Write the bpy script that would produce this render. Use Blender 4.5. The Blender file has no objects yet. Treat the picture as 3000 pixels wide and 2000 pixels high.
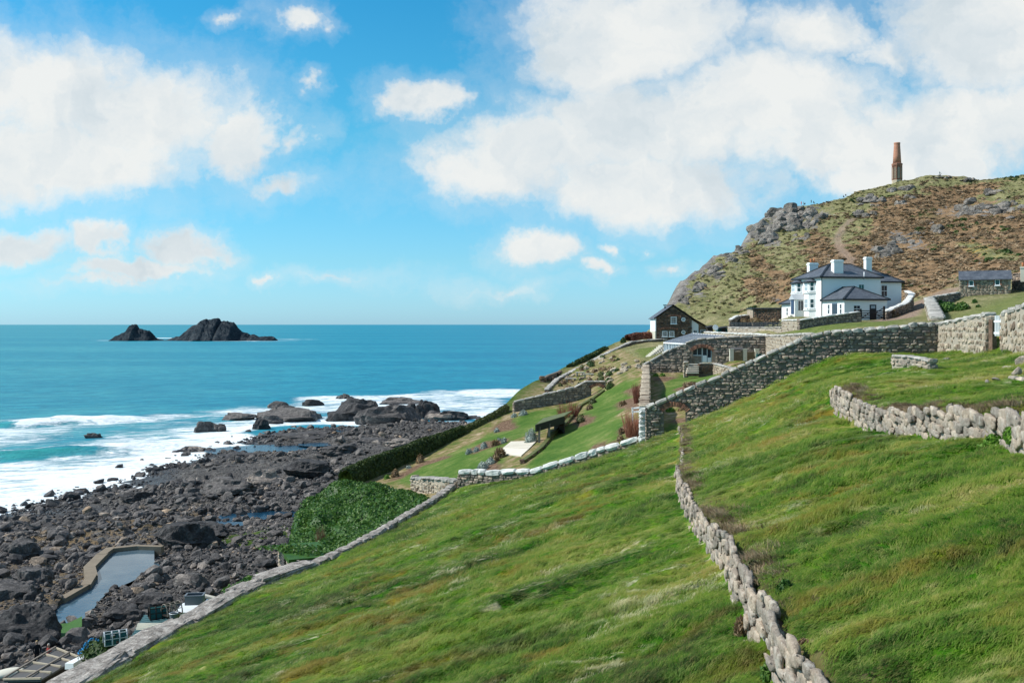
import bpy, bmesh, math, random, time
import numpy as np
from mathutils import Vector, Matrix, Euler
T0 = time.time()
SC = bpy.context.scene
COL = SC.collection
R = math.radians
rng = np.random.default_rng(7)
random.seed(7)

# ------------------------------------------------------------------ camera, sky, sun, exposure
F = 35 / 36 * 3000            # focal length in photograph pixels
EYE = 28.0                    # eye height above the sea, metres
cam = bpy.data.cameras.new('camera'); camo = bpy.data.objects.new('camera', cam); COL.objects.link(camo)
cam.lens = 35; cam.sensor_width = 36; cam.shift_y = -50 / 3000
cam.clip_start = 0.1; cam.clip_end = 120000
camo.location = (0, 0, EYE); camo.rotation_euler = (R(90), 0, 0)
SC.camera = camo
SC.view_settings.view_transform = 'Standard'; SC.view_settings.look = 'None'
SC.view_settings.exposure = 0.3; SC.view_settings.gamma = 1.0
SC.view_settings.use_curve_mapping = False
SUN_EL, SUN_AZ = 44.0, 2.0   # azimuth: degrees beyond due left
sun = bpy.data.lights.new('sun', 'SUN'); suno = bpy.data.objects.new('sun', sun); COL.objects.link(suno)
sun.energy = 4.5; sun.angle = R(0.53); sun.color = (1.0, 0.955, 0.88)
SD = Vector((-math.cos(R(SUN_EL)) * math.cos(R(SUN_AZ)), math.cos(R(SUN_EL)) * math.sin(R(SUN_AZ)), math.sin(R(SUN_EL))))
suno.rotation_euler = SD.to_track_quat('Z', 'Y').to_euler()
suno.location = SD * 200


class N:
    """small helper for node trees"""
    def __init__(s, tree):
        s.t = tree; s.t.nodes.clear()
    def new(s, typ, **kw):
        n = s.t.nodes.new(typ)
        for k, v in kw.items(): setattr(n, k, v)
        return n
    def link(s, a, b): s.t.links.new(a, b)
    def put(s, sock, v):
        if v is None: return
        if isinstance(v, bpy.types.NodeSocket): s.link(v, sock)
        elif isinstance(v, (tuple, list)):
            if len(v) == 3 and len(sock.default_value) == 4: v = (*v, 1)
            sock.default_value = v
        else:
            try: sock.default_value = v
            except TypeError: sock.default_value = (v,) * len(sock.default_value)
    def math(s, op, a, b=None, c=None, clamp=False):
        n = s.new('ShaderNodeMath', operation=op, use_clamp=clamp)
        s.put(n.inputs[0], a); s.put(n.inputs[1], b); s.put(n.inputs[2], c)
        return n.outputs[0]
    def vmath(s, op, a, b=None, out=0):
        n = s.new('ShaderNodeVectorMath', operation=op)
        s.put(n.inputs[0], a); s.put(n.inputs[1], b)
        return n.outputs[out]
    def mix(s, f, a, b, blend='MIX'):
        n = s.new('ShaderNodeMix', data_type='RGBA', blend_type=blend)
        s.put(n.inputs[0], f); s.put(n.inputs[6], a); s.put(n.inputs[7], b)
        return n.outputs[2]
    def ss(s, x, a, b):
        n = s.new('ShaderNodeMapRange', interpolation_type='SMOOTHSTEP')
        s.put(n.inputs[0], x); s.put(n.inputs[1], a); s.put(n.inputs[2], b)
        return n.outputs[0]
    def noise(s, vec, scale, detail=3, rough=0.55, dist=0.0, out=0):
        n = s.new('ShaderNodeTexNoise', noise_dimensions='3D')
        s.put(n.inputs['Vector'], vec); s.put(n.inputs['Scale'], scale); s.put(n.inputs['Detail'], detail)
        s.put(n.inputs['Roughness'], rough); s.put(n.inputs['Distortion'], dist)
        return n.outputs[out]
    def voro(s, vec, scale, feature='F1', out=0, rand=1.0):
        n = s.new('ShaderNodeTexVoronoi', feature=feature)
        s.put(n.inputs['Vector'], vec); s.put(n.inputs['Scale'], scale); s.put(n.inputs['Randomness'], rand)
        return n.outputs[out]
    def map(s, vec, scale=(1, 1, 1), rot=(0, 0, 0), loc=(0, 0, 0)):
        n = s.new('ShaderNodeMapping'); s.put(n.inputs[0], vec)
        n.inputs[1].default_value = loc; n.inputs[2].default_value = rot; n.inputs[3].default_value = scale
        return n.outputs[0]
    def ramp(s, f, stops, interp='LINEAR'):
        n = s.new('ShaderNodeValToRGB'); cr = n.color_ramp; cr.interpolation = interp
        while len(cr.elements) < len(stops): cr.elements.new(0.5)
        for e, (p, c) in zip(cr.elements, stops):
            e.position = p; e.color = (*c, 1) if len(c) == 3 else c
        s.put(n.inputs[0], f)
        return n.outputs[0]
    def attr(s, name, out=2):
        n = s.new('ShaderNodeAttribute', attribute_name=name); return n.outputs[out]
    def pos(s): return s.new('ShaderNodeNewGeometry').outputs['Position']
    def xyz(s, v):
        n = s.new('ShaderNodeSeparateXYZ'); s.put(n.inputs[0], v); return n.outputs
    def comb(s, x, y, z):
        n = s.new('ShaderNodeCombineXYZ')
        for i, v in enumerate((x, y, z)): s.put(n.inputs[i], v)
        return n.outputs[0]
    def bump(s, h, strength=0.5, dist=0.1):
        n = s.new('ShaderNodeBump'); s.put(n.inputs['Height'], h)
        n.inputs['Strength'].default_value = strength; n.inputs['Distance'].default_value = dist
        return n.outputs[0]
    def rnd(s):
        """a random number per object plus the one stored per face"""
        o = s.new('ShaderNodeObjectInfo').outputs['Random']
        return s.math('FRACT', s.math('ADD', o, s.attr('rnd')))


MATS = {}
def material(name, fn):
    m = bpy.data.materials.new(name); m.use_nodes = True
    n = N(m.node_tree)
    out = n.new('ShaderNodeOutputMaterial')
    kw = fn(n) or {}
    if 'shader' in kw:
        n.link(kw['shader'], out.inputs[0])
    else:
        p = n.new('ShaderNodeBsdfPrincipled')
        p.inputs['Roughness'].default_value = 0.85
        p.inputs['Specular IOR Level'].default_value = 0.25
        for k, v in kw.items(): n.put(p.inputs[k], v)
        n.link(p.outputs[0], out.inputs[0])
    MATS[name] = m
    return m

# ------------------------------------------------------------------ the sky: Nishita with a layer of broken cumulus
world = bpy.data.worlds.new('World'); SC.world = world; world.use_nodes = True
w = N(world.node_tree)
wout = w.new('ShaderNodeOutputWorld'); bg = w.new('ShaderNodeBackground')
sky = w.new('ShaderNodeTexSky', sky_type='NISHITA')
sky.sun_disc = False; sky.sun_elevation = R(SUN_EL); sky.sun_rotation = R(270 + SUN_AZ)
sky.altitude = 0; sky.air_density = 1.0; sky.dust_density = 0.3; sky.ozone_density = 2.0
BGS = 0.1
bg.inputs['Strength'].default_value = BGS
d = w.new('ShaderNodeTexCoord').outputs['Generated']
dx, dy, dz = w.xyz(d)
ys = w.math('MAXIMUM', dy, 0.06)
u = w.math('DIVIDE', dx, ys); v = w.math('DIVIDE', dz, ys)
uv = w.comb(u, v, 0.0)
wob = w.noise(uv, 5.0, 6, 0.62, 0.0, 1)
wob = w.vmath('SUBTRACT', wob, (0.5, 0.5, 0.5))
wob2 = w.vmath('SUBTRACT', w.noise(uv, 20.0, 6, 0.68, 0.0, 1), (0.5, 0.5, 0.5))
uvd = w.vmath('ADD', uv, w.vmath('MULTIPLY', wob, (0.16, 0.10, 0)))
uvd = w.vmath('ADD', uvd, w.vmath('MULTIPLY', wob2, (0.045, 0.036, 0)))
CLOUDS = [  # centre and half-size of each cloud heap, in 2352-pixel-wide picture units about the horizon
    (100, 230, 330, 160), (330, 270, 280, 140), (120, 370, 480, 120), (560, 325, 130, 95),
    (655, 55, 95, 58, .85), (515, 65, 90, 40, .45),
    (1500, 300, 420, 150), (1230, 350, 300, 95), (1760, 240, 420, 165), (2200, 290, 420, 140),
    (1440, 60, 290, 150), (1390, 150, 230, 120), (1500, 425, 380, 105), (2290, 70, 290, 230), (1990, 340, 520, 120), (1150, 390, 260, 90), (2100, 420, 380, 70),
    (955, 240, 120, 62), (1220, 565, 135, 56), (1352, 612, 75, 32, .75), (1410, 565, 60, 34, .55), (700, 330, 120, 80, .5), (1520, 612, 90, 30, .45), (800, 630, 260, 40, .38), (1150, 655, 260, 36, .36), (250, 650, 300, 40, .5),
    (60, 555, 140, 55), (245, 555, 85, 58), (430, 575, 110, 58), (330, 625, 170, 30), (630, 635, 70, 26, .6),
    (670, 412, 190, 50, .6), (690, 215, 70, 50, .45), (1850, 70, 300, 120, .8), (2050, 110, 200, 90, .6)]
cm = None
for (cx, cy, rx, ry, *wt) in CLOUDS:
    cu, cv, ru, rv = (cx - 1176) / 2287, (745 - cy) / 2287, rx / 2287, ry / 2287
    e = w.vmath('MULTIPLY', w.vmath('SUBTRACT', uvd, (cu, cv, 0)), (1 / ru, 1 / rv, 0))
    e = w.math('SUBTRACT', wt[0] if wt else 1.0, w.vmath('LENGTH', e, None, 1))
    cm = e if cm is None else w.new('ShaderNodeMath', operation='SMOOTH_MAX').outputs[0] if False else w.math('MAXIMUM', cm, e)
# the same kind of cloud goes on all round, outside the part of the sky in view
zs = w.math('MAXIMUM', dz, 0.05)
pl = w.comb(w.math('DIVIDE', dx, zs), w.math('DIVIDE', dy, zs), 3.0)
gen = w.math('MULTIPLY', w.math('SUBTRACT', w.noise(pl, 0.8, 6, 0.6), 0.5), 3.0)
gen = w.math('SUBTRACT', gen, w.math('MULTIPLY', w.ss(dz, 0.12, 0.0), 2.0))
far_u = w.ss(w.math('ABSOLUTE', u), 0.56, 0.75)
far_v = w.ss(v, 0.36, 0.5)
away = w.math('MAXIMUM', w.math('MAXIMUM', far_u, far_v), w.ss(dy, 0.3, 0.15))
cm = w.math('ADD', w.math('MULTIPLY', cm, w.math('SUBTRACT', 1.0, away)), w.math('MULTIPLY', gen, away))
fine = w.noise(uvd, 16.0, 7, 0.62)
finer = w.noise(uv, 60.0, 5, 0.6)
edge = w.math('ADD', w.math('MULTIPLY', w.math('SUBTRACT', fine, 0.5), 0.95), w.math('MULTIPLY', w.math('SUBTRACT', finer, 0.5), 0.22))
body = w.math('ADD', w.math('MULTIPLY', cm, 1.35), w.math('MULTIPLY', edge, 1.0))
dens = w.ss(body, -0.14, 0.78)
veil = w.math('MULTIPLY', w.ss(w.math('ADD', cm, w.math('MULTIPLY', edge, 1.5)), -0.6, 0.3), 0.24)
dens = w.math('MAXIMUM', w.math('MULTIPLY', dens, 0.97), veil)
# relief: the puffs turned to the sun (up and left) are brighter
off = w.vmath('ADD', uvd, (-0.016, 0.022, 0))
rel = w.math('SUBTRACT', w.noise(uvd, 9.0, 5, 0.55), w.noise(off, 9.0, 5, 0.55))
lit = w.math('ADD', 0.72, w.math('MULTIPLY', rel, 1.7), clamp=True)
low = w.math('MULTIPLY', w.ss(w.noise(uvd, 5.0, 3, 0.5), 0.42, 0.62), 0.30)
lit = w.math('SUBTRACT', lit, w.math('MULTIPLY', low, w.ss(cm, 0.1, 0.6)), clamp=True)
ccol = w.ramp(lit, [(0.0, (4.6, 5.35, 5.8)), (0.45, (6.0, 6.45, 6.65)), (0.8, (7.15, 7.25, 7.1))])
ratio = w.ramp(v, [(0.0, (0.52, 0.96, 1.62)), (0.063, (0.50, 0.97, 1.28)), (0.19, (0.33, 1.08, 1.20)), (0.34, (0.19, 1.02, 1.24))])
tint = w.mix(1.0, sky.outputs[0], ratio, 'MULTIPLY')
fin = w.mix(dens, tint, ccol)
w.link(fin, bg.inputs['Color']); w.link(bg.outputs[0], wout.inputs[0])
# ------------------------------------------------------------------ numeric helpers
def _h2(ix, iy, iz, seed):
    h = (ix.astype(np.int64) * 374761393 + iy.astype(np.int64) * 668265263 + iz.astype(np.int64) * 2147483647 + seed * 974634777) & 0xffffffff
    h = ((h ^ (h >> 13)) * 1274126177) & 0xffffffff
    h = ((h ^ (h >> 16)) * 2246822519) & 0xffffffff
    return ((h ^ (h >> 15)) & 0xffff) / 32767.5 - 1.0
def vn(x, y, z=None, seed=0):
    x = np.asarray(x, float); y = np.asarray(y, float)
    z = np.zeros_like(x) if z is None else np.asarray(z, float)
    ix, iy, iz = np.floor(x), np.floor(y), np.floor(z)
    fx, fy, fz = x - ix, y - iy, z - iz
    fx, fy, fz = (t * t * (3 - 2 * t) for t in (fx, fy, fz))
    def c(a, b, e): return _h2(ix + a, iy + b, iz + e, seed)
    def pl(e):
        a = c(0, 0, e) * (1 - fx) + c(1, 0, e) * fx
        b = c(0, 1, e) * (1 - fx) + c(1, 1, e) * fx
        return a * (1 - fy) + b * fy
    if not np.any(fz): return pl(0)
    return pl(0) * (1 - fz) + pl(1) * fz
def fbm(x, y, z=None, o=4, seed=0, gain=0.5, ridged=False):
    s = 0.0; a = 1.0; t = 0.0; f = 1.0
    for k in range(o):
        n = vn(np.asarray(x) * f + 17.3 * k, np.asarray(y) * f - 9.1 * k, None if z is None else np.asarray(z) * f + 4.7 * k, seed + k)
        if ridged: n = 1 - 2 * np.abs(n)
        s = s + a * n; t += a; a *= gain; f *= 2.03
    return s / t
def sst(x, a, b):
    t = np.clip((np.asarray(x, float) - a) / (b - a), 0, 1); return t * t * (3 - 2 * t)
def P(px, py, Y):
    """photograph direction and true distance -> place"""
    return ((px - 1500) * Y / F, Y, EYE - (py - 950) * Y / F)
def polyline(X, Y, pts, ext=True):
    """signed distance to a polyline (positive on its right-hand side), position along it and beyond its end"""
    X = np.asarray(X, float); Y = np.asarray(Y, float)
    best = np.full(X.shape, 1e18); sd = np.zeros(X.shape); al = np.zeros(X.shape); over = np.zeros(X.shape)
    acc = 0.0
    n = len(pts) - 1
    for i in range(n):
        ax, ay = pts[i][:2]; bx, by = pts[i + 1][:2]
        dx, dy = bx - ax, by - ay; L = math.hypot(dx, dy)
        t = ((X - ax) * dx + (Y - ay) * dy) / (L * L)
        tc = np.clip(t, 0, 1)
        qx = X - (ax + tc * dx); qy = Y - (ay + tc * dy)
        d2 = qx * qx + qy * qy
        cr = (X - ax) * dy - (Y - ay) * dx
        m = d2 < best
        best = np.where(m, d2, best)
        sd = np.where(m, np.sqrt(d2) * np.where(cr >= 0, 1, -1), sd)
        al = np.where(m, acc + tc * L, al)
        if i == n - 1: over = np.where(m, np.maximum(0, t - 1) * L, over)
        else: over = np.where(m, 0, over)
        acc += L
    return sd, al, over
def inside(X, Y, poly):
    X = np.asarray(X, float); Y = np.asarray(Y, float); r = np.zeros(X.shape, bool)
    n = len(poly)
    for i in range(n):
        x1, y1 = poly[i][:2]; x2, y2 = poly[(i + 1) % n][:2]
        if y1 == y2: continue
        c = ((y1 > Y) != (y2 > Y)) & (X < (x2 - x1) * (Y - y1) / (y2 - y1) + x1)
        r ^= c
    return r

# ------------------------------------------------------------------ lie of the land
def plane(X, Y): return 24.57 + 0.34 * X - 0.11 * Y
def on_plane(px, py, up=0.0):
    k, v = (px - 1500) / F, (py - 950) / F
    Y = (EYE - 24.57 - up) / (v + .34 * k - .11)
    return (k * Y, Y)
FIELD_WALL = [(-21, 5), (-18, 18), (-16.6, 27), (-14.9, 35), (-13.8, 40), (-12.9, 43.8), (-12.1, 47.7), (-9.9, 51.8), (-8.1, 58), (-6.3, 66), (-4.5, 74.5)]
_w1 = [(2297, 1986), (2283, 1910), (2226, 1872), (2211, 1790), (2178, 1766), (2161, 1704), (2135, 1666), (2097, 1628), (2061, 1585), (2039, 1537), (2020, 1503), (2001, 1460), (1991, 1393), (1994, 1346), (1996, 1279)]
WALL1 = [(2.45, 4.0), (2.6, 7.5)] + [on_plane(*p) for p in _w1]
WALL1 = [p for i, p in enumerate(WALL1) if i < 2 or WALL1[i][1] > WALL1[i - 1][1] + 0.15]
WALL1 = [(x, y) for x, y in WALL1 if y < 60] + [(11.0, 65.3)]
WALL2 = [(6.0, 9.0), (7.7, 14.3), (8.35, 16.7), (8.9, 20.5), (9.6, 25.5), (10.2, 29.5), (10.75, 32.6), (11.2, 34.6)]
def step1(Y): return 0.14 + 0.26 * (1 - sst(Y, 22, 52))
def step2(al): return (0.50 + 0.30 * sst(al, 8, 24)) * (1 - .55 * sst(al, 23.0, 26.0))
def steps(X, Y):
    s1, a1, o1 = polyline(X, Y, WALL1)
    s2, a2, o2 = polyline(X, Y, WALL2)
    f1 = sst(s1, -0.14, 0.06) * sst(Y, 70, 64)
    w2 = 0.17 + o2 * 1.8
    f2 = sst((s2 + .14) / w2, 0.0, 1.0) * sst(Y, 62, 44)
    return step1(Y) * f1 + step2(a2) * f2
CTRL = []
def cp(px, py, Y): CTRL.append(P(px, py, Y))
for X_, Y_ in ((2, 2), (-6, 4), (6, 4), (0, 8), (3, 10), (-5, 12), (8, 10), (1, 16), (-8, 18), (3.2, 14), (-3, 22), (4, 22), (-10, 26), (8, 20), (5, 30), (-2, 32), (-8, 36), (9, 28), (3, 40), (7, 42), (-4, 44), (9, 36), (2, 52), (6, 56), (-3, 56), (10, 46), (-12, 20), (-16, 10), (9, 62), (4, 64), (0, 66), (-14, 2), (9, 4)):
    CTRL.append((X_, Y_, float(plane(X_, Y_))))
for X_, Y_ in FIELD_WALL: CTRL.append((X_, Y_, 15.45 if Y_ > 20 else 15.8 + (20 - Y_) * .06))
for a in ((1915, 1300, 67.5), (1750, 1345, 69), (1550, 1395, 71.5), (1350, 1425, 74.3), (1985, 1272, 66), (2200, 1168, 64.2), (2320, 1110, 63.5), (2455, 1052, 63)): cp(*a)
# terrace above the second wall (steps taken off, they are added back)
for px, py, Y_ in ((2760, 1037, 62), (2640, 1045, 60), (2850, 1040, 54), (3000, 1035, 46), (2600, 1090, 44), (2750, 1110, 38), (2900, 1110, 34), (3000, 1100, 30), (2990, 1180, 19), (2700, 1165, 28), (2500, 1120, 36.5), (3300, 1080, 30)):
    x, y, z = P(px, py, Y_); CTRL.append((x, y, z - float(steps(np.array([x]), np.array([y]))[0])))
# garden
for a in ((1700, 1300, 80), (1500, 1380, 78), (1300, 1400, 84), (1200, 1395, 92), (1040, 1420, 92), (1250, 1332, 104), (1400, 1262, 111), (1510, 1205, 116), (1730, 1160, 118), (1800, 1150, 110), (1870, 1082, 116), (1600, 1250, 98), (1560, 1320, 84), (1780, 1210, 96), (1640, 1285, 88), (1870, 1180, 88), (1850, 1235, 76),
          (1500, 1290, 93), (1380, 1330, 92), (1975, 1270, 68.5), (1985, 1212, 80), (2000, 1130, 95), (2080, 1100, 105), (1910, 1092, 117.5), (2100, 1090, 113), (2150, 1058, 113.5), (2230, 1050, 114), (2250, 1035, 95), (2180, 1075, 92), (2330, 1000, 88), (2500, 985, 78),
          (1750, 1120, 126), (1850, 1060, 132), (1850, 1022, 152), (1660, 1122, 138), (1640, 1110, 141), (1850, 1015, 162), (1940, 1002, 166), (1540, 1140, 126), (1590, 1108, 138), (1650, 1083, 146), (1700, 1058, 156), (1800, 1012, 166), (1860, 988, 173), (1905, 983, 176),
          (2000, 986, 170), (2100, 984, 160), (2180, 985, 140), (2300, 980, 128), (2250, 985, 118), (2400, 962, 110), (2550, 948, 112), (2650, 940, 108), (2650, 928, 124), (2700, 903, 140), (2640, 945, 84), (2500, 962, 92), (2740, 945, 90), (2290, 934, 138), (2330, 934, 131), (2480, 938, 126.5), (2560, 938, 126.5), (2420, 936, 134), (2650, 915, 136), (2380, 930, 150),
          (2810, 872, 125), (2965, 858, 125), (2900, 905, 105), (2990, 885, 95), (2900, 928, 74), (2990, 915, 62), (2820, 925, 100), (3100, 880, 80), (3150, 900, 55),
          (1989, 905, 218), (2040, 818, 258), (2120, 754, 303), (2204, 715, 338), (2227, 664, 353), (2265, 631, 368), (2307, 613, 382), (2377, 606, 392), (2461, 583, 400), (2555, 557, 406), (2616, 540, 410), (2695, 527, 412), (2756, 521, 412), (2835, 528, 410), (2873, 540, 405), (2952, 530, 396), (3000, 523, 390), (3200, 505, 380),
          (2200, 905, 190), (2250, 852, 190), (2150, 922, 178), (2060, 925, 186), (2100, 850, 230), (2180, 780, 275), (2400, 765, 245), (2300, 755, 275), (2500, 705, 282), (2650, 790, 195), (2700, 705, 262), (2850, 655, 285), (2900, 755, 182), (3000, 765, 165), (2950, 805, 142), (2600, 625, 342), (2450, 655, 342), (2340, 690, 335), (2800, 585, 355), (2950, 605, 322), (2780, 830, 150), (2500, 850, 168), (2400, 850, 172), (2700, 850, 160), (3200, 700, 200)): cp(*a)
for a in ((150, 470, 74), (200, 460, 74), (105, 440, 66), (260, 440, 70), (250, 330, 70), (150, 520, 60), (250, 540, 55), (330, 420, 60), (340, 250, 60)): CTRL.append(a)
CT = np.array(CTRL)
def _wq(X, Y): return np.stack([np.arctan2(X, np.maximum(Y, 0.5) + 3) * 1.6, np.log(np.hypot(X, np.maximum(Y, 0.5)) + 3)], -1)
_q = _wq(CT[:, 0], CT[:, 1])
def _k(d2): return 0.5 * d2 * np.log(d2 + 1e-12)
_A = _k(((_q[:, None] - _q[None]) ** 2).sum(-1)) + np.eye(len(_q)) * 2e-4
_Pm = np.c_[np.ones(len(_q)), _q]
_M = np.block([[_A, _Pm], [_Pm.T, np.zeros((3, 3))]])
_sol = np.linalg.solve(_M, np.r_[CT[:, 2] - plane(CT[:, 0], CT[:, 1]), np.zeros(3)])
def land0(X, Y):
    X = np.atleast_1d(np.asarray(X, float)); Y = np.atleast_1d(np.asarray(Y, float))
    sh = X.shape; X = X.ravel(); Y = Y.ravel(); out = np.empty(len(X))
    for i in range(0, len(X), 40000):
        s = slice(i, i + 40000)
        q = _wq(X[s], Y[s])
        d2 = (q * q).sum(-1)[:, None] + (_q * _q).sum(-1)[None] - 2 * q @ _q.T
        out[s] = _k(np.maximum(d2, 0)) @ _sol[:-3] + np.c_[np.ones(len(q)), q] @ _sol[-3:] + plane(X[s], Y[s])
    return out.reshape(sh)
# the coast: edge of the land, the land on its right-hand side
COAST = [(-22.0, -5), (-21.6, 5), (-18.7, 18), (-17.3, 27), (-15.7, 35), (-14.6, 40), (-13.8, 43.8), (-13.0, 47.7), (-11.0, 51.8), (-9.3, 58), (-7.6, 66), (-6.4, 73.5), (-9.3, 77.5), (-12.6, 84), (-15.3, 88.5), (-15.4, 94), (-9.6, 105), (-4.6, 112), (-0.6, 117.5), (1.4, 125), (3.8, 136), (7.2, 146), (10.4, 157), (16.6, 167), (20.8, 174), (24.6, 180), (30, 200), (36.4, 222), (45.8, 261), (62.5, 305), (79.6, 340), (86.8, 356), (94.4, 370), (103, 386), (118, 400), (150, 418), (190, 432), (240, 436), (340, 420)]
# waterline, the shore on its right-hand side
SHORE = [(-150, 95), (-100, 118), (-80, 131), (-70, 143), (-70, 160), (-67, 178), (-65, 200), (-63, 226), (-60, 250), (-54, 262), (-40, 268), (-26, 278), (-16, 284), (-9, 270), (-3, 255), (5, 250), (16, 236), (22, 222), (30, 232), (44, 268), (60, 315), (80, 352), (100, 395), (150, 430), (260, 446), (400, 430)]
POOL = [(318, 1611), (400, 1603), (452, 1601), (452, 1640), (475, 1660), (430, 1680), (380, 1705), (320, 1730), (290, 1760), (262, 1800), (235, 1815), (150, 1835), (143, 1812), (190, 1755), (268, 1714), (287, 1684), (277, 1655)]
POOLZ = 3.6
def seaP(px, py, z=0.0):
    Y = (EYE - z) * F / (py - 950); return ((px - 1500) * Y / F, Y)
POOL_XY = [seaP(a, b, POOLZ) for a, b in POOL]
PONDS = [  # tide pools left among the rocks: centre pixel, half-size in metres, level
    (835, 1318, 12, 7, 0.6), (800, 1510, 5.0, 3.4, 2.2), (930, 1300, 3, 3, .9), (1080, 1308, 3.5, 4, 1.2), (1120, 1304, 4, 3, 1.3), (690, 1535, 1.6, 1.1, 2.6), (1000, 1270, 5, 7, .3), (620, 1530, 2.2, 1.0, 2.2), (420, 1560, 2, 1, 2.4)]
PONDS = [(*seaP(a, b, lv), rx, ry, lv) for a, b, rx, ry, lv in PONDS]
def beach(X, Y):
    X = np.asarray(X, float); Y = np.asarray(Y, float)
    sd, _, _ = polyline(X, Y, SHORE)
    z = np.where(sd > 0, 4.6 * (1 - np.exp(-np.maximum(sd, 0) / 45)), np.maximum(sd * 0.05, -3))
    z = z + (fbm(X / 14, Y / 14, o=5, seed=3, gain=.55) * 1.5 + fbm(X / 30, Y / 9, o=4, seed=9, ridged=True) * .9) * sst(sd, -14, 22)
    z = z + fbm(X / 2.6, Y / 2.2, o=3, seed=31, ridged=True) * .30 * sst(sd, -8, 12)
    for (a, b, rx, ry, lv) in PONDS:
        q = np.hypot((X - a) / rx, (Y - b) / ry) + fbm(X / 3, Y / 3, o=3, seed=12) * .35
        z = np.where(q < 1.35, np.minimum(z, lv - .35 + 1.6 * np.maximum(0, q - .8)), z)
    pd = inside(X, Y, POOL_XY)
    z = np.where(pd, POOLZ - 1.2, z)
    return z
RIDGES = [(1055, 1440, 0)]
def relief(X, Y):
    """tussocks and hollows of the turf"""
    r = np.hypot(X, Y)
    field = sst(Y, 75, 55)
    a = fbm(X / 3.1 + .2 * Y, Y / 1.7, o=3, seed=41) * .20 + fbm(X / .95, Y / .6, o=3, seed=43, ridged=True) * .13
    hill = sst(Y, 150, 200)
    b = fbm(X / 7.0, Y / 7.0, o=4, seed=51) * 1.3 + fbm(X / 2.6, Y / 3.0, o=3, seed=55, ridged=True) * .62
    return a * field + b * hill
def land(X, Y, rel=True):
    z = land0(X, Y) + steps(X, Y)
    return z + relief(X, Y) if rel else z
def H(X, Y, rel=True, parts=False):
    X = np.atleast_1d(np.asarray(X, float)); Y = np.atleast_1d(np.asarray(Y, float))
    sd, al, _ = polyline(X, Y, COAST)
    wdt = 1.6 + 9 * sst(Y, 108, 125) + 8 * sst(Y, 190, 230) + fbm(X / 5, Y / 5, o=3, seed=66) * 1.0
    f = sst(-sd / np.maximum(wdt, .6), 0, 1)
    bz = np.minimum(beach(X, Y), 9)
    lz = land(X, Y, rel)
    z = lz * (1 - f) + bz * f
    if parts: return z, sd, f
    return z
def G(px, py, rel=False, ymin=4.0):
    """where the line of sight through a photograph pixel meets the ground"""
    Y = np.geomspace(ymin, 600, 2600)
    X = (px - 1500) * Y / F; zr = EYE - (py - 950) * Y / F
    h = H(X, Y, rel)
    i = np.argmax(zr <= h)
    if zr[i] > h[i]: i = len(Y) - 1
    return float(X[i]), float(Y[i]), float(h[i])
def gz(x, y, rel=False): return float(H([x], [y], rel)[0])

# ------------------------------------------------------------------ object helpers
ORG = {}
def link(o, parent=None):
    COL.objects.link(o)
    if parent is not None: o.parent = parent
    return o
def tag(o, label=None, cat=None, group=None, kind=None):
    if label: o['label'] = label
    if cat: o['category'] = cat
    if group: o['group'] = group
    if kind: o['kind'] = kind
    return o
def thing(name, label, cat, loc, group=None):
    o = bpy.data.objects.new(name, None); o.empty_display_size = .2
    link(o); o.location = loc; ORG[o.name] = Vector(loc)
    return tag(o, label, cat, group, 'thing')
def org(o):
    return ORG.get(o.name, Vector((0, 0, 0))) if o is not None else Vector((0, 0, 0))
def np_mesh(name, V, Fc, mat=None, smooth=False, attrs=None):
    """mesh from an (n,3) array and an (m,k) array of faces"""
    V = np.asarray(V, np.float32); Fc = np.asarray(Fc, np.int32)
    me = bpy.data.meshes.new(name)
    me.vertices.add(len(V)); me.vertices.foreach_set('co', V.ravel())
    k = Fc.shape[1]
    me.loops.add(Fc.size); me.loops.foreach_set('vertex_index', Fc.ravel())
    me.polygons.add(len(Fc)); me.polygons.foreach_set('loop_start', np.arange(0, Fc.size, k, dtype=np.int32))
    try: me.polygons.foreach_set('loop_total', np.full(len(Fc), k, np.int32))
    except Exception: pass
    me.polygons.foreach_set('use_smooth', np.full(len(Fc), bool(smooth)))
    for an, (dom, val) in (attrs or {}).items():
        a = me.attributes.new(an, 'FLOAT', dom); a.data.foreach_set('value', np.asarray(val, np.float32))
    me.update(); me.validate()
    if mat: me.materials.append(mat if not isinstance(mat, str) else MATS[mat])
    return me
def obj(name, me, parent=None, loc=(0, 0, 0)):
    o = bpy.data.objects.new(name, me); link(o, parent); o.location = loc
    if parent is not None: ORG[o.name] = org(parent)
    return o


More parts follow.
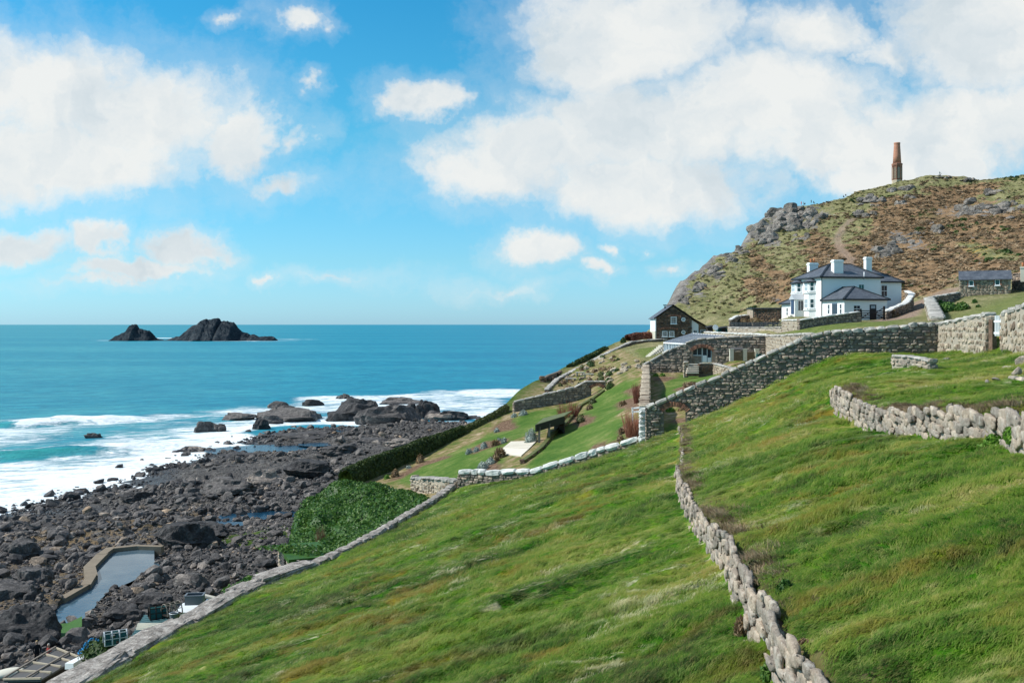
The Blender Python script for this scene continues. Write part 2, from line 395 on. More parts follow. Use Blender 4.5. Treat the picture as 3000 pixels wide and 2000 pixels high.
class MB:
    """collects boxes, bars, tubes and polygons in world coordinates; build() links them as one mesh object"""
    def __init__(s): s.v = []; s.f = []; s.sm = []
    def add(s, vs, fs, smooth=False):
        b = len(s.v); s.v += [tuple(p) for p in vs]; s.f += [tuple(i + b for i in f) for f in fs]; s.sm += [smooth] * len(fs)
    def frame(s, o, u, w, t, lo, hi):
        """box lo..hi in the frame o + a*u + b*w + c*t"""
        o, u, w, t = map(Vector, (o, u, w, t))
        vs = [o + u * a + w * b + t * c for c in (lo[2], hi[2]) for b in (lo[1], hi[1]) for a in (lo[0], hi[0])]
        s.add(vs, [(0, 2, 3, 1), (4, 5, 7, 6), (0, 1, 5, 4), (2, 6, 7, 3), (0, 4, 6, 2), (1, 3, 7, 5)])
    def box(s, c, d, rz=0.0):
        cr, sr = math.cos(rz), math.sin(rz)
        s.frame(c, (cr, sr, 0), (-sr, cr, 0), (0, 0, 1), (-d[0] / 2, -d[1] / 2, -d[2] / 2), (d[0] / 2, d[1] / 2, d[2] / 2))
    def bar(s, a, b, wd, ht=None):
        a, b = Vector(a), Vector(b); ht = wd if ht is None else ht
        t = (b - a); L = t.length; t.normalize()
        up = Vector((0, 0, 1)) if abs(t.z) < .95 else Vector((0, 1, 0))
        n = t.cross(up).normalized(); m = n.cross(t)
        s.frame(a, t, n, m, (0, -wd / 2, -ht / 2), (L, wd / 2, ht / 2))
    def tube(s, pts, r, k=6, cap=True):
        pts = [Vector(p) for p in pts]; n = len(pts); rs = r if isinstance(r, (list, tuple)) else [r] * n
        vs = []
        for i, p in enumerate(pts):
            t = (pts[min(i + 1, n - 1)] - pts[max(i - 1, 0)]).normalized()
            up = Vector((0, 0, 1)) if abs(t.z) < .9 else Vector((0, 1, 0))
            a = t.cross(up).normalized(); b = a.cross(t)
            for j in range(k):
                q = 2 * math.pi * j / k; vs.append(p + (a * math.cos(q) + b * math.sin(q)) * rs[i])
        fs = [(i * k + j, i * k + (j + 1) % k, (i + 1) * k + (j + 1) % k, (i + 1) * k + j) for i in range(n - 1) for j in range(k)]
        if cap: fs += [tuple(range(k))[::-1], tuple(range((n - 1) * k, n * k))]
        s.add(vs, fs, k > 5)
    def poly(s, pts, depth=None):
        """a flat polygon, or a slab when depth (a vector) is given"""
        pts = [Vector(p) for p in pts]; n = len(pts)
        if depth is None: s.add(pts, [tuple(range(n))]); return
        dv = Vector(depth)
        s.add(pts + [p + dv for p in pts], [tuple(range(n))[::-1], tuple(range(n, 2 * n))] + [(i, (i + 1) % n, n + (i + 1) % n, n + i) for i in range(n)])
    def build(s, name, mat, parent=None, smooth=None):
        o0 = org(parent)
        me = bpy.data.meshes.new(name)
        me.from_pydata([(a - o0.x, b - o0.y, c - o0.z) for a, b, c in s.v], [], s.f)
        me.polygons.foreach_set('use_smooth', s.sm if smooth is None else [smooth] * len(s.f))
        bm = bmesh.new(); bm.from_mesh(me); bmesh.ops.recalc_face_normals(bm, faces=bm.faces); bm.to_mesh(me); bm.free()
        me.materials.append(MATS[mat] if isinstance(mat, str) else mat)
        return obj(name, me, parent)
# ------------------------------------------------------------------ ground materials
def turf_colour(n, p):
    """wind-combed rough pasture: greens, straw and rust in drifts lying across the slope"""
    q = n.map(p, (0.55, 1.0, 0.6), (0, 0, R(-12)))
    warp = n.vmath('ADD', q, n.vmath('MULTIPLY', n.noise(q, 0.5, 3, .5, 0, 1), (1.6, 1.6, 0)))
    a = n.noise(warp, 0.33, 5, .62)
    b = n.noise(warp, 0.85, 5, .65)
    px_, py_, pz_ = n.xyz(p); dry_side = n.ss(n.math('SUBTRACT', px_, n.math('MULTIPLY', py_, .11)), .8, 5.0)
    c = n.noise(n.map(p, (.8, 1.3, 1)), 3.2, 4, .7)
    tone = n.math('ADD', n.math('ADD', n.math('MULTIPLY', a, .6), n.math('MULTIPLY', c, .4)), n.math('MULTIPLY', dry_side, .026))
    tone = n.math('ADD', n.math('MULTIPLY', n.math('SUBTRACT', tone, .51), 1.3), .505)
    col = n.ramp(tone,
                 [(.385, (.007, .036, .004)), (.46, (.026, .108, .004)), (.53, (.074, .166, .010)), (.60, (.145, .202, .026)), (.67, (.24, .235, .06))])
    rust = n.math('MULTIPLY', n.ss(b, .49, .64), n.ss(n.noise(p, .13, 3, .5), .43, .56))
    col = n.mix(n.math('MULTIPLY', rust, .6), col, (.235, .130, .022))
    straw = n.math('MULTIPLY', n.ss(n.noise(warp, 1.1, 5, .7), .53, .66), n.ss(c, .42, .60))
    col = n.mix(n.math('MULTIPLY', straw, .42), col, (.46, .40, .22))
    lq = n.map(p, (.16, .85, .3), (0, 0, R(-9))); lq = n.vmath('ADD', lq, n.vmath('MULTIPLY', n.noise(p, .5, 4, .6, 0, 1), (.3, .5, 0)))
    ln = n.math('ABSOLUTE', n.math('SUBTRACT', n.noise(lq, 1.0, 2, .5), .5))
    streak = n.math('MULTIPLY', n.ss(ln, .022, .006), n.ss(n.noise(p, .22, 3, .6), .50, .58))
    streak = n.math('MULTIPLY', streak, n.ss(n.noise(p, 2.4, 3, .7), .38, .52))
    col = n.mix(n.math('MULTIPLY', streak, .62), col, (.55, .50, .36))
    return col
def m_turf(n):
    p = n.pos()
    col = turf_colour(n, p)
    soil = n.attr('soil'); col = n.mix(soil, col, (.13, .085, .06))
    fine = n.noise(n.map(p, (1, 1.6, 1)), 14, 4, .75)
    col = n.mix(n.math('MULTIPLY', n.ss(fine, .3, .75), .45), col, n.mix(1.0, col, (1.7, 1.6, 1.6), 'MULTIPLY'))
    h = n.math('ADD', n.noise(p, 5, 5, .7), n.math('MULTIPLY', fine, .5))
    return {'Base Color': col, 'Roughness': .95, 'Specular IOR Level': .05, 'Normal': n.bump(h, .9, .12)}
material('turf', m_turf)
def m_blade(n):
    p = n.pos()
    col = turf_colour(n, p)
    k = n.attr('dry')
    col = n.mix(n.math('MULTIPLY', k, .45), col, (.30, .25, .09))
    tb = n.new('ShaderNodeBsdfTranslucent'); n.put(tb.inputs[0], n.mix(1.0, col, (1.3, 1.35, .9), 'MULTIPLY'))
    df = n.new('ShaderNodeBsdfPrincipled'); n.put(df.inputs['Base Color'], n.mix(1.0, col, (1.15, 1.15, 1.1), 'MULTIPLY')); df.inputs['Roughness'].default_value = .6; df.inputs['Specular IOR Level'].default_value = .12
    mx = n.new('ShaderNodeMixShader'); mx.inputs[0].default_value = .3
    n.link(df.outputs[0], mx.inputs[1]); n.link(tb.outputs[0], mx.inputs[2])
    return {'shader': mx.outputs[0]}
material('grass_blade', m_blade)
def m_garden(n):
    p = n.pos()
    q = n.map(p, (1, .8, 1), (0, 0, R(25)))
    a = n.noise(q, .35, 4, .6); b = n.noise(q, 3.0, 4, .7)
    lawn = n.ramp(n.math('ADD', n.math('MULTIPLY', a, .6), n.math('MULTIPLY', b, .4)), [(.36, (.042, .098, .018)), (.5, (.080, .138, .028)), (.64, (.165, .19, .062))])
    stripe = n.math('SINE', n.math('MULTIPLY', n.xyz(n.map(p, (1, 1, 1), (0, 0, R(52))))[0], 3.1))
    lawn = n.mix(n.math('MULTIPLY', n.ss(stripe, -.3, .3), .14), lawn, n.mix(1.0, lawn, (1.5, 1.4, 1.3), 'MULTIPLY'))
    rough = n.ramp(n.noise(p, .9, 5, .7), [(.32, (.05, .10, .02)), (.45, (.15, .15, .05)), (.55, (.24, .18, .10)), (.68, (.42, .33, .22))])
    soil = n.ramp(n.noise(p, 4.5, 4, .75), [(.35, (.07, .042, .028)), (.52, (.15, .095, .062)), (.68, (.30, .21, .15))])
    col = n.mix(n.attr('lawn'), rough, lawn)
    col = n.mix(n.attr('soil'), col, soil)
    col = n.mix(n.attr('cliff'), col, n.ramp(n.noise(p, 1.3, 5, .7), [(.35, (.018, .045, .008)), (.52, (.055, .095, .018)), (.66, (.13, .12, .05))]))
    h = n.noise(p, 6, 5, .7)
    return {'Base Color': col, 'Roughness': .95, 'Specular IOR Level': .05, 'Normal': n.bump(h, .7, .12)}
material('garden', m_garden)
def rock_colour(n, p, dark, mid, light, sc=1.0):
    a = n.noise(p, .8 * sc, 6, .7, .4); b = n.noise(p, 4.5 * sc, 5, .75)
    f = n.math('ADD', n.math('MULTIPLY', a, .55), n.math('MULTIPLY', b, .45))
    return n.ramp(f, [(.34, dark), (.5, mid), (.64, light)]), f
def m_hill(n):
    p = n.pos()
    q = n.map(p, (1, .75, 1.2), (0, 0, R(20)))
    a = n.noise(q, .035, 5, .62); b = n.noise(q, .22, 5, .7); c = n.noise(p, 1.1, 4, .75)
    br = n.ramp(n.math('ADD', n.math('MULTIPLY', b, .55), n.math('MULTIPLY', c, .45)), [(.34, (.075, .050, .028)), (.45, (.19, .12, .065)), (.55, (.30, .19, .105)), (.68, (.42, .30, .18))])
    gr = n.ramp(n.math('ADD', n.math('MULTIPLY', b, .5), n.math('MULTIPLY', c, .5)), [(.35, (.10, .11, .040)), (.48, (.20, .195, .085)), (.58, (.30, .265, .14)), (.68, (.38, .32, .20))])
    brm = n.ss(n.math('ADD', n.attr('bracken'), n.math('MULTIPLY', n.math('SUBTRACT', b, .5), 2.6)), .36, .66)
    col = n.mix(brm, gr, br)
    gorse = n.math('MULTIPLY', n.ss(n.noise(q, .10, 5, .68), .58, .66), n.ss(c, .40, .55))
    col = n.mix(n.math('MULTIPLY', gorse, .4), col, (.060, .10, .028))
    col = n.mix(n.math('MULTIPLY', n.math('MULTIPLY', n.attr('gold'), n.ss(b, .5, .62)), n.ss(c, .42, .6)), col, (.42, .27, .02))
    col = n.mix(n.attr('lawn'), col, n.ramp(n.noise(p, .8, 4, .7), [(.35, (.075, .13, .022)), (.6, (.19, .21, .065))]))
    col = n.mix(n.attr('path'), col, n.ramp(n.noise(p, 1.6, 4, .7), [(.35, (.20, .14, .10)), (.6, (.34, .25, .19))]))
    rk, f = rock_colour(n, p, (.06, .053, .048), (.20, .18, .165), (.40, .37, .335), .35)
    rm = n.ss(n.math('ADD', n.attr('rock'), n.math('MULTIPLY', n.math('SUBTRACT', n.noise(p, .3, 5, .7), .5), 3.2)), .46, .60)
    col = n.mix(rm, col, rk)
    h = n.math('ADD', n.noise(p, .9, 5, .7), n.math('MULTIPLY', b, .6))
    return {'Base Color': col, 'Roughness': .95, 'Specular IOR Level': .08, 'Normal': n.bump(h, .9, .9)}
material('heath', m_hill)
def m_shore(n):
    p = n.pos()
    z = n.xyz(p)[2]
    col, f = rock_colour(n, p, (.027, .025, .025), (.095, .087, .082), (.23, .212, .195), .9)
    ochre = n.math('MULTIPLY', n.attr('ochre'), n.ss(n.noise(p, .7, 4, .7), .40, .58))
    col = n.mix(n.math('MULTIPLY', ochre, .85), col, (.24, .165, .085))
    wet = n.ss(z, 1.4, .1)
    col = n.mix(wet, col, n.mix(1.0, col, (.5, .5, .52), 'MULTIPLY'))
    cr = n.voro(p, 1.4, 'DISTANCE_TO_EDGE')
    h = n.math('ADD', n.noise(p, 1.6, 7, .75), n.math('MULTIPLY', n.ss(cr, 0, .15), .25))
    return {'Base Color': col, 'Roughness': n.mix(wet, (.9, .9, .9), (.35, .35, .35)), 'Normal': n.bump(h, 1.0, .5)}
material('shore_rock', m_shore)
def m_boulder(n):
    p = n.pos(); r = n.rnd()
    col, f = rock_colour(n, p, (.027, .025, .025), (.097, .090, .086), (.24, .222, .205), 1.3)
    tone = n.ramp(r, [(0, (.5, .5, .53)), (.5, (.95, .93, .94)), (.85, (1.35, 1.28, 1.25)), (.96, (2.3, 2.1, 1.9)), (1, (2.6, 2.0, 1.4))])
    col = n.mix(1.0, col, tone, 'MULTIPLY')
    wet = n.ss(n.xyz(p)[2], 1.2, .1)
    col = n.mix(wet, col, n.mix(1.0, col, (.45, .45, .48), 'MULTIPLY'))
    return {'Base Color': col, 'Roughness': n.mix(wet, (.85, .85, .85), (.3, .3, .3)), 'Normal': n.bump(n.noise(p, 3.5, 6, .75), .8, .15)}
material('boulder', m_boulder)
def m_dark_rock(n):
    p = n.pos(); col, f = rock_colour(n, p, (.014, .014, .016), (.048, .045, .046), (.14, .13, .125), 1.0)
    return {'Base Color': col, 'Roughness': .8, 'Normal': n.bump(n.noise(p, 2.5, 7, .75), 1.0, .25)}
material('dark_rock', m_dark_rock)
def m_sea(n):
    p = n.pos()
    foam = n.attr('foam'); deep = n.attr('deep')
    q = n.map(p, (1, 1, 1), (0, 0, R(-24)))
    st = n.map(q, (.055, .20, 1))
    big = n.noise(st, 1.0, 3, .5)
    rng_ = n.vmath('LENGTH', p, None, 1)
    w1 = n.noise(n.map(q, (.16, .42, 1)), 1.0, 6, .62)
    w2 = n.noise(n.map(q, (.9, 1.9, 1)), 1.0, 5, .65)
    h = n.math('ADD', n.math('MULTIPLY', w1, 1.5), n.math('MULTIPLY', w2, .55))
    base = n.mix(deep, (.040, .275, .335), (.004, .215, .325))
    base = n.mix(n.ss(big, .4, .62), base, n.mix(1.0, base, (.60, .78, .86), 'MULTIPLY'))
    far = n.mix(n.ss(n.noise(n.map(p, (.0006, .006, 1)), 1.0, 4, .6), .42, .6), (.8, .95, 1.0), (1.35, 1.12, 1.08))
    base = n.mix(1.0, base, far, 'MULTIPLY')
    base = n.mix(n.ss(n.attr('turq'), 0, 1), base, (.03, .30, .30))
    # broken white water
    fp = n.map(q, (.10, .34, .3)); fw = n.vmath('ADD', fp, n.vmath('MULTIPLY', n.noise(fp, 1.2, 4, .6, 0, 1), (.9, .9, 0)))
    f1 = n.noise(fw, 1.0, 6, .66); f2 = n.voro(n.map(fw, (3, 3, 3)), 1.0, 'SMOOTH_F1')
    f3 = n.noise(fw, 6.5, 5, .7)
    pat = n.math('ADD', n.math('ADD', n.math('MULTIPLY', f1, 1.0), n.math('MULTIPLY', f3, .55)), n.math('MULTIPLY', f2, .2)); pat = n.math('SUBTRACT', pat, .17)
    fm = n.ss(n.math('ADD', pat, n.math('MULTIPLY', n.math('SUBTRACT', foam, .5), 1.05)), .58, .92)
    fm = n.math('MULTIPLY', fm, n.ss(foam, .02, .18))
    caps = n.math('MULTIPLY', n.ss(n.noise(n.map(q, (.11, .5, 1)), 1.0, 5, .7), .735, .765), n.ss(foam, .1, 0))
    fm = n.math('MAXIMUM', fm, n.math('MULTIPLY', caps, .8))
    col = n.mix(fm, base, n.mix(n.ss(f3, .35, .65), (.66, .74, .77), (.88, .89, .89)))
    bs = n.bump(n.math('ADD', h, n.math('MULTIPLY', fm, .5)), .85, .55)
    rip = n.ramp(n.math('ADD', n.math('MULTIPLY', w1, .55), n.math('MULTIPLY', w2, .45)), [(.36, (.62, .68, .72)), (.52, (1, 1, 1)), (.66, (1.35, 1.25, 1.2))])  # light and dark sides of the ripples painted into the water colour
    col = n.mix(n.math('SUBTRACT', 1.0, fm), col, n.mix(1.0, col, rip, 'MULTIPLY'))
    df = n.new('ShaderNodeBsdfDiffuse'); n.put(df.inputs['Color'], col); n.put(df.inputs['Normal'], bs)
    gl = n.new('ShaderNodeBsdfGlossy'); gl.inputs['Roughness'].default_value = .28; n.put(gl.inputs['Normal'], bs)
    fr = n.new('ShaderNodeFresnel'); fr.inputs['IOR'].default_value = 1.33; n.put(fr.inputs['Normal'], bs)
    fac = n.math('MULTIPLY', n.math('MINIMUM', fr.outputs[0], .16), n.math('SUBTRACT', 1.0, fm))
    mx = n.new('ShaderNodeMixShader'); n.put(mx.inputs[0], fac); n.link(df.outputs[0], mx.inputs[1]); n.link(gl.outputs[0], mx.inputs[2])
    return {'shader': mx.outputs[0]}
material('sea_water', m_sea)
def m_pool(n):
    p = n.pos()
    a = n.noise(p, .25, 4, .6)
    col = n.ramp(a, [(.35, (.035, .075, .11)), (.65, (.09, .13, .155))])
    return {'Base Color': col, 'Roughness': .06, 'IOR': 1.33, 'Specular IOR Level': .5, 'Normal': n.bump(n.noise(n.map(p, (2, 1, 1)), 2.2, 4, .6), .12, .05)}
material('pool_water', m_pool)
def m_pond(n):
    p = n.pos()
    return {'Base Color': (.008, .04, .075), 'Roughness': .12, 'IOR': 1.33, 'Specular IOR Level': .5, 'Normal': n.bump(n.noise(n.map(p, (1, 1.6, 1)), 1.4, 5, .65), .5, .12)}
material('tide_water', m_pond)

# ------------------------------------------------------------------ the ground, in sheets fanning out from the near field
NA, NR = 400, 640
th = np.radians(np.linspace(-41, 41, NA)); rr = np.geomspace(2.6, 560, NR)
TT, RR = np.meshgrid(th, rr, indexing='ij')
GX = RR * np.sin(TT); GY = RR * np.cos(TT) - 1.0
GZ, GSD, GF = H(GX, GY, True, True)
LOWWALL_LINE = [(-4.3, 74.4), (0.1, 72), (4.4, 70), (9.6, 67.3), (11.2, 66), (20.5, 63.6), (26.8, 62.3), (60, 58)]
fs_, _, _ = polyline(GX, GY, LOWWALL_LINE)     # positive: the field side
def plan(pxs, ymin=4.0): return [G(a, b, False, ymin)[:2] for a, b in pxs]
HEAD_LINE = [(21, 174), (24, 164), (33, 150), (34, 128), (30, 112), (20, 118), (14.5, 119.5)]
gard = (fs_ <= 0) & (GX < 40)
px_ = 1500 + GX / np.maximum(GY, 1) * F
headm = (fs_ <= 0) & ((GY > 182) | ((GX > 17) & (GY > 119)) | (GX > 30))
region = np.where(fs_ > 0, 0, np.where(headm, 2, 1))
region = np.where((GSD < -1) & (GY < 76) & (fs_ > 0), 0, region)
def soft(poly, w=.35):
    """1 inside the plan polygon, 0 outside"""
    sd, _, _ = polyline(GX, GY, poly + [poly[0]])
    ins = inside(GX, GY, poly)
    nz = fbm(GX * 1.3, GY * 1.3, o=2, seed=77) * .35
    return sst(np.where(ins, np.abs(sd), -np.abs(sd)) + nz, -w, w)
LAWN_PX = [
    [(1160, 1410), (1215, 1374), (1300, 1337), (1370, 1304), (1430, 1272), (1470, 1252), (1500, 1228), (1560, 1205), (1650, 1190), (1690, 1180), (1700, 1200), (1680, 1215), (1590, 1260), (1500, 1290), (1470, 1312), (1485, 1338), (1465, 1370), (1470, 1410), (1340, 1412), (1230, 1425)],
    [(1470, 1412), (1560, 1345), (1620, 1275), (1700, 1215), (1730, 1180), (1760, 1150), (1800, 1130), (1868, 1108), (1875, 1130), (1850, 1150), (1860, 1165), (1830, 1200), (1810, 1215), (1880, 1260), (1890, 1290), (1700, 1345), (1560, 1385)],
    [(1840, 1012), (1900, 1008), (1945, 1006), (1945, 1020), (1905, 1045), (1880, 1045), (1862, 1025)],
    [(1925, 1172), (1950, 1120), (2000, 1095), (2090, 1092), (2100, 1100), (2060, 1130), (2000, 1150), (1960, 1175)],
    [(1945, 1262), (2010, 1262), (2010, 1238), (1965, 1240)]]
LAWNS = [plan(p, 60) for p in LAWN_PX]
BED_PX = [
    [(1130, 1410), (1160, 1394), (1230, 1356), (1310, 1333), (1325, 1338), (1240, 1364), (1180, 1400)],
    [(1370, 1318), (1420, 1292), (1490, 1285), (1485, 1296), (1440, 1312), (1385, 1330)],
    [(1440, 1255), (1470, 1235), (1500, 1228), (1520, 1250), (1500, 1260), (1450, 1268)],
    [(1670, 1238), (1680, 1222), (1720, 1214), (1748, 1222), (1735, 1238), (1700, 1250)],
    [(1730, 1312), (1740, 1302), (1800, 1295), (1820, 1295), (1800, 1312), (1735, 1320)],
    [(1802, 1188), (1808, 1178), (1850, 1165), (1885, 1160), (1885, 1205), (1850, 1205), (1812, 1200)],
    [(1820, 1150), (1850, 1135), (1885, 1128), (1885, 1160), (1855, 1158)],
    [(1805, 1262), (1815, 1255), (1880, 1225), (1885, 1290), (1840, 1292)],
    [(1402, 1370), (1440, 1345), (1468, 1360), (1465, 1378), (1430, 1400), (1400, 1385)],
    [(1912, 1105), (1960, 1103), (1985, 1105), (1960, 1115), (1915, 1118)],
    [(1975, 1140), (2010, 1128), (2080, 1112), (2075, 1125), (2010, 1146), (1980, 1148)],
    [(1955, 1238), (1985, 1225), (2012, 1222), (2012, 1236), (1970, 1240)]]
BEDS = [plan(p, 60) for p in BED_PX]
A = {k: np.zeros(GX.shape) for k in ('lawn', 'soil', 'cliff', 'bracken', 'path', 'rock', 'gold')}
gm = (GY > 60) & (GY < 200)
for p_ in LAWNS: A['lawn'] = np.maximum(A['lawn'], soft(p_))
for p_ in BEDS: A['soil'] = np.maximum(A['soil'], soft(p_, .3))
A['cliff'] = sst(-GSD, -2.5, 1.0)
GPY = 950 - (GZ - EYE) / np.maximum(GY, 1) * F
def patch(px, py, rx, ry, rot=0.0):
    """an oval stretch of the hillside seen about one pixel"""
    x, y, _ = G(px, py, False, 100)
    s = y / F
    c, sn = math.cos(rot), math.sin(rot)
    q1 = (px_ - px) * c - (GPY - py) * sn; q2 = (px_ - px) * sn + (GPY - py) * c
    e = np.hypot(q1 / rx, q2 / ry)
    return sst(e, 1.25, .6) * (np.abs(GY - y) < 130)
hill = (GY > 140)
for a in ((2560, 700, 230, 110, .15), (2750, 640, 330, 70, -.05), (2900, 700, 250, 90, 0), (2330, 800, 160, 50, -.35), (2250, 850, 90, 30, -.4), (2850, 760, 230, 45, -.1), (2720, 790, 90, 80, 0), (2600, 830, 130, 50, 0), (2780, 560, 180, 40, .2), (2480, 790, 130, 40, 0)):
    A['bracken'] = np.maximum(A['bracken'], patch(*a))
for a in ((2480, 640, 90, 90, .6), (2300, 760, 130, 40, -.6), (2830, 530, 170, 14, .1), (2620, 550, 120, 20, -.2), (2150, 920, 120, 30, -.4), (2900, 740, 130, 18, -.25)):
    A['bracken'] *= 1 - .85 * patch(*a)
for a in ((2300, 640, 75, 45, -.2), (2345, 640, 75, 28, -.35), (2250, 700, 60, 26, -.5), (2140, 755, 50, 14, -.5), (2085, 800, 45, 16, -.5), (2040, 850, 40, 20, -.6), (2000, 895, 30, 20, -.6), (2400, 615, 60, 10, -.3), (2660, 708, 80, 26, -.3), (2590, 735, 40, 20, -.2), (2540, 595, 40, 14, 0), (2790, 620, 60, 20, 0), (2900, 610, 90, 30, .2), (2640, 690, 40, 16, -.3)):
    A['rock'] = np.maximum(A['rock'], patch(*a) * .42)
A['rock'] = np.maximum(A['rock'], sst(-GSD, -5, 1) * sst(GY, 205, 235)); A['cliff'] *= sst(GY, 225, 200)
for a in ((2900, 725, 90, 22, -.1), (2620, 745, 50, 10, -.2), (2880, 745, 60, 12, 0)): A['gold'] = np.maximum(A['gold'], patch(*a))
TRACK = plan([(2480, 790), (2495, 760), (2462, 735), (2450, 700), (2470, 670), (2500, 640)], 150)
sdp, _, _ = polyline(GX, GY, TRACK); A['path'] = np.maximum(A['path'], sst(np.abs(sdp), 1.8, .8) * (GY > 190) * .8)
LANE = plan([(2620, 936), (2660, 908), (2720, 880), (2760, 862)], 80)
sdp, _, _ = polyline(GX, GY, LANE); A['path'] = np.maximum(A['path'], sst(np.abs(sdp), 3.4, 2.0) * (GY > 100) * (GY < 180))
A['lawn'] = np.where(region == 2, np.maximum(A['lawn'] * (GY < 150), soft(plan([(2300, 982), (2345, 962), (2480, 944), (2600, 940), (2620, 925), (2660, 945), (2600, 955), (2450, 968)], 70), 1.5)), A['lawn'])
A['lawn'] = np.where(region == 2, np.maximum(A['lawn'], soft(plan([(2750, 950), (2780, 925), (2900, 890), (3020, 850), (3040, 900), (2900, 935)], 68), 3) * .8), A['lawn'])
w1s, w1a, _ = polyline(GX, GY, WALL1); w2s, w2a, w2o = polyline(GX, GY, WALL2)
FS = np.maximum(sst(np.abs(w1s - .25), .45, .15) * (GY < 60) * .7, sst(np.abs(w2s - .3), .6, .2) * (w2o < .5) * .8)
A['soil'] = np.where(region == 0, FS * (.4 + .6 * (vn(GX * 2, GY * 2, seed=5) > -.2)), A['soil'])
idx = np.arange(NA * NR).reshape(NA, NR)
quads = np.stack([idx[:-1, :-1], idx[1:, :-1], idx[1:, 1:], idx[:-1, 1:]], -1).reshape(-1, 4)
VV = np.stack([GX, GY, GZ], -1).reshape(-1, 3)
rq = region[:-1, :-1].reshape(-1)
drop = (GSD < -(np.where(GY < 112, 3.2, 26)))[:-1, :-1].reshape(-1)
def sub(name, sel, mat, keys):
    qs = quads[sel]; used, inv = np.unique(qs, return_inverse=True)
    me = np_mesh(name, VV[used], inv.reshape(-1, 4), mat, True, {k: ('POINT', A[k].reshape(-1)[used]) for k in keys})
    o = obj(name, me); return tag(o, kind='structure')
sub('pasture_ground', (rq == 0) & ~drop, 'turf', ['soil'])
sub('garden_ground', (rq == 1) & ~drop, 'garden', ['lawn', 'soil', 'cliff'])
sub('headland_hill', (rq == 2) & ~drop, 'heath', ['lawn', 'bracken', 'path', 'rock', 'gold'])

# ------------------------------------------------------------------ the rocky shore
NA2, NR2 = 400, 430
th = np.radians(np.linspace(-46, 22, NA2)); rr = np.geomspace(36, 470, NR2)
TT, RR = np.meshgrid(th, rr, indexing='ij')
BX, BY = RR * np.sin(TT), RR * np.cos(TT)
BZ = beach(BX, BY)
cs, _, _ = polyline(BX, BY, COAST)
keep = (cs < 10)
idx = np.arange(NA2 * NR2).reshape(NA2, NR2)
quads = np.stack([idx[:-1, :-1], idx[1:, :-1], idx[1:, 1:], idx[:-1, 1:]], -1).reshape(-1, 4)
och = np.zeros(BX.shape)
def bpat(px, py, rx, ry):
    x, y = seaP(px, py, 3.0); return sst(np.hypot((BX - x) / rx, (BY - y) / ry) + fbm(BX / 4, BY / 4, o=3, seed=8) * .5, 1.3, .4)
for a in ((270, 1570, 13, 16), (200, 1700, 6, 12), (420, 1500, 9, 8), (100, 1820, 6, 10)): och = np.maximum(och, bpat(*a))
och_grid = och
kq = keep[:-1, :-1].reshape(-1) & (BZ[:-1, :-1].reshape(-1) > -2.5)
qs = quads[kq]; used, inv = np.unique(qs, return_inverse=True)
tag(obj('rocky_shore', np_mesh('rocky_shore', np.stack([BX, BY, BZ], -1).reshape(-1, 3)[used], inv.reshape(-1, 4), 'shore_rock', False, {'ochre': ('POINT', och.reshape(-1)[used])})), kind='structure')

# ------------------------------------------------------------------ the sea
SURF = [(-330, 250), (-152, 292), (-131, 306), (-108, 322), (-92, 378), (-68, 398), (-31, 440), (0, 420), (30, 330), (60, 345), (90, 400), (140, 440)]
SWELL_A = [(-175, 196), (-118, 205), (-102, 209), (-88, 216), (-74, 222), (-62, 228)]
SWELL_B = [(-165, 262), (-142, 270), (-134, 272), (-118, 285), (-100, 300)]
def grid_polar(a0, a1, r0, r1, na, nr):
    th = np.radians(np.linspace(a0, a1, na)); rr = np.geomspace(r0, r1, nr)
    T_, R_ = np.meshgrid(th, rr, indexing='ij')
    return R_ * np.sin(T_), R_ * np.cos(T_)
SX, SY = grid_polar(-55, 55, 70, 2600, 330, 330)
def ridge(X, Y, ln, h, wn, wf):
    sd, al, ov = polyline(X, Y, ln)
    L = sum(math.dist(ln[i], ln[i + 1]) for i in range(len(ln) - 1))
    e = sst(al, 0, 10) * sst(al, L, L - 25) * (ov < .1)
    nz = fbm(al / 9, X * 0, o=3, seed=21)
    sd = sd + nz * 2.0
    return h * (1 + .3 * nz) * e * np.where(sd > 0, np.exp(-(sd / wn) ** 2), np.exp(-(sd / wf) ** 2)), sd, e
ha, sda, ea = ridge(SX, SY, SWELL_A, 2.0, 2.6, 9)
hb, sdb, eb = ridge(SX, SY, SWELL_B, 2.1, 2.4, 9)
rS = np.hypot(SX, SY)
SZ = ha + hb + fbm(SX / 14 + SY / 60, SY / 6, o=4, seed=15) * .34 * sst(rS, 1400, 250) + fbm(SX / 40, SY / 16, o=2, seed=16) * .25
s_out, _, _ = polyline(SX, SY, SURF)
s_in, _, _ = polyline(SX, SY, SHORE)
und = fbm(SX / 30, SY / 30, o=4, seed=70)
foam = sst(s_out + und * 16, 0, 20) * .60
foam += .20 * sst(s_in, -32, -2) + .12 * fbm(SX / 22, SY / 10, o=3, seed=71)
foam = np.clip(foam, 0, 1) * sst(s_out, -6, 4)
# the backwash between breakers stays open water
al_in = -s_in
calm = sst(np.abs(al_in - 46 - und * 12), 13, 3) * sst(SX, -40, -66) * sst(SX, -190, -120)
foam = foam * (1 - .3 * calm)
calm2 = sst(np.abs(s_out - 4 - und * 6), 7, 2) * 0
for (a, b, rx, ry) in ((-12, 282, 26, 16), (15, 300, 22, 40), (-52, 262, 16, 16), (-48, 236, 14, 12), (20, 250, 26, 30)):
    foam *= 1 - .92 * sst(np.hypot((SX - a) / rx, (SY - b) / ry) + und * .3, 1.25, .7)
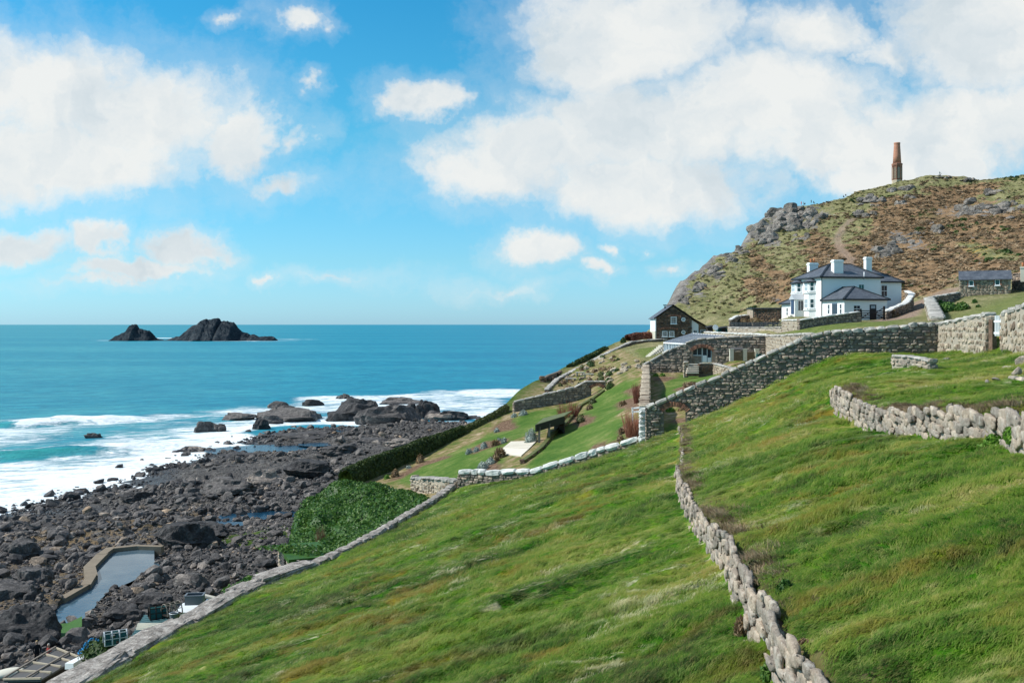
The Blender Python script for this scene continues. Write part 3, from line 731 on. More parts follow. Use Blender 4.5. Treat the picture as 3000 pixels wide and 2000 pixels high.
# crests
crest = np.maximum(ea * sst(np.abs(sda + 1.5), 3.6, .8), eb * sst(np.abs(sdb + 1.0), 3.4, .8))
ca = sst(SX, -96, -84); cb = sst(SX, -140, -132)
foam = np.maximum(foam, np.maximum(ea * sst(np.abs(sda + 1), 4.5, 1.0) * ca * .95, eb * sst(np.abs(sdb), 4.5, 1.0) * cb))
face = np.maximum(ea * sst(np.abs(sda - 1.4), 2.8, 1.2) * (1 - ca), eb * sst(np.abs(sdb - 1.3), 2.6, 1.2) * (1 - cb))
foam = foam * (1 - .97 * face)
foam = np.maximum(foam, crest * .62 * (1 - face))
# white water round the stacks and along the headland
for (px, py, rx, ry) in ((560, 997, 150, 12), (860, 994, 55, 9), (340, 997, 60, 9), (700, 999, 120, 9), (470, 990, 45, 30)):
    x, y = seaP(px, py); foam = np.maximum(foam, .85 * sst(np.hypot((SX - x) / rx, (SY - y) / (ry * 1.6)) + und * .4, 1.2, .5))
foam = np.maximum(foam, .62 * sst(s_in, -14, -1) * sst(SY, 150, 175) * sst(und, -.3, .2))
for (px, py, rx, ry) in ((800, 1215, 16, 26), (1000, 1165, 26, 18), (1180, 1180, 20, 14), (1400, 1215, 14, 20), (1440, 1150, 26, 34), (640, 1262, 10, 14)):
    x, y = seaP(px, py); foam = np.maximum(foam, .66 * sst(np.hypot((SX - x) / rx, (SY - y) / ry) + und * .5, 1.2, .5))
deep = sst(SX / SY, -.5, .12) * .9
turq = face * .9
idx = np.arange(330 * 330).reshape(330, 330)
quads = np.stack([idx[:-1, :-1], idx[1:, :-1], idx[1:, 1:], idx[:-1, 1:]], -1).reshape(-1, 4)
V1 = np.stack([SX, SY, SZ * sst(rS, 2500, 1500)], -1).reshape(-1, 3)
FX, FY = grid_polar(-55, 55, 2600, 90000, 330, 40)
V2 = np.stack([FX, FY, FX * 0], -1).reshape(-1, 3)
i2 = np.arange(330 * 40).reshape(330, 40) + len(V1)
q2 = np.stack([i2[:-1, :-1], i2[1:, :-1], i2[1:, 1:], i2[:-1, 1:]], -1).reshape(-1, 4)
z2 = np.zeros(len(V2)); d2 = (sst(FX / FY, -.5, .12) * .9).reshape(-1)
tag(obj('sea_water', np_mesh('sea_water', np.r_[V1, V2], np.r_[quads, q2], 'sea_water', True, {
    'foam': ('POINT', np.r_[foam.reshape(-1), z2]), 'deep': ('POINT', np.r_[deep.reshape(-1), d2]), 'turq': ('POINT', np.r_[turq.reshape(-1), z2])})), kind='structure')
print('ground, shore, sea', round(time.time() - T0, 1))
# ------------------------------------------------------------------ stone and masonry
def stone_mat(name, dark, mid, light, sc=3.0, tones=None, bump=.7, lichen=0.0):
    tones = tones or [(0, (.55, .55, .58)), (.3, (.8, .78, .77)), (.6, (1.05, 1.0, .97)), (.85, (1.35, 1.25, 1.12)), (1, (1.6, 1.5, 1.42))]
    def f(n):
        p = n.pos()
        col, q = rock_colour(n, p, dark, mid, light, sc)
        col = n.mix(1.0, col, n.ramp(n.rnd(), tones), 'MULTIPLY')
        if lichen:
            col = n.mix(n.math('MULTIPLY', n.ss(n.noise(p, 5.0, 5, .7), .56, .66), lichen), col, (.52, .50, .44))
        return {'Base Color': col, 'Roughness': .92, 'Specular IOR Level': .12, 'Normal': n.bump(n.noise(p, 9 * sc / 3, 6, .75), bump, .06)}
    material(name, f)
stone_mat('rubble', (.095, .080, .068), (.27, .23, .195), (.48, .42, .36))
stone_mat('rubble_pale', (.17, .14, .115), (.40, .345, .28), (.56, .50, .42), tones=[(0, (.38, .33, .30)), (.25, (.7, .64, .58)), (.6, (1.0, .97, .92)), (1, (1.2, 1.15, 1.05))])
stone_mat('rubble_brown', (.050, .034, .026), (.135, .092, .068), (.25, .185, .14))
stone_mat('fieldstone', (.15, .128, .108), (.345, .305, .258), (.54, .49, .425), 3.5, lichen=.5, tones=[(0, (.6, .59, .58)), (.4, (.95, .92, .9)), (.8, (1.1, 1.0, .9)), (1, (1.2, 1.15, 1.08))])
stone_mat('granite_cope', (.20, .185, .165), (.40, .375, .34), (.58, .55, .50), 3, lichen=.35, tones=[(0, (.75, .75, .75)), (1, (1.15, 1.15, 1.15))])
stone_mat('white_cope', (.42, .41, .38), (.66, .65, .62), (.80, .79, .76), 3, lichen=0, tones=[(0, (.88, .88, .88)), (1, (1.05, 1.05, 1.05))], bump=.5)
stone_mat('granite_slab', (.075, .066, .06), (.27, .24, .215), (.56, .52, .475), 2.6, lichen=.55, tones=[(0, (.85, .85, .85)), (1, (1.1, 1.1, 1.1))], bump=1.0)
stone_mat('brick_red', (.15, .075, .055), (.28, .142, .10), (.42, .24, .175), 4)
def flat_mat(name, col, rough=.7, spec=.3, var=.12, sc=6, bump=0.0):
    def f(n):
        p = n.pos(); c = n.mix(n.noise(p, sc, 5, .65), tuple(x * (1 - var) for x in col), tuple(min(1, x * (1 + var)) for x in col))
        d = {'Base Color': c, 'Roughness': rough, 'Specular IOR Level': spec}
        if bump: d['Normal'] = n.bump(n.noise(p, sc * 2, 5, .7), bump, .03)
        return d
    material(name, f)
flat_mat('mortar_dark', (.165, .138, .115), .95, .05, .4, 4, .6)
flat_mat('mortar_pale', (.36, .315, .255), .95, .05, .25, 4, .5)
flat_mat('whitewash', (.74, .73, .69), .9, .1, .08, 3, .25)
flat_mat('render_white', (.80, .795, .78), .9, .1, .06, .7, .1)
flat_mat('paint_white', (.80, .80, .80), .5, .3, .02)
flat_mat('paint_black', (.018, .020, .023), .45, .3, .2)
flat_mat('paint_navy', (.035, .060, .12), .4, .4, .1)
flat_mat('timber_grey', (.22, .19, .16), .85, .1, .3, 5)
flat_mat('timber_pale', (.42, .36, .27), .85, .1, .25, 5)
flat_mat('timber_dark', (.035, .030, .027), .8, .1, .3, 5)
flat_mat('terracotta', (.48, .19, .09), .8, .1, .2)
flat_mat('soil_bare', (.13, .085, .06), .95, .05, .4, 4, .7)
flat_mat('paving_pale', (.62, .57, .48), .85, .15, .12, 1.5, .15)
flat_mat('timber_brown', (.15, .115, .07), .85, .1, .3, 5)
flat_mat('concrete', (.22, .18, .135), .9, .1, .3, 1.4, .4)
flat_mat('metal_grey', (.45, .47, .49), .45, .5, .1)
flat_mat('plastic_grey', (.13, .145, .16), .5, .4, .15)
flat_mat('net_green', (.015, .075, .075), .8, .2, .4, 9)
flat_mat('sheet_green', (.05, .115, .125), .5, .4, .25, 2)
flat_mat('sheet_cream', (.60, .57, .47), .6, .3, .12, 2)
flat_mat('felt_dark', (.030, .032, .036), .85, .15, .3, 4, .5)
flat_mat('panel_grey', (.085, .080, .078), .7, .2, .25, 7)
flat_mat('rope_blue', (.02, .20, .42), .7, .2, .3)
def m_slate(n):
    p = n.pos()
    a = n.noise(p, 1.2, 4, .65); z = n.xyz(p)[2]
    lines = n.ss(n.math('PINGPONG', z, .09), .0, .03)
    c = n.ramp(n.math('ADD', n.math('MULTIPLY', a, .5), n.math('MULTIPLY', n.noise(n.map(p, (3, 3, 7)), 1.0, 3, .7), .5)), [(.35, (.045, .052, .066)), (.5, (.085, .095, .115)), (.65, (.15, .16, .18))])
    c = n.mix(n.math('MULTIPLY', n.math('SUBTRACT', 1.0, lines), .5), c, (.03, .035, .042))
    return {'Base Color': c, 'Roughness': .55, 'Specular IOR Level': .35, 'Normal': n.bump(lines, .5, .03)}
material('slate', m_slate)
def m_glass(n):
    return {'Base Color': (.025, .032, .045), 'Roughness': .08, 'Specular IOR Level': .6}
material('window_glass', m_glass)
material('glass_pale', lambda n: {'Base Color': (.33, .40, .45), 'Roughness': .1, 'Specular IOR Level': .6})
material('glasshouse_roof', lambda n: {'Base Color': (.13, .16, .22), 'Roughness': .18, 'Specular IOR Level': .6})


def unit_stone(seed, k=3, rough=.13, pull=.16):
    """an irregular rounded block filling about -0.5..0.5"""
    r = np.random.default_rng(seed)
    t = np.linspace(-1, 1, k)
    pts = {}; V = []; Fq = []
    def vid(i, j, l):
        if (i, j, l) not in pts: pts[(i, j, l)] = len(V); V.append((t[i], t[j], t[l]))
        return pts[(i, j, l)]
    m = k - 1
    for a in range(m):
        for b in range(m):
            Fq += [(vid(a, b, 0), vid(a, b + 1, 0), vid(a + 1, b + 1, 0), vid(a + 1, b, 0)), (vid(a, b, m), vid(a + 1, b, m), vid(a + 1, b + 1, m), vid(a, b + 1, m)),
                   (vid(a, 0, b), vid(a + 1, 0, b), vid(a + 1, 0, b + 1), vid(a, 0, b + 1)), (vid(a, m, b), vid(a, m, b + 1), vid(a + 1, m, b + 1), vid(a + 1, m, b)),
                   (vid(0, a, b), vid(0, a, b + 1), vid(0, a + 1, b + 1), vid(0, a + 1, b)), (vid(m, a, b), vid(m, a + 1, b), vid(m, a + 1, b + 1), vid(m, a, b + 1))]
    V = np.array(V, float)
    l = np.linalg.norm(V, axis=1); mx = np.abs(V).max(1)
    V = V * (1 - pull * 2.2 * (l / mx - 1) / .732)[:, None]
    V += r.normal(0, rough * .5, V.shape)
    return V * .5, np.array(Fq)
STONES = {}
def stone_set(key, n=10, k=3, rough=.16, pull=.16, seed=1):
    if key not in STONES: STONES[key] = [unit_stone(seed * 100 + i, k, rough, pull) for i in range(n)]
    return STONES[key]
SM_CACHE = {}
def shared(key, i, mat, smooth):
    kk = (key, i, mat, smooth)
    if kk not in SM_CACHE:
        V, Q = STONES[key][i]; SM_CACHE[kk] = np_mesh('stone', V, Q, mat, smooth)
    return SM_CACHE[kk]
def place_pieces(root, items, key, mat, smooth, nmax, pname, rest_name):
    """items: (centre, size, (rz, ry)) ; the ones that show largest become parts, the rest one mesh"""
    if not items: return
    app = np.array([(s[0] * s[2]) / max(1.0, c[0] ** 2 + c[1] ** 2) for c, s, _ in items])
    order = np.argsort(-app)
    o0 = org(root); sets = STONES[key]
    for i in order[:nmax]:
        c, s, (rz, ry) = items[i]
        o = obj(pname, shared(key, int(rng.integers(len(sets))), mat, smooth), root)
        o.location = Vector(c) - o0; o.rotation_euler = (0, ry, rz); o.scale = s
    rest = order[nmax:]
    if len(rest):
        Vs, Qs, rn = [], [], []; b = 0
        for i in rest:
            c, s, (rz, ry) = items[i]
            V, Q = sets[int(rng.integers(len(sets)))]
            M = np.array(Euler((0, ry, rz)).to_matrix())
            W = (V * np.array(s)) @ M.T + (np.array(c) - np.array(o0))
            Vs.append(W); Qs.append(Q + b); b += len(W); rn += [rng.random()] * len(Q)
        o = obj(rest_name, np_mesh(rest_name, np.concatenate(Vs), np.concatenate(Qs), mat, smooth, {'rnd': ('FACE', rn)}), root)
        o['kind'] = 'stuff'
stone_set('angular', 16, 5, .20, .10, 9); stone_set('rubble', 14, 3, .20, .13); stone_set('round', 14, 4, .15, .20, 2); stone_set('cope', 8, 3, .14, .12, 3); stone_set('slab', 8, 10, .03, .10, 4); stone_set('brick', 4, 2, .05, .02, 5)
for i_, (V_, Q_) in enumerate(STONES['slab']):
    n_ = fbm(V_[:, 0] * 4 + i_ * 5, V_[:, 1] * 3, V_[:, 2] * 3, o=4, seed=i_, gain=.6); r_ = fbm(V_[:, 0] * 7, V_[:, 1] * 3 + i_, V_[:, 2] * 2, o=3, seed=40 + i_, ridged=True)
    STONES['slab'][i_] = (V_ * (1 + .30 * n_ + .16 * r_)[:, None], Q_)


class Run:
    """a wall line: plan points with foot and head heights"""
    def __init__(s, prof):
        s.p = np.array(prof, float)
        d = np.hypot(np.diff(s.p[:, 0]), np.diff(s.p[:, 1])); s.s = np.r_[0, np.cumsum(d)]; s.L = s.s[-1]
    def at(s, q):
        return [np.interp(q, s.s, s.p[:, i]) for i in range(4)]
    def tan(s, q):
        a, b = s.at(max(0, q - .3)), s.at(min(s.L, q + .3)); dx, dy = b[0] - a[0], b[1] - a[1]; l = math.hypot(dx, dy) or 1
        return dx / l, dy / l
def px_run(rows): return Run([(*P(px, pt, Y)[:2], P(px, pb, Y)[2], P(px, pt, Y)[2]) for px, pb, pt, Y in rows])
def stone_wall(name, label, run, thick, sw, sh, mat, core_mat, cope=None, faces='near', nmax=300, group=None, holes=(), smooth=False, key='rubble', cat='stone wall', proud=.05, inset=None, sink=.5, ends=True, gap=.86, tilt=.06, core_drop=0.0, skip=0.0):
    a = run.at(run.L / 2)
    root = thing(name, label, cat, (a[0], a[1], a[2]), group)
    core = MB()
    n = max(2, int(run.L / .8))
    cuts = sorted(set([run.L * i / n for i in range(n + 1)] + [h[0] for h in holes] + [h[1] for h in holes]))
    ht = thick / 2 - (max(.085, proud * 1.3) if inset is None else inset)
    def corner(q, sd, z):
        x, y, _, _ = run.at(q); tx, ty = run.tan(q); return (x - ty * sd, y + tx * sd, z)
    for q0, q1 in zip(cuts[:-1], cuts[1:]):
        if q1 - q0 < 1e-4: continue
        m = (q0 + q1) / 2
        lo = None
        for h in holes:
            if h[0] - 1e-6 <= m <= h[1] + 1e-6: lo = h[2]
        z0b, z0t = run.at(q0)[2:]; z1b, z1t = run.at(q1)[2:]; z0t -= core_drop; z1t -= core_drop
        z0b = z0b - sink if lo is None else lo; z1b = z1b - sink if lo is None else lo
        if z0t <= z0b or z1t <= z1b: continue
        vs = [corner(q0, -ht, z0b), corner(q0, ht, z0b), corner(q1, ht, z1b), corner(q1, -ht, z1b), corner(q0, -ht, z0t), corner(q0, ht, z0t), corner(q1, ht, z1t), corner(q1, -ht, z1t)]
        core.add(vs, [(0, 1, 2, 3), (4, 7, 6, 5), (0, 3, 7, 4), (1, 5, 6, 2), (0, 4, 5, 1), (3, 2, 6, 7)])
    core.build('core', core_mat, root)
    items = []
    for side in (-1, 1):
        zmin = run.p[:, 2].min() - .15; zmax = run.p[:, 3].max()
        z = zmin
        while z < zmax:
            rh = sh * rng.uniform(.7, 1.35); q = -rng.uniform(0, sw)
            while q < run.L:
                wd = sw * rng.uniform(.55, 1.7); hh = rh * rng.uniform(.8, 1.15)
                m = q + wd / 2; q += wd
                if m < 0.02 or m > run.L - .02: continue
                x, y, zb, zt = run.at(m); tx, ty = run.tan(m)
                nx, ny = -ty * side, tx * side
                if faces == 'near' and (nx * x + ny * y) > 0: continue
                if faces in (-1, 1) and faces != side: continue
                zc = z + rh / 2 + rng.normal(0, rh * .08)
                if zc + hh * .35 > zt or zc < zb - hh * .4: continue
                bad = False
                for h in holes:
                    if h[0] - wd * .45 < m < h[1] + wd * .45 and zc - hh * .4 < h[2] + .18: bad = True
                if bad or rng.random() < skip: continue
                dp = thick * rng.uniform(.30, .42)
                off = thick / 2 - dp / 2 + rng.normal(0, proud * .6)
                items.append(((x + nx * off, y + ny * off, zc), (wd * gap * 1.06, dp, hh * gap * 1.08), (math.atan2(ty, tx), rng.normal(0, tilt))))
            z += rh
    if ends:
        for q, sg in ((0.03, -1), (run.L - .03, 1)):
            x, y, zb, zt = run.at(q); tx, ty = run.tan(q)
            z = zb
            while z < zt - sh * .4:
                rh = sh * rng.uniform(.8, 1.5)
                items.append(((x + tx * sg * .02, y + ty * sg * .02, z + rh / 2), (sw * .5, thick * .98, rh * .95), (math.atan2(ty, tx), 0)))
                z += rh
    place_pieces(root, items, key, mat, smooth, nmax, 'stone', 'stone_infill')
    if cope:
        cl, ch, cw, cm = cope[:4]
        cits = []; q = 0.0
        while q < run.L - .05:
            l = min(cl * rng.uniform(.6, 1.5), run.L - q)
            if run.L - q - l < cl * .3: l = run.L - q
            m = q + l / 2
            x, y, _, zt = run.at(m); tx, ty = run.tan(m)
            za, zb_ = run.at(q)[3], run.at(q + l)[3]
            cits.append(((x, y, zt + ch * .30 + rng.normal(0, ch * .07)), (l * 1.03 / max(.3, math.cos(math.atan2(zb_ - za, l))), cw * rng.uniform(.9, 1.1), ch * rng.uniform(.85, 1.15)), (math.atan2(ty, tx), -math.atan2(zb_ - za, l))))
            q += l
        place_pieces(root, cits, 'cope', cm, smooth, 300, 'coping_stone', 'coping_infill')
    return root
def arch_bricks(root, run, q0, q1, zspring, rise, depth, thick, mat='brick_red', n=18, side=None):
    """a ring of bricks over an opening"""
    w_ = (q1 - q0) / 2; qc = (q0 + q1) / 2
    Rr = (w_ * w_ + rise * rise) / (2 * rise); zc = zspring + rise - Rr; a0 = math.asin(min(1, w_ / Rr)) * 1.06
    x, y, _, _ = run.at(qc); tx, ty = run.tan(qc)
    items = []
    for i in range(n):
        a = -a0 + 2 * a0 * (i + .5) / n; rr_ = Rr + depth / 2
        q = rr_ * math.sin(a); z = zc + rr_ * math.cos(a)
        items.append(((x + tx * q, y + ty * q, z), (2 * a0 * rr_ / n * .9, thick, depth), (math.atan2(ty, tx), a)))
    place_pieces(root, items, 'brick', mat, False, 300, 'brick', 'brick_infill')

# ---- the big garden wall and its neighbours
R_big = px_run([(1893, 1304, 1197, 66.3), (1952, 1288, 1174, 66.1), (2010, 1272, 1146, 65.8), (2054, 1256, 1128, 65.5), (2105, 1236, 1110, 65.2), (2156, 1212, 1084, 64.9), (2207, 1190, 1063, 64.6), (2258, 1172, 1039, 64.3), (2309, 1150, 1016, 64.0), (2360, 1128, 993, 63.7), (2411, 1110, 980, 63.4), (2450, 1102, 976, 63.2), (2520, 1080, 972, 63), (2600, 1066, 966, 62.8), (2690, 1052, 956, 62.5), (2759, 1036, 953, 62.3)])
def q_at(run, px):
    qs = np.linspace(0, run.L, 2000); X = np.interp(qs, run.s, run.p[:, 0]); Y = np.interp(qs, run.s, run.p[:, 1])
    return float(qs[np.argmin(np.abs(1500 + X / Y * F - px))])
qa, qb = q_at(R_big, 1945), q_at(R_big, 2009)
zsp = P(1977, 1204, 66)[2]; zap = P(1977, 1190, 66)[2]
big = stone_wall('garden_wall', 'long dark rubble garden wall climbing the slope with an arched doorway at its foot', R_big, .62, .36, .19, 'rubble', 'mortar_dark', (.62, .30, .74, 'granite_cope'), holes=[(qa, qb, zap)], proud=.07)
arch_bricks(big, R_big, qa, qb, zsp, zap - zsp, .36, .68, n=20)
ROWS_R = [(2761, 1040, 951, 62.0), (2800, 1036, 945, 59), (2850, 1030, 934, 55.5), (2902, 1026, 924, 52.2)]
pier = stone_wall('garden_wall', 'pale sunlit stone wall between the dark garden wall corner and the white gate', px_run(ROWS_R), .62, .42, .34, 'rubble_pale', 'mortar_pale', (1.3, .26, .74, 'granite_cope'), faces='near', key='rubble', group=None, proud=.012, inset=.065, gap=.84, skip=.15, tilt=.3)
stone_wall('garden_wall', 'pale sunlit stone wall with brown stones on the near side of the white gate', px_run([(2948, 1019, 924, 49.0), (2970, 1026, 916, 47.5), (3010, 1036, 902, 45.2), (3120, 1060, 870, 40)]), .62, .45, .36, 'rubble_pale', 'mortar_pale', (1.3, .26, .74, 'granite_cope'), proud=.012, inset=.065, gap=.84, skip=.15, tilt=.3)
R_low = px_run([(1347, 1430, 1387, 74.4), (1395, 1431, 1386, 73.6), (1441, 1432, 1388, 72.9), (1544, 1421, 1387, 71.4), (1590, 1410, 1376, 70.8), (1636, 1398, 1360, 70.3), (1686, 1386, 1345, 69.7), (1724, 1376, 1334, 69.3), (1770, 1360, 1320, 68.8), (1816, 1341, 1307, 68.3), (1858, 1324, 1293, 67.9), (1892, 1312, 1284, 67.6), (1919, 1305, 1282, 67.3)])
stone_wall('garden_wall', 'low dark garden wall under a thick row of whitewashed coping stones', R_low, .55, .34, .2, 'rubble', 'mortar_dark', (.95, .42, .72, 'white_cope'), proud=.06)
stone_wall('bastion_wall', 'short sunlit stone bastion wall left of the white coped wall above the ivy', px_run([(1216, 1462, 1401, 81), (1250, 1458, 1401, 79.5), (1300, 1450, 1405, 77), (1345, 1440, 1410, 74.9)]), .9, .5, .32, 'rubble_pale', 'mortar_pale', (.9, .22, 1.1, 'granite_cope'), proud=.03, faces='near', sink=1.2)
# garden far wall with its archway
R_far = px_run([(1505, 1212, 1178, 116), (1560, 1210, 1165, 116.6), (1599, 1207, 1155, 117), (1656, 1196, 1142, 117.5), (1694, 1182, 1133, 118), (1700, 1178, 1120, 118), (1725, 1168, 1119, 118.2), (1772, 1155, 1119, 118.6)])
qa, qb = q_at(R_far, 1731), q_at(R_far, 1766)
z1, z2 = P(1750, 1137, 118.4)[2], P(1750, 1130, 118.4)[2]
far_w = stone_wall('garden_wall', 'stone wall across the seaward end of the lawn with a small brick archway', R_far, .55, .5, .27, 'rubble', 'mortar_dark', (.9, .22, .7, 'granite_cope'), holes=[(qa, qb, z2)], proud=.06)
arch_bricks(far_w, R_far, qa, qb, z1, z2 - z1, .36, .6, n=12)
stone_wall('terrace_wall', 'long retaining wall with pale coping above the rock garden running up to the stone house', px_run([(1601, 1150, 1143, 124), (1634, 1122, 1110, 140), (1693, 1105, 1080, 147), (1746, 1076, 1053, 153), (1799, 1046, 1025, 159), (1850, 1022, 1002, 164), (1905, 1013, 997, 167), (1960, 1008, 994, 168.5)]), .6, .6, .32, 'rubble_brown', 'mortar_dark', (1.3, .26, .75, 'granite_cope'), proud=.06)
stone_wall('coast_wall', 'short broken dry wall on the cliff edge beside the sea', px_run([(1588, 1124, 1108, 134), (1606, 1108, 1098, 138), (1630, 1098, 1090, 143), (1656, 1086, 1079, 149)]), .8, .8, .45, 'rubble_brown', 'mortar_dark', None, proud=.15)
R_cur = px_run([(1884, 1100, 1071, 118), (1918, 1098, 1052, 117.6), (1952, 1097, 1033, 117.2), (2003, 1094, 1011, 116.6), (2029, 1092, 999, 116.3), (2067, 1090, 993, 116), (2110, 1064, 991, 115.5), (2156, 1062, 989, 115), (2248, 1056, 985, 114)])
qa, qb = q_at(R_cur, 2029), q_at(R_cur, 2087)
z1, z2 = P(2058, 1029, 116)[2], P(2058, 1018, 116)[2]
cur = stone_wall('garden_wall', 'rubble wall with a sloping top and a wide brick arch holding windows', R_cur, .6, .6, .32, 'rubble', 'mortar_dark', (1.1, .26, .75, 'granite_cope'), holes=[(qa, qb, z2)], proud=.07)
arch_bricks(cur, R_cur, qa, qb, z1, z2 - z1, .42, .66, n=22)
ARCHWIN = (R_cur, qa, qb, P(2058, 1061, 116)[2], z2)
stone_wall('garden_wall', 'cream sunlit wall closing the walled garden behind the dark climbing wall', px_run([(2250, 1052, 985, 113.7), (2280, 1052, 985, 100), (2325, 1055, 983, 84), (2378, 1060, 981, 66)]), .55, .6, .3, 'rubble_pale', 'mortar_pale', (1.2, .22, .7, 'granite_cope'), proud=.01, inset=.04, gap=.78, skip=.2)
R_dep = px_run([(1893, 1100, 1071, 117.2), (1893, 1148, 1100, 97), (1891, 1205, 1138, 80), (1889, 1262, 1174, 70), (1889, 1290, 1192, 66.9)])
stone_wall('garden_wall', 'whitewashed wall seen end on between the lower lawn and the walled garden', R_dep, .8, .5, .28, 'white_cope', 'whitewash', (.55, .2, .80, 'rubble_pale'), faces='near', proud=.01, inset=.04, gap=.8, skip=.2)
# retaining walls of the steps inside the walled garden
stone_wall('step_wall', 'small brown stone wall to the right of the garden steps', px_run([(2047, 1090, 1065, 109), (2094, 1090, 1065, 109)]), .5, .45, .22, 'rubble_brown', 'mortar_dark', (1.4, .12, .6, 'granite_cope'))
stone_wall('step_wall', 'pale low wall running towards the viewer from the corner of the garden steps', px_run([(2095, 1096, 1066, 108.6), (2118, 1100, 1072, 100), (2160, 1112, 1084, 86)]), .5, .5, .25, 'rubble_pale', 'mortar_pale', (1.2, .14, .6, 'granite_cope'), proud=.03)
stone_wall('step_pier', 'square pale pier at the left of the garden steps', px_run([(2003, 1092, 1061, 109), (2016, 1092, 1061, 109)]), .6, .4, .25, 'rubble_pale', 'mortar_pale', (.8, .14, .8, 'granite_cope'))
# round the white house
stone_wall('forecourt_wall', 'dark stone wall with pale coping rising in front of the white house', px_run([(2341, 970, 939, 118), (2407, 954, 929, 119.2), (2463, 947, 922, 120.3), (2517, 943, 914, 121.3)]), .5, .5, .24, 'rubble', 'mortar_dark', (1.3, .2, .66, 'white_cope'), proud=.03)
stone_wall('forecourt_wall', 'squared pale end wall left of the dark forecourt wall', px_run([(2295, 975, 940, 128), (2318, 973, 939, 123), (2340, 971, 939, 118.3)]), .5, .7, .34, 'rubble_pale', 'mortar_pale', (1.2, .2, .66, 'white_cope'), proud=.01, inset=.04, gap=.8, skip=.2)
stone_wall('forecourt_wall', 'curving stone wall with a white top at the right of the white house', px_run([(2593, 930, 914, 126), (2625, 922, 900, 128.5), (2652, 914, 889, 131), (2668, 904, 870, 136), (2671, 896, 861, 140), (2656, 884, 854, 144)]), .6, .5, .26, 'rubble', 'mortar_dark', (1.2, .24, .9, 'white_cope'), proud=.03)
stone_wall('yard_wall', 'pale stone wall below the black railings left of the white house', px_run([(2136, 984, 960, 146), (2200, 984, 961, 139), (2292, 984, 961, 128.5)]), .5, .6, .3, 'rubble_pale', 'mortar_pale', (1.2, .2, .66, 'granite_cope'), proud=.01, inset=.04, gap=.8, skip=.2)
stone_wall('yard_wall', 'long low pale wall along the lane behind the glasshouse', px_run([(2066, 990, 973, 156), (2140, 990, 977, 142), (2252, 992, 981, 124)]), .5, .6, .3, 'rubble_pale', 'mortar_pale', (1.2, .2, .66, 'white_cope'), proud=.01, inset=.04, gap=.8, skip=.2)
stone_wall('yard_wall', 'white topped wall sloping up behind the black railings', px_run([(2139, 958, 937, 148), (2160, 957, 926, 150), (2207, 955, 923, 154)]), .5, .6, .3, 'rubble', 'mortar_dark', (1.2, .2, .66, 'white_cope'), proud=.03)
stone_wall('hut_wall', 'grey stone wall coming down the slope from the hut towards the garden wall', px_run([(2722, 896, 875, 117), (2729, 918, 893, 102), (2738, 938, 910, 90), (2746, 956, 934, 80)]), 1.0, .6, .3, 'rubble_pale', 'mortar_pale', (1.0, .26, 1.2, 'granite_cope'), proud=.04)
stone_wall('hut_wall', 'dark stone wall joining the left end of the stone hut above the shrubs', px_run([(2724, 893, 873, 117.5), (2745, 890, 869, 119.5), (2809, 878, 858, 125)]), .55, .5, .25, 'rubble', 'mortar_dark', (1.0, .2, .7, 'granite_cope'))
stone_wall('hut_wall', 'dark stone wall beyond the right end of the stone hut', px_run([(2970, 858, 806, 128), (3010, 852, 798, 125), (3080, 845, 790, 121)]), .6, .5, .25, 'rubble', 'mortar_dark', (1.0, .2, .7, 'rubble'))
# terrace ruin
stone_wall('ruined_wall', 'ruined knee high wall of pale blocks on the terrace below the garden wall', px_run([(2622, 1066, 1043, 45), (2676, 1070, 1048, 43.4), (2702, 1075, 1053, 42.5), (2733, 1083, 1060, 41.5)]), .45, .42, .17, 'fieldstone', 'mortar_pale', (.6, .12, .5, 'granite_cope'), nmax=120, proud=.03)

# ---- field walls of rounded granite
def drystone(name, label, line, off, zfoot, ztop, sw, sh, thick, nmax=300):
    prof = []
    for (x, y) in line: prof.append((x, y, zfoot(x, y), ztop(x, y)))
    return stone_wall(name, label, Run(prof), thick, sw, sh, 'fieldstone', 'soil_bare', None, faces='near', nmax=nmax, smooth=True, key='angular', proud=.05, sink=.35, ends=False, gap=1.12, tilt=.16, core_drop=.2)
def densify(line, d):
    out = []
    for (a, b), (c, e) in zip(line[:-1], line[1:]):
        n = max(1, int(math.hypot(c - a, e - b) / d))
        out += [(a + (c - a) * i / n, b + (e - b) * i / n) for i in range(n)]
    return out + [line[-1]]
def side_z(x, y, line, dd):
    """ground height at dd to the right of the line"""
    s0, a0, _ = polyline(np.array([x]), np.array([y]), line)
    e = .02; gx = (polyline(np.array([x + e]), np.array([y]), line)[0] - s0)[0] / e; gy = (polyline(np.array([x]), np.array([y + e]), line)[0] - s0)[0] / e
    l = math.hypot(gx, gy) or 1
    return float(land([x + gx / l * dd], [y + gy / l * dd], False)[0])
D1 = [p for p in densify(WALL1, 1.5) if 6.5 < p[1] < 65]
drystone('retaining_wall', 'long low drystone wall of pale rounded stones running downhill through the pasture', D1, 0, lambda x, y: side_z(x, y, WALL1, -.45), lambda x, y: max(side_z(x, y, WALL1, .4) + .02, side_z(x, y, WALL1, -.45) + .18) + .05 * float(vn(x * .9, y * .7, seed=4)), .22, .112, .24)
D2 = [p for p in densify(WALL2, 1.2)]
drystone('retaining_wall', 'curved drystone wall of pale boulders holding up the upper terrace', D2, 0, lambda x, y: side_z(x, y, WALL2, -.5), lambda x, y: side_z(x, y, WALL2, .45) + .03 + .06 * float(vn(x, y * .7, seed=6)), .27, .15, .30)

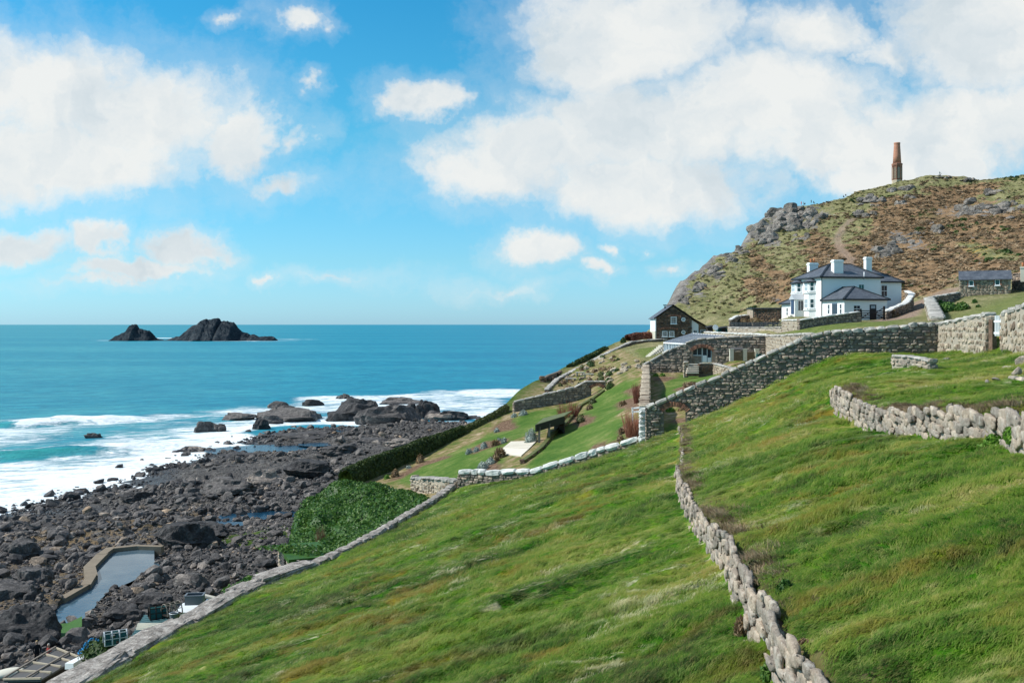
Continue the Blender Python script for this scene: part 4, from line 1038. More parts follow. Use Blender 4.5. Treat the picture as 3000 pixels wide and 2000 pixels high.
# ---- the seaward wall of the pasture: rough granite slabs near, flat stones farther on
fw = thing('pasture_wall', 'thick lichen spotted granite slab wall along the seaward edge of the pasture', 'stone wall', (-13.5, 40, 15.5))
Rf = Run([(x, y, 15.2, 15.75) for x, y in FIELD_WALL if y >= 18])
q = 0.0; near_items = []; far_items = []; under = []
while q < Rf.L:
    x, y, _, _ = Rf.at(q)
    nearp = y < 50.5
    l = rng.uniform(2.0, 4.6) if nearp else rng.uniform(.7, 1.6)
    m = min(Rf.L, q + l / 2)
    x, y, _, _ = Rf.at(m); tx, ty = Rf.tan(m)
    g = gz(x + .5, y)
    if nearp: near_items.append(((x + rng.normal(0, .05), y, g + .06 + rng.normal(0, .05)), (l * 1.04, rng.uniform(.95, 1.25), rng.uniform(.5, .72)), (math.atan2(ty, tx) + rng.normal(0, .03), rng.normal(0, .035))))
    else: far_items.append(((x, y, g + .12), (l * 1.02, rng.uniform(.55, .75), .34), (math.atan2(ty, tx), rng.normal(0, .04))))
    for j in range(int(l / .5)):
        qq = q + j * .5 + .25
        if qq < Rf.L:
            xx, yy, _, _ = Rf.at(qq); t2 = Rf.tan(qq)
            for hh in (0.0, -.32, -.64): under.append(((xx - .1, yy, gz(xx + .5, yy) - .1 + hh), (.55, .7, .36), (math.atan2(t2[1], t2[0]), rng.normal(0, .1))))
    q += l
place_pieces(fw, near_items, 'slab', 'granite_slab', False, 300, 'slab', 'slab_infill')
place_pieces(fw, far_items, 'cope', 'granite_slab', False, 300, 'stone', 'stone_infill')
place_pieces(fw, under, 'rubble', 'granite_slab', False, 0, 'footing_stone', 'footing_infill')
print('walls', round(time.time() - T0, 1))
# ------------------------------------------------------------------ buildings
def V3(p): return Vector(p)
def window(root, c, hx, nrm, wd, ht, cols=2, rows=2, frame='paint_white', glass='window_glass', fw=.07, sill=True, proud=.05, name='window', label=None):
    """frame with glazing bars; the pane is its child"""
    c, hx, nrm = V3(c), V3(hx).normalized(), V3(nrm).normalized(); up = Vector((0, 0, 1))
    m = MB()
    def bar(a0, a1, z0, z1, p): m.frame(c, hx, up, nrm, (a0, z0, -.02), (a1, z1, p))
    bar(-wd / 2, -wd / 2 + fw, -ht / 2, ht / 2, proud); bar(wd / 2 - fw, wd / 2, -ht / 2, ht / 2, proud)
    bar(-wd / 2 + fw, wd / 2 - fw, -ht / 2, -ht / 2 + fw, proud); bar(-wd / 2 + fw, wd / 2 - fw, ht / 2 - fw, ht / 2, proud)
    for i in range(1, cols):
        x = -wd / 2 + wd * i / cols; bar(x - .018, x + .018, -ht / 2 + fw, ht / 2 - fw, proud - .012)
    for j in range(1, rows):
        z = -ht / 2 + ht * j / rows; b = .035 if rows == 2 else .02
        bar(-wd / 2 + fw, wd / 2 - fw, z - b, z + b, proud - .008)
    f = m.build(name, frame, root)
    if label: f['label'] = label
    p = MB(); p.frame(c, hx, up, nrm, (-wd / 2 + fw * .6, -ht / 2 + fw * .6, -.02), (wd / 2 - fw * .6, ht / 2 - fw * .6, proud - .03)); p.build('pane', glass, f)
    if sill:
        s = MB(); s.frame(c, hx, up, nrm, (-wd / 2 - .1, -ht / 2 - .09, -.02), (wd / 2 + .1, -ht / 2, proud + .09)); s.build('sill', frame, f)
    return f
def hip_roof(root, Lf, a0, a1, b0, b1, ze, ridge, mat='slate', edge='paint_black', th=.12, name='roof'):
    """ridge: two (a, b, z) ends; eaves rectangle a0..a1, b0..b1"""
    A, B, Cc, D = (Lf(a0, b0, ze), Lf(a1, b0, ze), Lf(a1, b1, ze), Lf(a0, b1, ze))
    r0, r1 = Lf(*ridge[0]), Lf(*ridge[1])
    m = MB()
    along_a = abs(ridge[1][0] - ridge[0][0]) > abs(ridge[1][1] - ridge[0][1])
    lows = [tuple(p[:2]) + (p[2] - th,) for p in (A, B, Cc, D)]
    if along_a: faces = [(0, 1, 5, 4), (1, 2, 5), (2, 3, 4, 5), (3, 0, 4)]
    else: faces = [(0, 1, 4), (1, 2, 5, 4), (2, 3, 5), (3, 0, 4, 5)]
    m.add([A, B, Cc, D, r0, r1], faces)
    o = m.build(name, mat, root)
    e = MB()
    for p, q in ((A, B), (B, Cc), (Cc, D), (D, A)):
        e.bar((p[0], p[1], p[2] - .06), (q[0], q[1], q[2] - .06), .12, .2)
    e.build('gutter', edge, root)
    rt = MB()
    ends = [(A, r0), (D, r0), (B, r1), (Cc, r1)] if along_a else [(A, r0), (B, r0), (D, r1), (Cc, r1)]
    for p, q in ends + [(r0, r1)]: rt.bar((p[0], p[1], p[2] + .03), (q[0], q[1], q[2] + .03), .24, .10)
    rt.build('ridge_tile', edge, o)
    return o
def block(root, Lf, a0, a1, b0, b1, z0, z1, mat, name='wall'):
    m = MB(); p = [Lf(a0, b0, z0), Lf(a1, b0, z0), Lf(a1, b1, z0), Lf(a0, b1, z0)]
    m.poly(p, (0, 0, z1 - z0)); return m.build(name, mat, root)
# ---- the white house
HA = R(10); HU = Vector((math.cos(HA), math.sin(HA), 0)); HW = Vector((-math.sin(HA), math.cos(HA), 0)); HC = Vector((41.7, 134, 0)); ZG = 28.5
def HL(a, b, z): return tuple(HC + HU * a + HW * b + Vector((0, 0, z)))
house = thing('white_house', 'large white rendered house with hipped slate roofs and two storey bay windows', 'house', HL(4, 4, ZG))
block(house, HL, 0, 8.6, 0, 8.3, 27.2, 34.35, 'render_white')
block(house, HL, 8.6, 12.6, 1.5, 8.3, 27.2, 33.85, 'render_white')
block(house, HL, .02, 6.0, -6.0, 0, 27.2, 31.2, 'render_white')
block(house, HL, .3, 5.0, 8.3, 12.9, 27.2, 31.0, 'render_white')
hip_roof(house, HL, -.3, 8.9, -.3, 8.6, 34.4, ((3.3, 4.15, 36.4), (6.4, 4.15, 36.4)))
hip_roof(house, HL, 8.3, 12.9, 1.2, 8.6, 33.9, ((7.4, 4.9, 35.75), (10.1, 4.9, 35.75)))
hip_roof(house, HL, -.25, 6.3, -6.3, .0, 31.25, ((3.0, -3.0, 33.0), (3.0, -.02, 33.0)))
hip_roof(house, HL, 0, 5.3, 8.3, 13.2, 31.05, ((2.6, 8.32, 32.6), (2.6, 10.6, 32.6)))
def chimney(a, b, wa, wb, z0, z1, pots=0, sill=True):
    m = MB(); m.poly([HL(a - wa / 2, b - wb / 2, z0), HL(a + wa / 2, b - wb / 2, z0), HL(a + wa / 2, b + wb / 2, z0), HL(a - wa / 2, b + wb / 2, z0)], (0, 0, z1 - z0))
    c = m.build('chimney', 'render_white', house)
    m = MB(); m.poly([HL(a - wa / 2 - .08, b - wb / 2 - .08, z1 - .32), HL(a + wa / 2 + .08, b - wb / 2 - .08, z1 - .32), HL(a + wa / 2 + .08, b + wb / 2 + .08, z1 - .32), HL(a - wa / 2 - .08, b + wb / 2 + .08, z1 - .32)], (0, 0, .18)); m.build('chimney_band', 'render_white', c)
    for i in range(pots):
        q = (i - (pots - 1) / 2) * .5; m = MB(); m.tube([HL(a + q, b, z1 - .02), HL(a + q, b, z1 + .3), HL(a + q, b, z1 + .55)], [.15, .13, .17], 8); m.build('chimney_pot', 'terracotta', c)
chimney(2.4, 7.4, 1.3, .8, 34.0, 36.75, 2); chimney(2.95, 1.35, 1.35, .85, 34.5, 36.8); chimney(8.75, 3.6, .85, .7, 34.8, 37.4)
m = MB(); m.tube([HL(6.1, -.12, 34.1), HL(6.1, -.12, 35.1)], .07, 6); m.tube([HL(6.1, -.12, 34.1), HL(6.1, .06, 34.0)], .07, 6); m.build('flue_pipe', 'paint_white', house)
def bay(b, z0, z1):
    hw, pr, sl = 1.28, .75, .62
    base = [HL(.0, b - hw, z0), HL(-pr, b - hw + sl, z0), HL(-pr, b + hw - sl, z0), HL(.0, b + hw, z0)]
    m = MB(); m.poly(base, (0, 0, z1 - z0)); by = m.build('bay', 'render_white', house)
    m = MB(); g = .16
    ev = [HL(.03, b - hw - g, z1), HL(-pr - g, b - hw + sl - .05, z1), HL(-pr - g, b + hw - sl + .05, z1), HL(.03, b + hw + g, z1)]; t = [HL(.03, b - .35, z1 + .55), HL(.03, b + .35, z1 + .55)]
    m.add(ev + t, [(0, 1, 4), (1, 2, 5, 4), (2, 3, 5), (0, 4, 5, 3), (0, 3, 2, 1)]); m.build('bay_roof', 'slate', by)
    m = MB()
    for p, q in zip(ev[:-1], ev[1:]): m.bar((p[0], p[1], p[2] - .07), (q[0], q[1], q[2] - .07), .1, .2)
    m.build('bay_gutter', 'paint_black', by)
    return by
for bb in (3.0, 6.9):
    by = bay(bb, 27.2, 33.85)
    for zc, hh in ((33.15, 1.25), (30.85, 1.3)):
        for a0, b0, a1, b1 in ((0, bb - 1.28, -.75, bb - .66), (-.75, bb - .66, -.75, bb + .66)):
            p0, p1 = Vector(HL(a0, b0, zc)), Vector(HL(a1, b1, zc)); hx = (p1 - p0).normalized(); nr = hx.cross(Vector((0, 0, 1)))
            if nr.dot(HU) > 0: nr = -nr
            L_ = (p1 - p0).length
            window(house, (p0 + p1) / 2, hx, nr, L_ * (.62 if L_ < 1.2 else .72), hh, 2 if L_ > 1.2 else 1, 2, fw=.08, glass='window_glass' if L_ < 1.2 else 'glass_pale')
        m = MB()
        z_ = zc - hh / 2 - .22
        for (a0, b0, a1, b1) in ((.02, bb - 1.36, -.83, bb - .70), (-.83, bb - .70, -.83, bb + .70), (-.83, bb + .70, .02, bb + 1.36)): m.bar(HL(a0, b0, z_), HL(a1, b1, z_), .1, .1)
        m.build('string_course', 'render_white', by)
m = MB(); m.frame(HL(-.03, 4.95, 32.05), HW, (0, 0, 1), HU, (-.34, -.42, -.03), (.34, .42, .03)); m.build('brick_panel', 'brick_red', house)
# porch with gable roof, door and steps
pb = 5.15
m = MB(); m.poly([HL(-1.7, pb - .65, 27.2), HL(0, pb - .65, 27.2), HL(0, pb + .65, 27.2), HL(-1.7, pb + .65, 27.2)], (0, 0, 4.3)); porch = m.build('porch', 'render_white', house)
m = MB(); m.add([HL(-1.9, pb - .85, 31.45), HL(.0, pb - .85, 31.45), HL(-1.9, pb, 32.2), HL(0, pb, 32.2), HL(-1.9, pb + .85, 31.45), HL(0, pb + .85, 31.45)], [(0, 1, 3, 2), (2, 3, 5, 4), (0, 2, 4), (1, 5, 3), (0, 4, 5, 1)]); m.build('porch_roof', 'metal_grey', porch)
m = MB(); m.frame(HL(-1.72, pb, 30.45), HW, (0, 0, 1), -HU, (-.42, -1.0, 0), (.42, 1.0, .05)); m.build('door', 'paint_navy', porch)
window(house, HL(-.85, pb - .67, 30.6), HU, -HW, .9, 1.5, 2, 1, sill=False)
for i in range(5):
    m = MB(); m.frame(HL(-1.9 - .35 * i, pb + .2, 29.3 - .2 * i), HU, HW, (0, 0, 1), (-.36, -.6, -1.2), (0, .7, 0)); m.build('step', 'paving_pale', house)
# windows of the long side, the annexe and the rear wing
window(house, HL(5.75, 0, 32.75), HU, -HW, .85, 1.4, 2, 2)
window(house, HL(10.0, 1.5, 32.6), HU, -HW, .95, 1.6, 2, 2)
window(house, HL(9.6, 1.5, 29.7), HU, -HW, .9, .9, 2, 1)
window(house, HL(.02, -1.9, 30.0), -HW, -HU, .55, 1.35, 1, 2)
window(house, HL(.02, -5.1, 30.0), -HW, -HU, .55, 1.35, 1, 2)
window(house, HL(1.75, -6.0, 30.0), HU, -HW, 1.0, .95, 2, 2)
window(house, HL(.3, 11.0, 29.8), -HW, -HU, .6, 1.3, 2, 2); window(house, HL(.3, 8.9, 29.9), -HW, -HU, .5, 1.1, 1, 2)
m = MB(); m.frame(HL(0, -3.5, 29.9), -HW, (0, 0, 1), -HU, (-.65, -1.3, 0), (.65, .85, .04)); dd = m.build('door', 'paint_navy', house); dd['label'] = 'navy blue double door with glazed leaves'
m = MB(); [m.frame(HL(0, -3.5, 29.9), -HW, (0, 0, 1), -HU, (x0, -.6, .04), (x1, .75, .055)) for x0, x1 in ((-.55, -.07), (.07, .55))]; m.build('pane', 'window_glass', dd)
m = MB(); m.frame(HL(4.0, -6.0, 29.6), HU, (0, 0, 1), -HW, (-.45, -1.05, 0), (.45, .95, .05)); d2_ = m.build('door', 'paint_black', house); d2_['label'] = 'black back door with a small glazed top'
m = MB(); m.frame(HL(4.0, -6.0, 29.6), HU, (0, 0, 1), -HW, (-.3, .45, .05), (.3, .8, .06)); m.build('pane', 'glass_pale', d2_)
for a, b in ((0.03, -.04),):
    m = MB(); m.tube([HL(-.06, -.06, 28.5), HL(-.06, -.06, 34.3)], .05, 6); m.build('drainpipe', 'paint_black', house)
# ---- five bar gate and posts
gt = thing('field_gate', 'dark wooden five bar gate across the lane beside the white house', 'gate', P(2555, 938, 123.5))
ga, gb = Vector(P(2521, 938, 121.6)), Vector(P(2590, 938, 125.6)); ga.z = gb.z = 28.55
for p, h in ((ga, 1.35), (gb, 1.75)):
    m = MB(); m.box((p.x, p.y, p.z + h / 2 - .2), (.2, .2, h + .4)); m.build('post', 'timber_dark', gt)
gd = (gb - ga).normalized()
for z in (.22, .42, .64, .86, 1.12):
    m = MB(); m.bar(ga + gd * .15 + Vector((0, 0, z)), gb - gd * .15 + Vector((0, 0, z)), .05, .1); m.build('rail', 'timber_dark', gt)
for t0, z0, t1, z1 in ((.04, .2, .45, 1.1), (.96, .2, .55, .9), (.52, .7, .96, 1.5), (.04, .15, .04, 1.2), (.96, .15, .96, 1.2)):
    m = MB(); m.bar(ga + (gb - ga) * t0 + Vector((0, -.06, z0)), ga + (gb - ga) * t1 + Vector((0, -.06, z1)), .05, .09); m.build('brace', 'timber_dark', gt)
# ---- brown stone house on the point
sx0, sx1, sy0, sy1 = 24.2, 30.4, 168.0, 174.2; sxa = (sx0 + sx1) / 2 - .1; sze, sza, szb = 29.06, 31.2, 24.6
sh = thing('stone_house', 'brown stone house with white window frames and a gable facing the garden', 'house', (sxa, sy0, 25.6))
m = MB(); m.add([(sx0 + .12, sy0 + .1, szb), (sx1 - .1, sy0 + .1, szb), (sx1 - .1, sy0 + .1, sze - .05), (sxa, sy0 + .1, sza - .15), (sx0 + .12, sy0 + .1, sze - .05), (sx0 + .12, sy1, szb), (sx1 - .1, sy1, szb), (sx1 - .1, sy1, sze - .05), (sxa, sy1, sza - .15), (sx0 + .12, sy1, sze - .05)],
             [(0, 1, 2, 3, 4), (9, 8, 7, 6, 5), (0, 4, 9, 5), (1, 6, 7, 2), (4, 3, 8, 9), (3, 2, 7, 8)]); m.build('wall', 'mortar_dark', sh)
m = MB(); m.box((sx0 + .06, (sy0 + sy1) / 2, (26.9 + sze) / 2 - .02), (.14, sy1 - sy0 + .05, sze - 26.9)); m.build('side_cladding', 'paint_white', sh)
m = MB(); m.box((sx0 + .04, (sy0 + sy1) / 2, 25.75), (.18, sy1 - sy0 + .1, 2.3)); m.build('side_plinth', 'sheet_cream', sh)
GW = [(P(1973.5, 938, 168), 1.0, 1.22), (P(1947.5, 978, 168), .9, .95), (P(1967.5, 978, 168), .9, .95)]
GRd = [(P(2002, 936, 168), .30), (P(2002, 973.5, 168), .30)]
its = []
z = 25.0
while z < sza:
    rh = rng.uniform(.22, .42); x = sx0 + .1
    while x < sx1:
        wd = rng.uniform(.3, .8); cx = x + wd / 2; zc = z + rh / 2; x += wd
        top = sze + (sza - sze) * (1 - abs(cx - sxa) / 3.15) - .12
        if zc + rh * .45 > top or cx + wd * .4 > sx1: continue
        if any(abs(cx - c[0]) < a / 2 + wd * .35 and abs(zc - c[2]) < b / 2 + rh * .3 for c, a, b in GW) or any(math.hypot(cx - c[0], zc - c[2]) < r_ + .15 for c, r_ in GRd): continue
        its.append(((cx, sy0 + .09 + rng.normal(0, .02), zc), (wd * .94, .22, rh * .92), (0, rng.normal(0, .05))))
    z += rh
place_pieces(sh, its, 'rubble', 'rubble_brown', False, 300, 'stone', 'stone_infill')
for c, a, b in GW: window(sh, (c[0], sy0 - .02, c[2]), (1, 0, 0), (0, -1, 0), a, b, 4, 4, fw=.1, proud=.1)
for c, r_ in GRd:
    m = MB(); m.tube([(c[0] + r_ * math.cos(t), sy0 - .08, c[2] + r_ * math.sin(t)) for t in np.linspace(0, 2 * math.pi, 17)], .075, 6, False); f_ = m.build('window', 'paint_white', sh); f_['label'] = 'round window with a white rim'
    m = MB(); m.poly([(c[0] + r_ * math.cos(t), sy0 - .02, c[2] + r_ * math.sin(t)) for t in np.linspace(0, 2 * math.pi, 17)[:-1]], (0, -.04, 0)); m.build('pane', 'glass_pale', f_)
for c, wd in ((P(1974, 923, 168), 1.1), (P(1957, 960, 168), 1.5)):
    for i in range(9):
        t = (i - 4) / 4; m = MB(); m.frame((c[0] + t * wd, sy0 - .04, c[2] - abs(t) ** 2 * .2), (1, 0, 0), (0, 0, 1), (0, -1, 0), (-wd / 9, -.16, 0), (wd / 9 - .02, .16, .06)); m.build('brick', 'brick_red', sh)
m = MB(); ov = .25
for (xa, za, xb, zb) in ((sxa, sza, sx0 - .3, sze - .15), (sxa, sza, sx1 + .1, sze - .08)):
    m.poly([(xa, sy0 - ov, za), (xb, sy0 - ov, zb), (xb, sy1 + .2, zb), (xa, sy1 + .2, za)], (0, 0, .1))
rf = m.build('roof', 'slate', sh)
m = MB(); m.bar((sxa, sy0 - ov - .03, sza + .06), (sx0 - .3, sy0 - ov - .03, sze - .09), .08, .16); m.bar((sxa, sy0 - ov - .03, sza + .06), (sx1 + .1, sy0 - ov - .03, sze - .02), .08, .16); m.bar((sxa, sy0 - ov, sza + .12), (sxa, sy1, sza + .12), .2, .1); m.build('barge_board', 'timber_dark', rf)
lx1, lz1 = 33.0, 27.5
m = MB(); m.poly([(sx1 - .1, sy0 + .5, szb), (lx1, sy0 + .5, szb), (lx1, sy0 + .5, lz1), (sx1 - .1, sy0 + .5, sze - .1)], (0, 7, 0)); lt = m.build('lean_to', 'rubble_brown', sh)
m = MB(); m.poly([(sx1 + .0, sy0 + .42, szb), (sx1 + 1.15, sy0 + .42, szb), (sx1 + 1.15, sy0 + .42, 28.0), (sx1, sy0 + .42, sze - .3)], (0, .06, 0)); m.build('lean_to_render', 'paint_white', lt)
m = MB(); m.poly([(sx1, sy0 - .1, sze), (lx1 + .25, sy0 - .1, lz1 - .1), (lx1 + .25, sy0 + 7.6, lz1 - .1), (sx1, sy0 + 7.6, sze)], (0, 0, .12)); m.build('lean_to_roof', 'timber_dark', lt)
window(sh, (sx1 + .6, sy0 + .42, 26.6), (1, 0, 0), (0, -1, 0), .6, .9, 2, 4, fw=.06); window(sh, (sx1 + 1.9, sy0 + .5, 26.7), (1, 0, 0), (0, -1, 0), .9, .8, 3, 3, fw=.06)
m = MB(); m.tube([P(1948, 909, 172), P(1948, 896, 172)], .12, 8); m.box(P(1948, 893.5, 172), (.55, .3, .12)); m.bar(P(1945, 896, 172), P(1945, 892, 172), .08); m.bar(P(1951, 896, 172), P(1951, 892, 172), .08); m.build('stove_pipe', 'paint_black', sh)
# ---- small stone hut up the slope
hx0, hx1 = P(2810, 850, 125)[0], P(2962, 850, 125)[0]; hy0, hy1 = 125.0, 129.6; hzb, hze, hzr = 30.8, 33.6, 34.75
ht_ = thing('stone_hut', 'small pale stone hut with a grey slate roof and two square windows', 'hut', ((hx0 + hx1) / 2, hy0, 31.6))
m = MB(); m.box(((hx0 + hx1) / 2, (hy0 + hy1) / 2 + .04, (hzb + hze) / 2), (hx1 - hx0 - .1, hy1 - hy0 - .1, hze - hzb)); m.build('wall', 'mortar_pale', ht_)
its = []; HWN = [(P(2845, 829, 125), .62, .72), (P(2922, 828, 125), .62, .72)]
z = hzb
while z < hze - .1:
    rh = rng.uniform(.16, .3); x = hx0
    while x < hx1 - .1:
        wd = rng.uniform(.25, .6); cx = x + wd / 2; zc = z + rh / 2; x += wd
        if cx + wd * .4 > hx1 or zc + rh / 2 > hze: continue
        if any(abs(cx - c[0]) < a / 2 + wd * .3 + .05 and abs(zc - c[2]) < b / 2 + rh * .3 + .03 for c, a, b in HWN): continue
        its.append(((cx, hy0 + .07 + rng.normal(0, .015), zc), (wd * .9, .2, rh * .88), (0, rng.normal(0, .05))))
    z += rh
z = hzb
while z < hze:
    for y in np.arange(hy0 + .3, hy1, .55): its.append(((hx0 + .06, y, z + .12), (.2, .48, .24), (0, 0)))
    z += .28
place_pieces(ht_, its, 'rubble', 'rubble_pale', False, 300, 'stone', 'stone_infill')
for c, a, b in HWN:
    window(ht_, (c[0], hy0 - .03, c[2]), (1, 0, 0), (0, -1, 0), a, b, 1, 1, fw=.07)
    for sg in (-1, 1):
        for k in range(4): m = MB(); m.box((c[0] + sg * (a / 2 + .12), hy0 - .01, c[2] - b / 2 + .1 + k * .2), (.16, .1, .16)); m.build('brick', 'brick_red', ht_)
m = MB(); ym = (hy0 + hy1) / 2
m.poly([(hx0 - .12, hy0 - .25, hze - .04), (hx1 + .12, hy0 - .25, hze - .04), (hx1 + .12, ym, hzr), (hx0 - .12, ym, hzr)], (0, 0, .1)); m.poly([(hx0 - .12, ym, hzr), (hx1 + .12, ym, hzr), (hx1 + .12, hy1 + .2, hze - .04), (hx0 - .12, hy1 + .2, hze - .04)], (0, 0, .1))
rf = m.build('roof', 'slate', ht_); ht_.rotation_euler = (0, 0, R(-24)); ht_.scale = (.9, 1, 1)
m = MB(); m.poly([(hx0, hy0 + .05, hze - .1), (hx0, hy1, hze - .1), (hx0, ym, hzr - .03)], (.2, 0, 0)); m.poly([(hx1 - .2, hy0 + .05, hze - .1), (hx1 - .2, hy1, hze - .1), (hx1 - .2, ym, hzr - .03)], (.2, 0, 0)); m.build('gable', 'rubble_pale', ht_)
m = MB(); c = P(2973, 801, 127.2); m.box((c[0], c[1], c[2] - .2), (.62, .55, 1.9)); m.box((c[0], c[1], c[2] + .6), (.74, .66, .12)); ch = m.build('chimney', 'sheet_cream', ht_)
m = MB(); m.tube([(c[0], c[1], c[2] + .74), (c[0], c[1], c[2] + 1.05), (c[0], c[1], c[2] + 1.25)], [.17, .14, .18], 8); m.build('chimney_pot', 'terracotta', ch)
# ---- glasshouse
gh = thing('glasshouse', 'lean-to glasshouse with a blue grey roof behind the arched garden wall', 'greenhouse', P(1985, 1020, 126))
e0, e1 = Vector(P(1945, 1004, 128)), Vector(P(2016, 1008, 120.5)); r0, r1 = Vector(P(2030, 978, 137)), Vector(P(2122, 985, 129))
m = MB(); m.poly([e0, e1, r1, r0], (0, 0, .08)); m.build('roof', 'glasshouse_roof', gh)
for i in range(13):
    t = i / 12; a, b = e0.lerp(e1, t), r0.lerp(r1, t); m = MB(); m.bar(a + Vector((0, 0, .11)), b + Vector((0, 0, .11)), .07, .06); m.build('rafter', 'metal_grey', gh)
m = MB(); m.bar(e0, e1, .16, .16); m.bar(r0 + Vector((0, 0, .08)), r1 + Vector((0, 0, .08)), .16, .1); m.bar(e0, r0, .14, .14); m.build('eaves_beam', 'paint_white', gh)
dn = Vector((0, 0, -1.9))
m = MB(); m.poly([e0 + Vector((.06, .06, 0)), e1 + Vector((.06, .06, 0)), e1 + dn, e0 + dn]); m.poly([e0 + Vector((.06, 0, 0)), r0, r0 + dn * 1.3, e0 + dn]); m.build('glazing', 'glass_pale', gh)
for i in range(15):
    a = e0.lerp(e1, i / 14); m = MB(); m.bar(a, a + dn, .09, .09); m.build('glazing_bar', 'paint_white' if i % 2 else 'metal_grey', gh)
m = MB(); m.box(P(2035, 985, 141), (.7, .5, .4)); m.build('vent', 'paint_white', gh)
# ---- arched garden window and door
run, qa, qb, zb0, zt0 = ARCHWIN
aw = thing('arched_window', 'glazed screen with a white door under the wide brick arch', 'window', (*run.at((qa + qb) / 2)[:2], zb0))
def AL(q, z, off=0.0):
    x, y, _, _ = run.at(qa + q); tx, ty = run.tan(qa + q); return Vector((x - ty * off * -1, y + tx * off, z))
wA = qb - qa; tx, ty = run.tan(qa + wA / 2); hx = Vector((tx, ty, 0)); nn = Vector((ty, -tx, 0)); mid_ = AL(wA / 2, zb0)
zt1 = zt0 + .0
m = MB(); m.frame(AL(wA / 2, zb0, .12), hx, (0, 0, 1), nn, (-wA / 2, 0, -.03), (wA / 2, zt0 - zb0, 0)); m.build('pane', 'window_glass', aw)
m = MB()
for q, d_ in ((0.06, .1), (wA * .26, .07), (wA * .5, .1), (wA * .53, .06), (wA * .76, .09), (wA - .06, .1)): m.frame(AL(q, zb0, .12), hx, (0, 0, 1), nn, (-d_ / 2, 0 if q > wA * .45 else .8, 0), (d_ / 2, zt0 - zb0, .06))
m.frame(AL(wA * .25, zb0 + .8, .12), hx, (0, 0, 1), nn, (-wA * .25, -.06, 0), (wA * .25, .06, .08)); m.build('window_frame', 'metal_grey', aw)
m = MB(); m.frame(AL(wA * .63, zb0, .1), hx, (0, 0, 1), nn, (-wA * .09, .02, 0), (wA * .1, .8, .06)); m.frame(AL(wA * .88, zb0, .1), hx, (0, 0, 1), nn, (-wA * .09, .02, 0), (wA * .08, .55, .06)); m.build('door_panel', 'paint_white', aw)
m = MB(); m.frame(AL(wA * .25, zb0, .12), hx, (0, 0, 1), nn, (-wA * .25, -.3, -.1), (wA * .25, .76, .03)); m.build('stall_riser', 'rubble', aw)
# ---- garden steps
st = thing('garden_steps', 'flight of pale stone steps between the brown wall and the pier', 'steps', P(2031, 1092, 107.5))
for i in range(5):
    a = P(2012 + i * 1.2, 1091 - i * 6.2, 107 + i * .55); b = P(2048, 1091 - i * 6.2, 107 + i * .55)
    m = MB(); m.poly([(a[0], a[1], a[2]), (b[0], b[1], b[2]), (b[0], b[1] + .75, b[2]), (a[0], a[1] + .75, a[2])], (0, 0, -.1)); s_ = m.build('step', 'paving_pale', st)
    m = MB(); m.poly([(a[0], a[1] + .06, a[2] - .1), (b[0], b[1] + .06, b[2] - .1), (b[0], b[1] + .9, b[2] - .1), (a[0], a[1] + .9, a[2] - .1)], (0, 0, -.3)); m.build('riser', 'rubble_brown', s_)
# ---- compost bays
cb = thing('compost_bay', 'pair of timber board compost bays between pale posts against the garden wall', 'compost bin', P(2178, 1054, 112))
zc0 = P(2178, 1056, 112)[2]
for px_0 in (2143, 2182, 2217):
    c = P(px_0, 1040, 112); m = MB(); m.box((c[0], c[1], zc0 + .6), (.42, .42, 1.3)); m.box((c[0], c[1], zc0 + 1.28), (.5, .5, .1)); m.build('post', 'sheet_cream', cb)
for a_, b_ in ((2149, 2177), (2187, 2213)):
    for k in range(5):
        p0, p1 = P(a_, 1040, 111.95), P(b_, 1040, 111.95); m = MB(); m.bar((p0[0], p0[1], zc0 + .1 + k * .2), (p1[0], p1[1], zc0 + .1 + k * .2), .05, .185); m.build('board', 'timber_brown', cb)
p0, p1 = P(2147, 1040, 112), P(2180, 1040, 112); m = MB(); m.poly([(p0[0], 111.8, zc0 + 1.2), (p1[0], 111.8, zc0 + 1.25), (p1[0], 113.4, zc0 + 1.42), (p0[0], 113.4, zc0 + 1.38)], (0, 0, .07)); m.build('lid', 'panel_grey', cb)
bn = thing('garden_trolley', 'small teal green mesh bin beside the compost bays', 'bin', P(2226, 1046, 109))
c = P(2227, 1043, 109); m = MB(); m.box(c, (.75, .5, .45)); m.build('bin_body', 'net_green', bn); m = MB(); [m.bar((c[0] + dx_, c[1] - .27, c[2] - .3), (c[0] + dx_, c[1] - .27, c[2] + .35), .05) for dx_ in (-.35, -.12, .12, .35)]; m.build('bin_rail', 'net_green', bn)
# ---- white gate in the pale wall
wg = thing('garden_gate', 'narrow white slatted gate hung in the gap of the pale garden wall', 'gate', P(2919, 985, 51))
p0, p1 = Vector(P(2914, 985, 50.4)), Vector(P(2935, 985, 49.4)); zt, zb = P(0, 924, 50.5)[2], P(0, 984, 50.5)[2]
for k in range(4):
    a = p0.lerp(p1, (k + .5) / 4); m = MB(); m.box((a.x, a.y, (zt + zb) / 2), (.05, .05, zt - zb), R(-60)); m.box((a.x, a.y, (zt + zb) / 2), (.075, .03, zt - zb - .02), R(-20)); m.build('slat', 'paint_white', wg)
for z in (zb + .15, zt - .3):
    m = MB(); m.bar((p0.x, p0.y + .05, z), (p1.x, p1.y + .05, z), .04, .1); m.build('rail', 'paint_white', wg)
m = MB(); m.box((p1.x - .02, p1.y - .06, zb - .08), (.2, .1, .16)); m.build('latch', 'terracotta', wg)
c = P(2908, 980, 51.9); m = MB(); m.box((c[0], c[1], 27.1), (.22, .4, 2.3)); jm = m.build('gatepost', 'rubble_brown', wg)
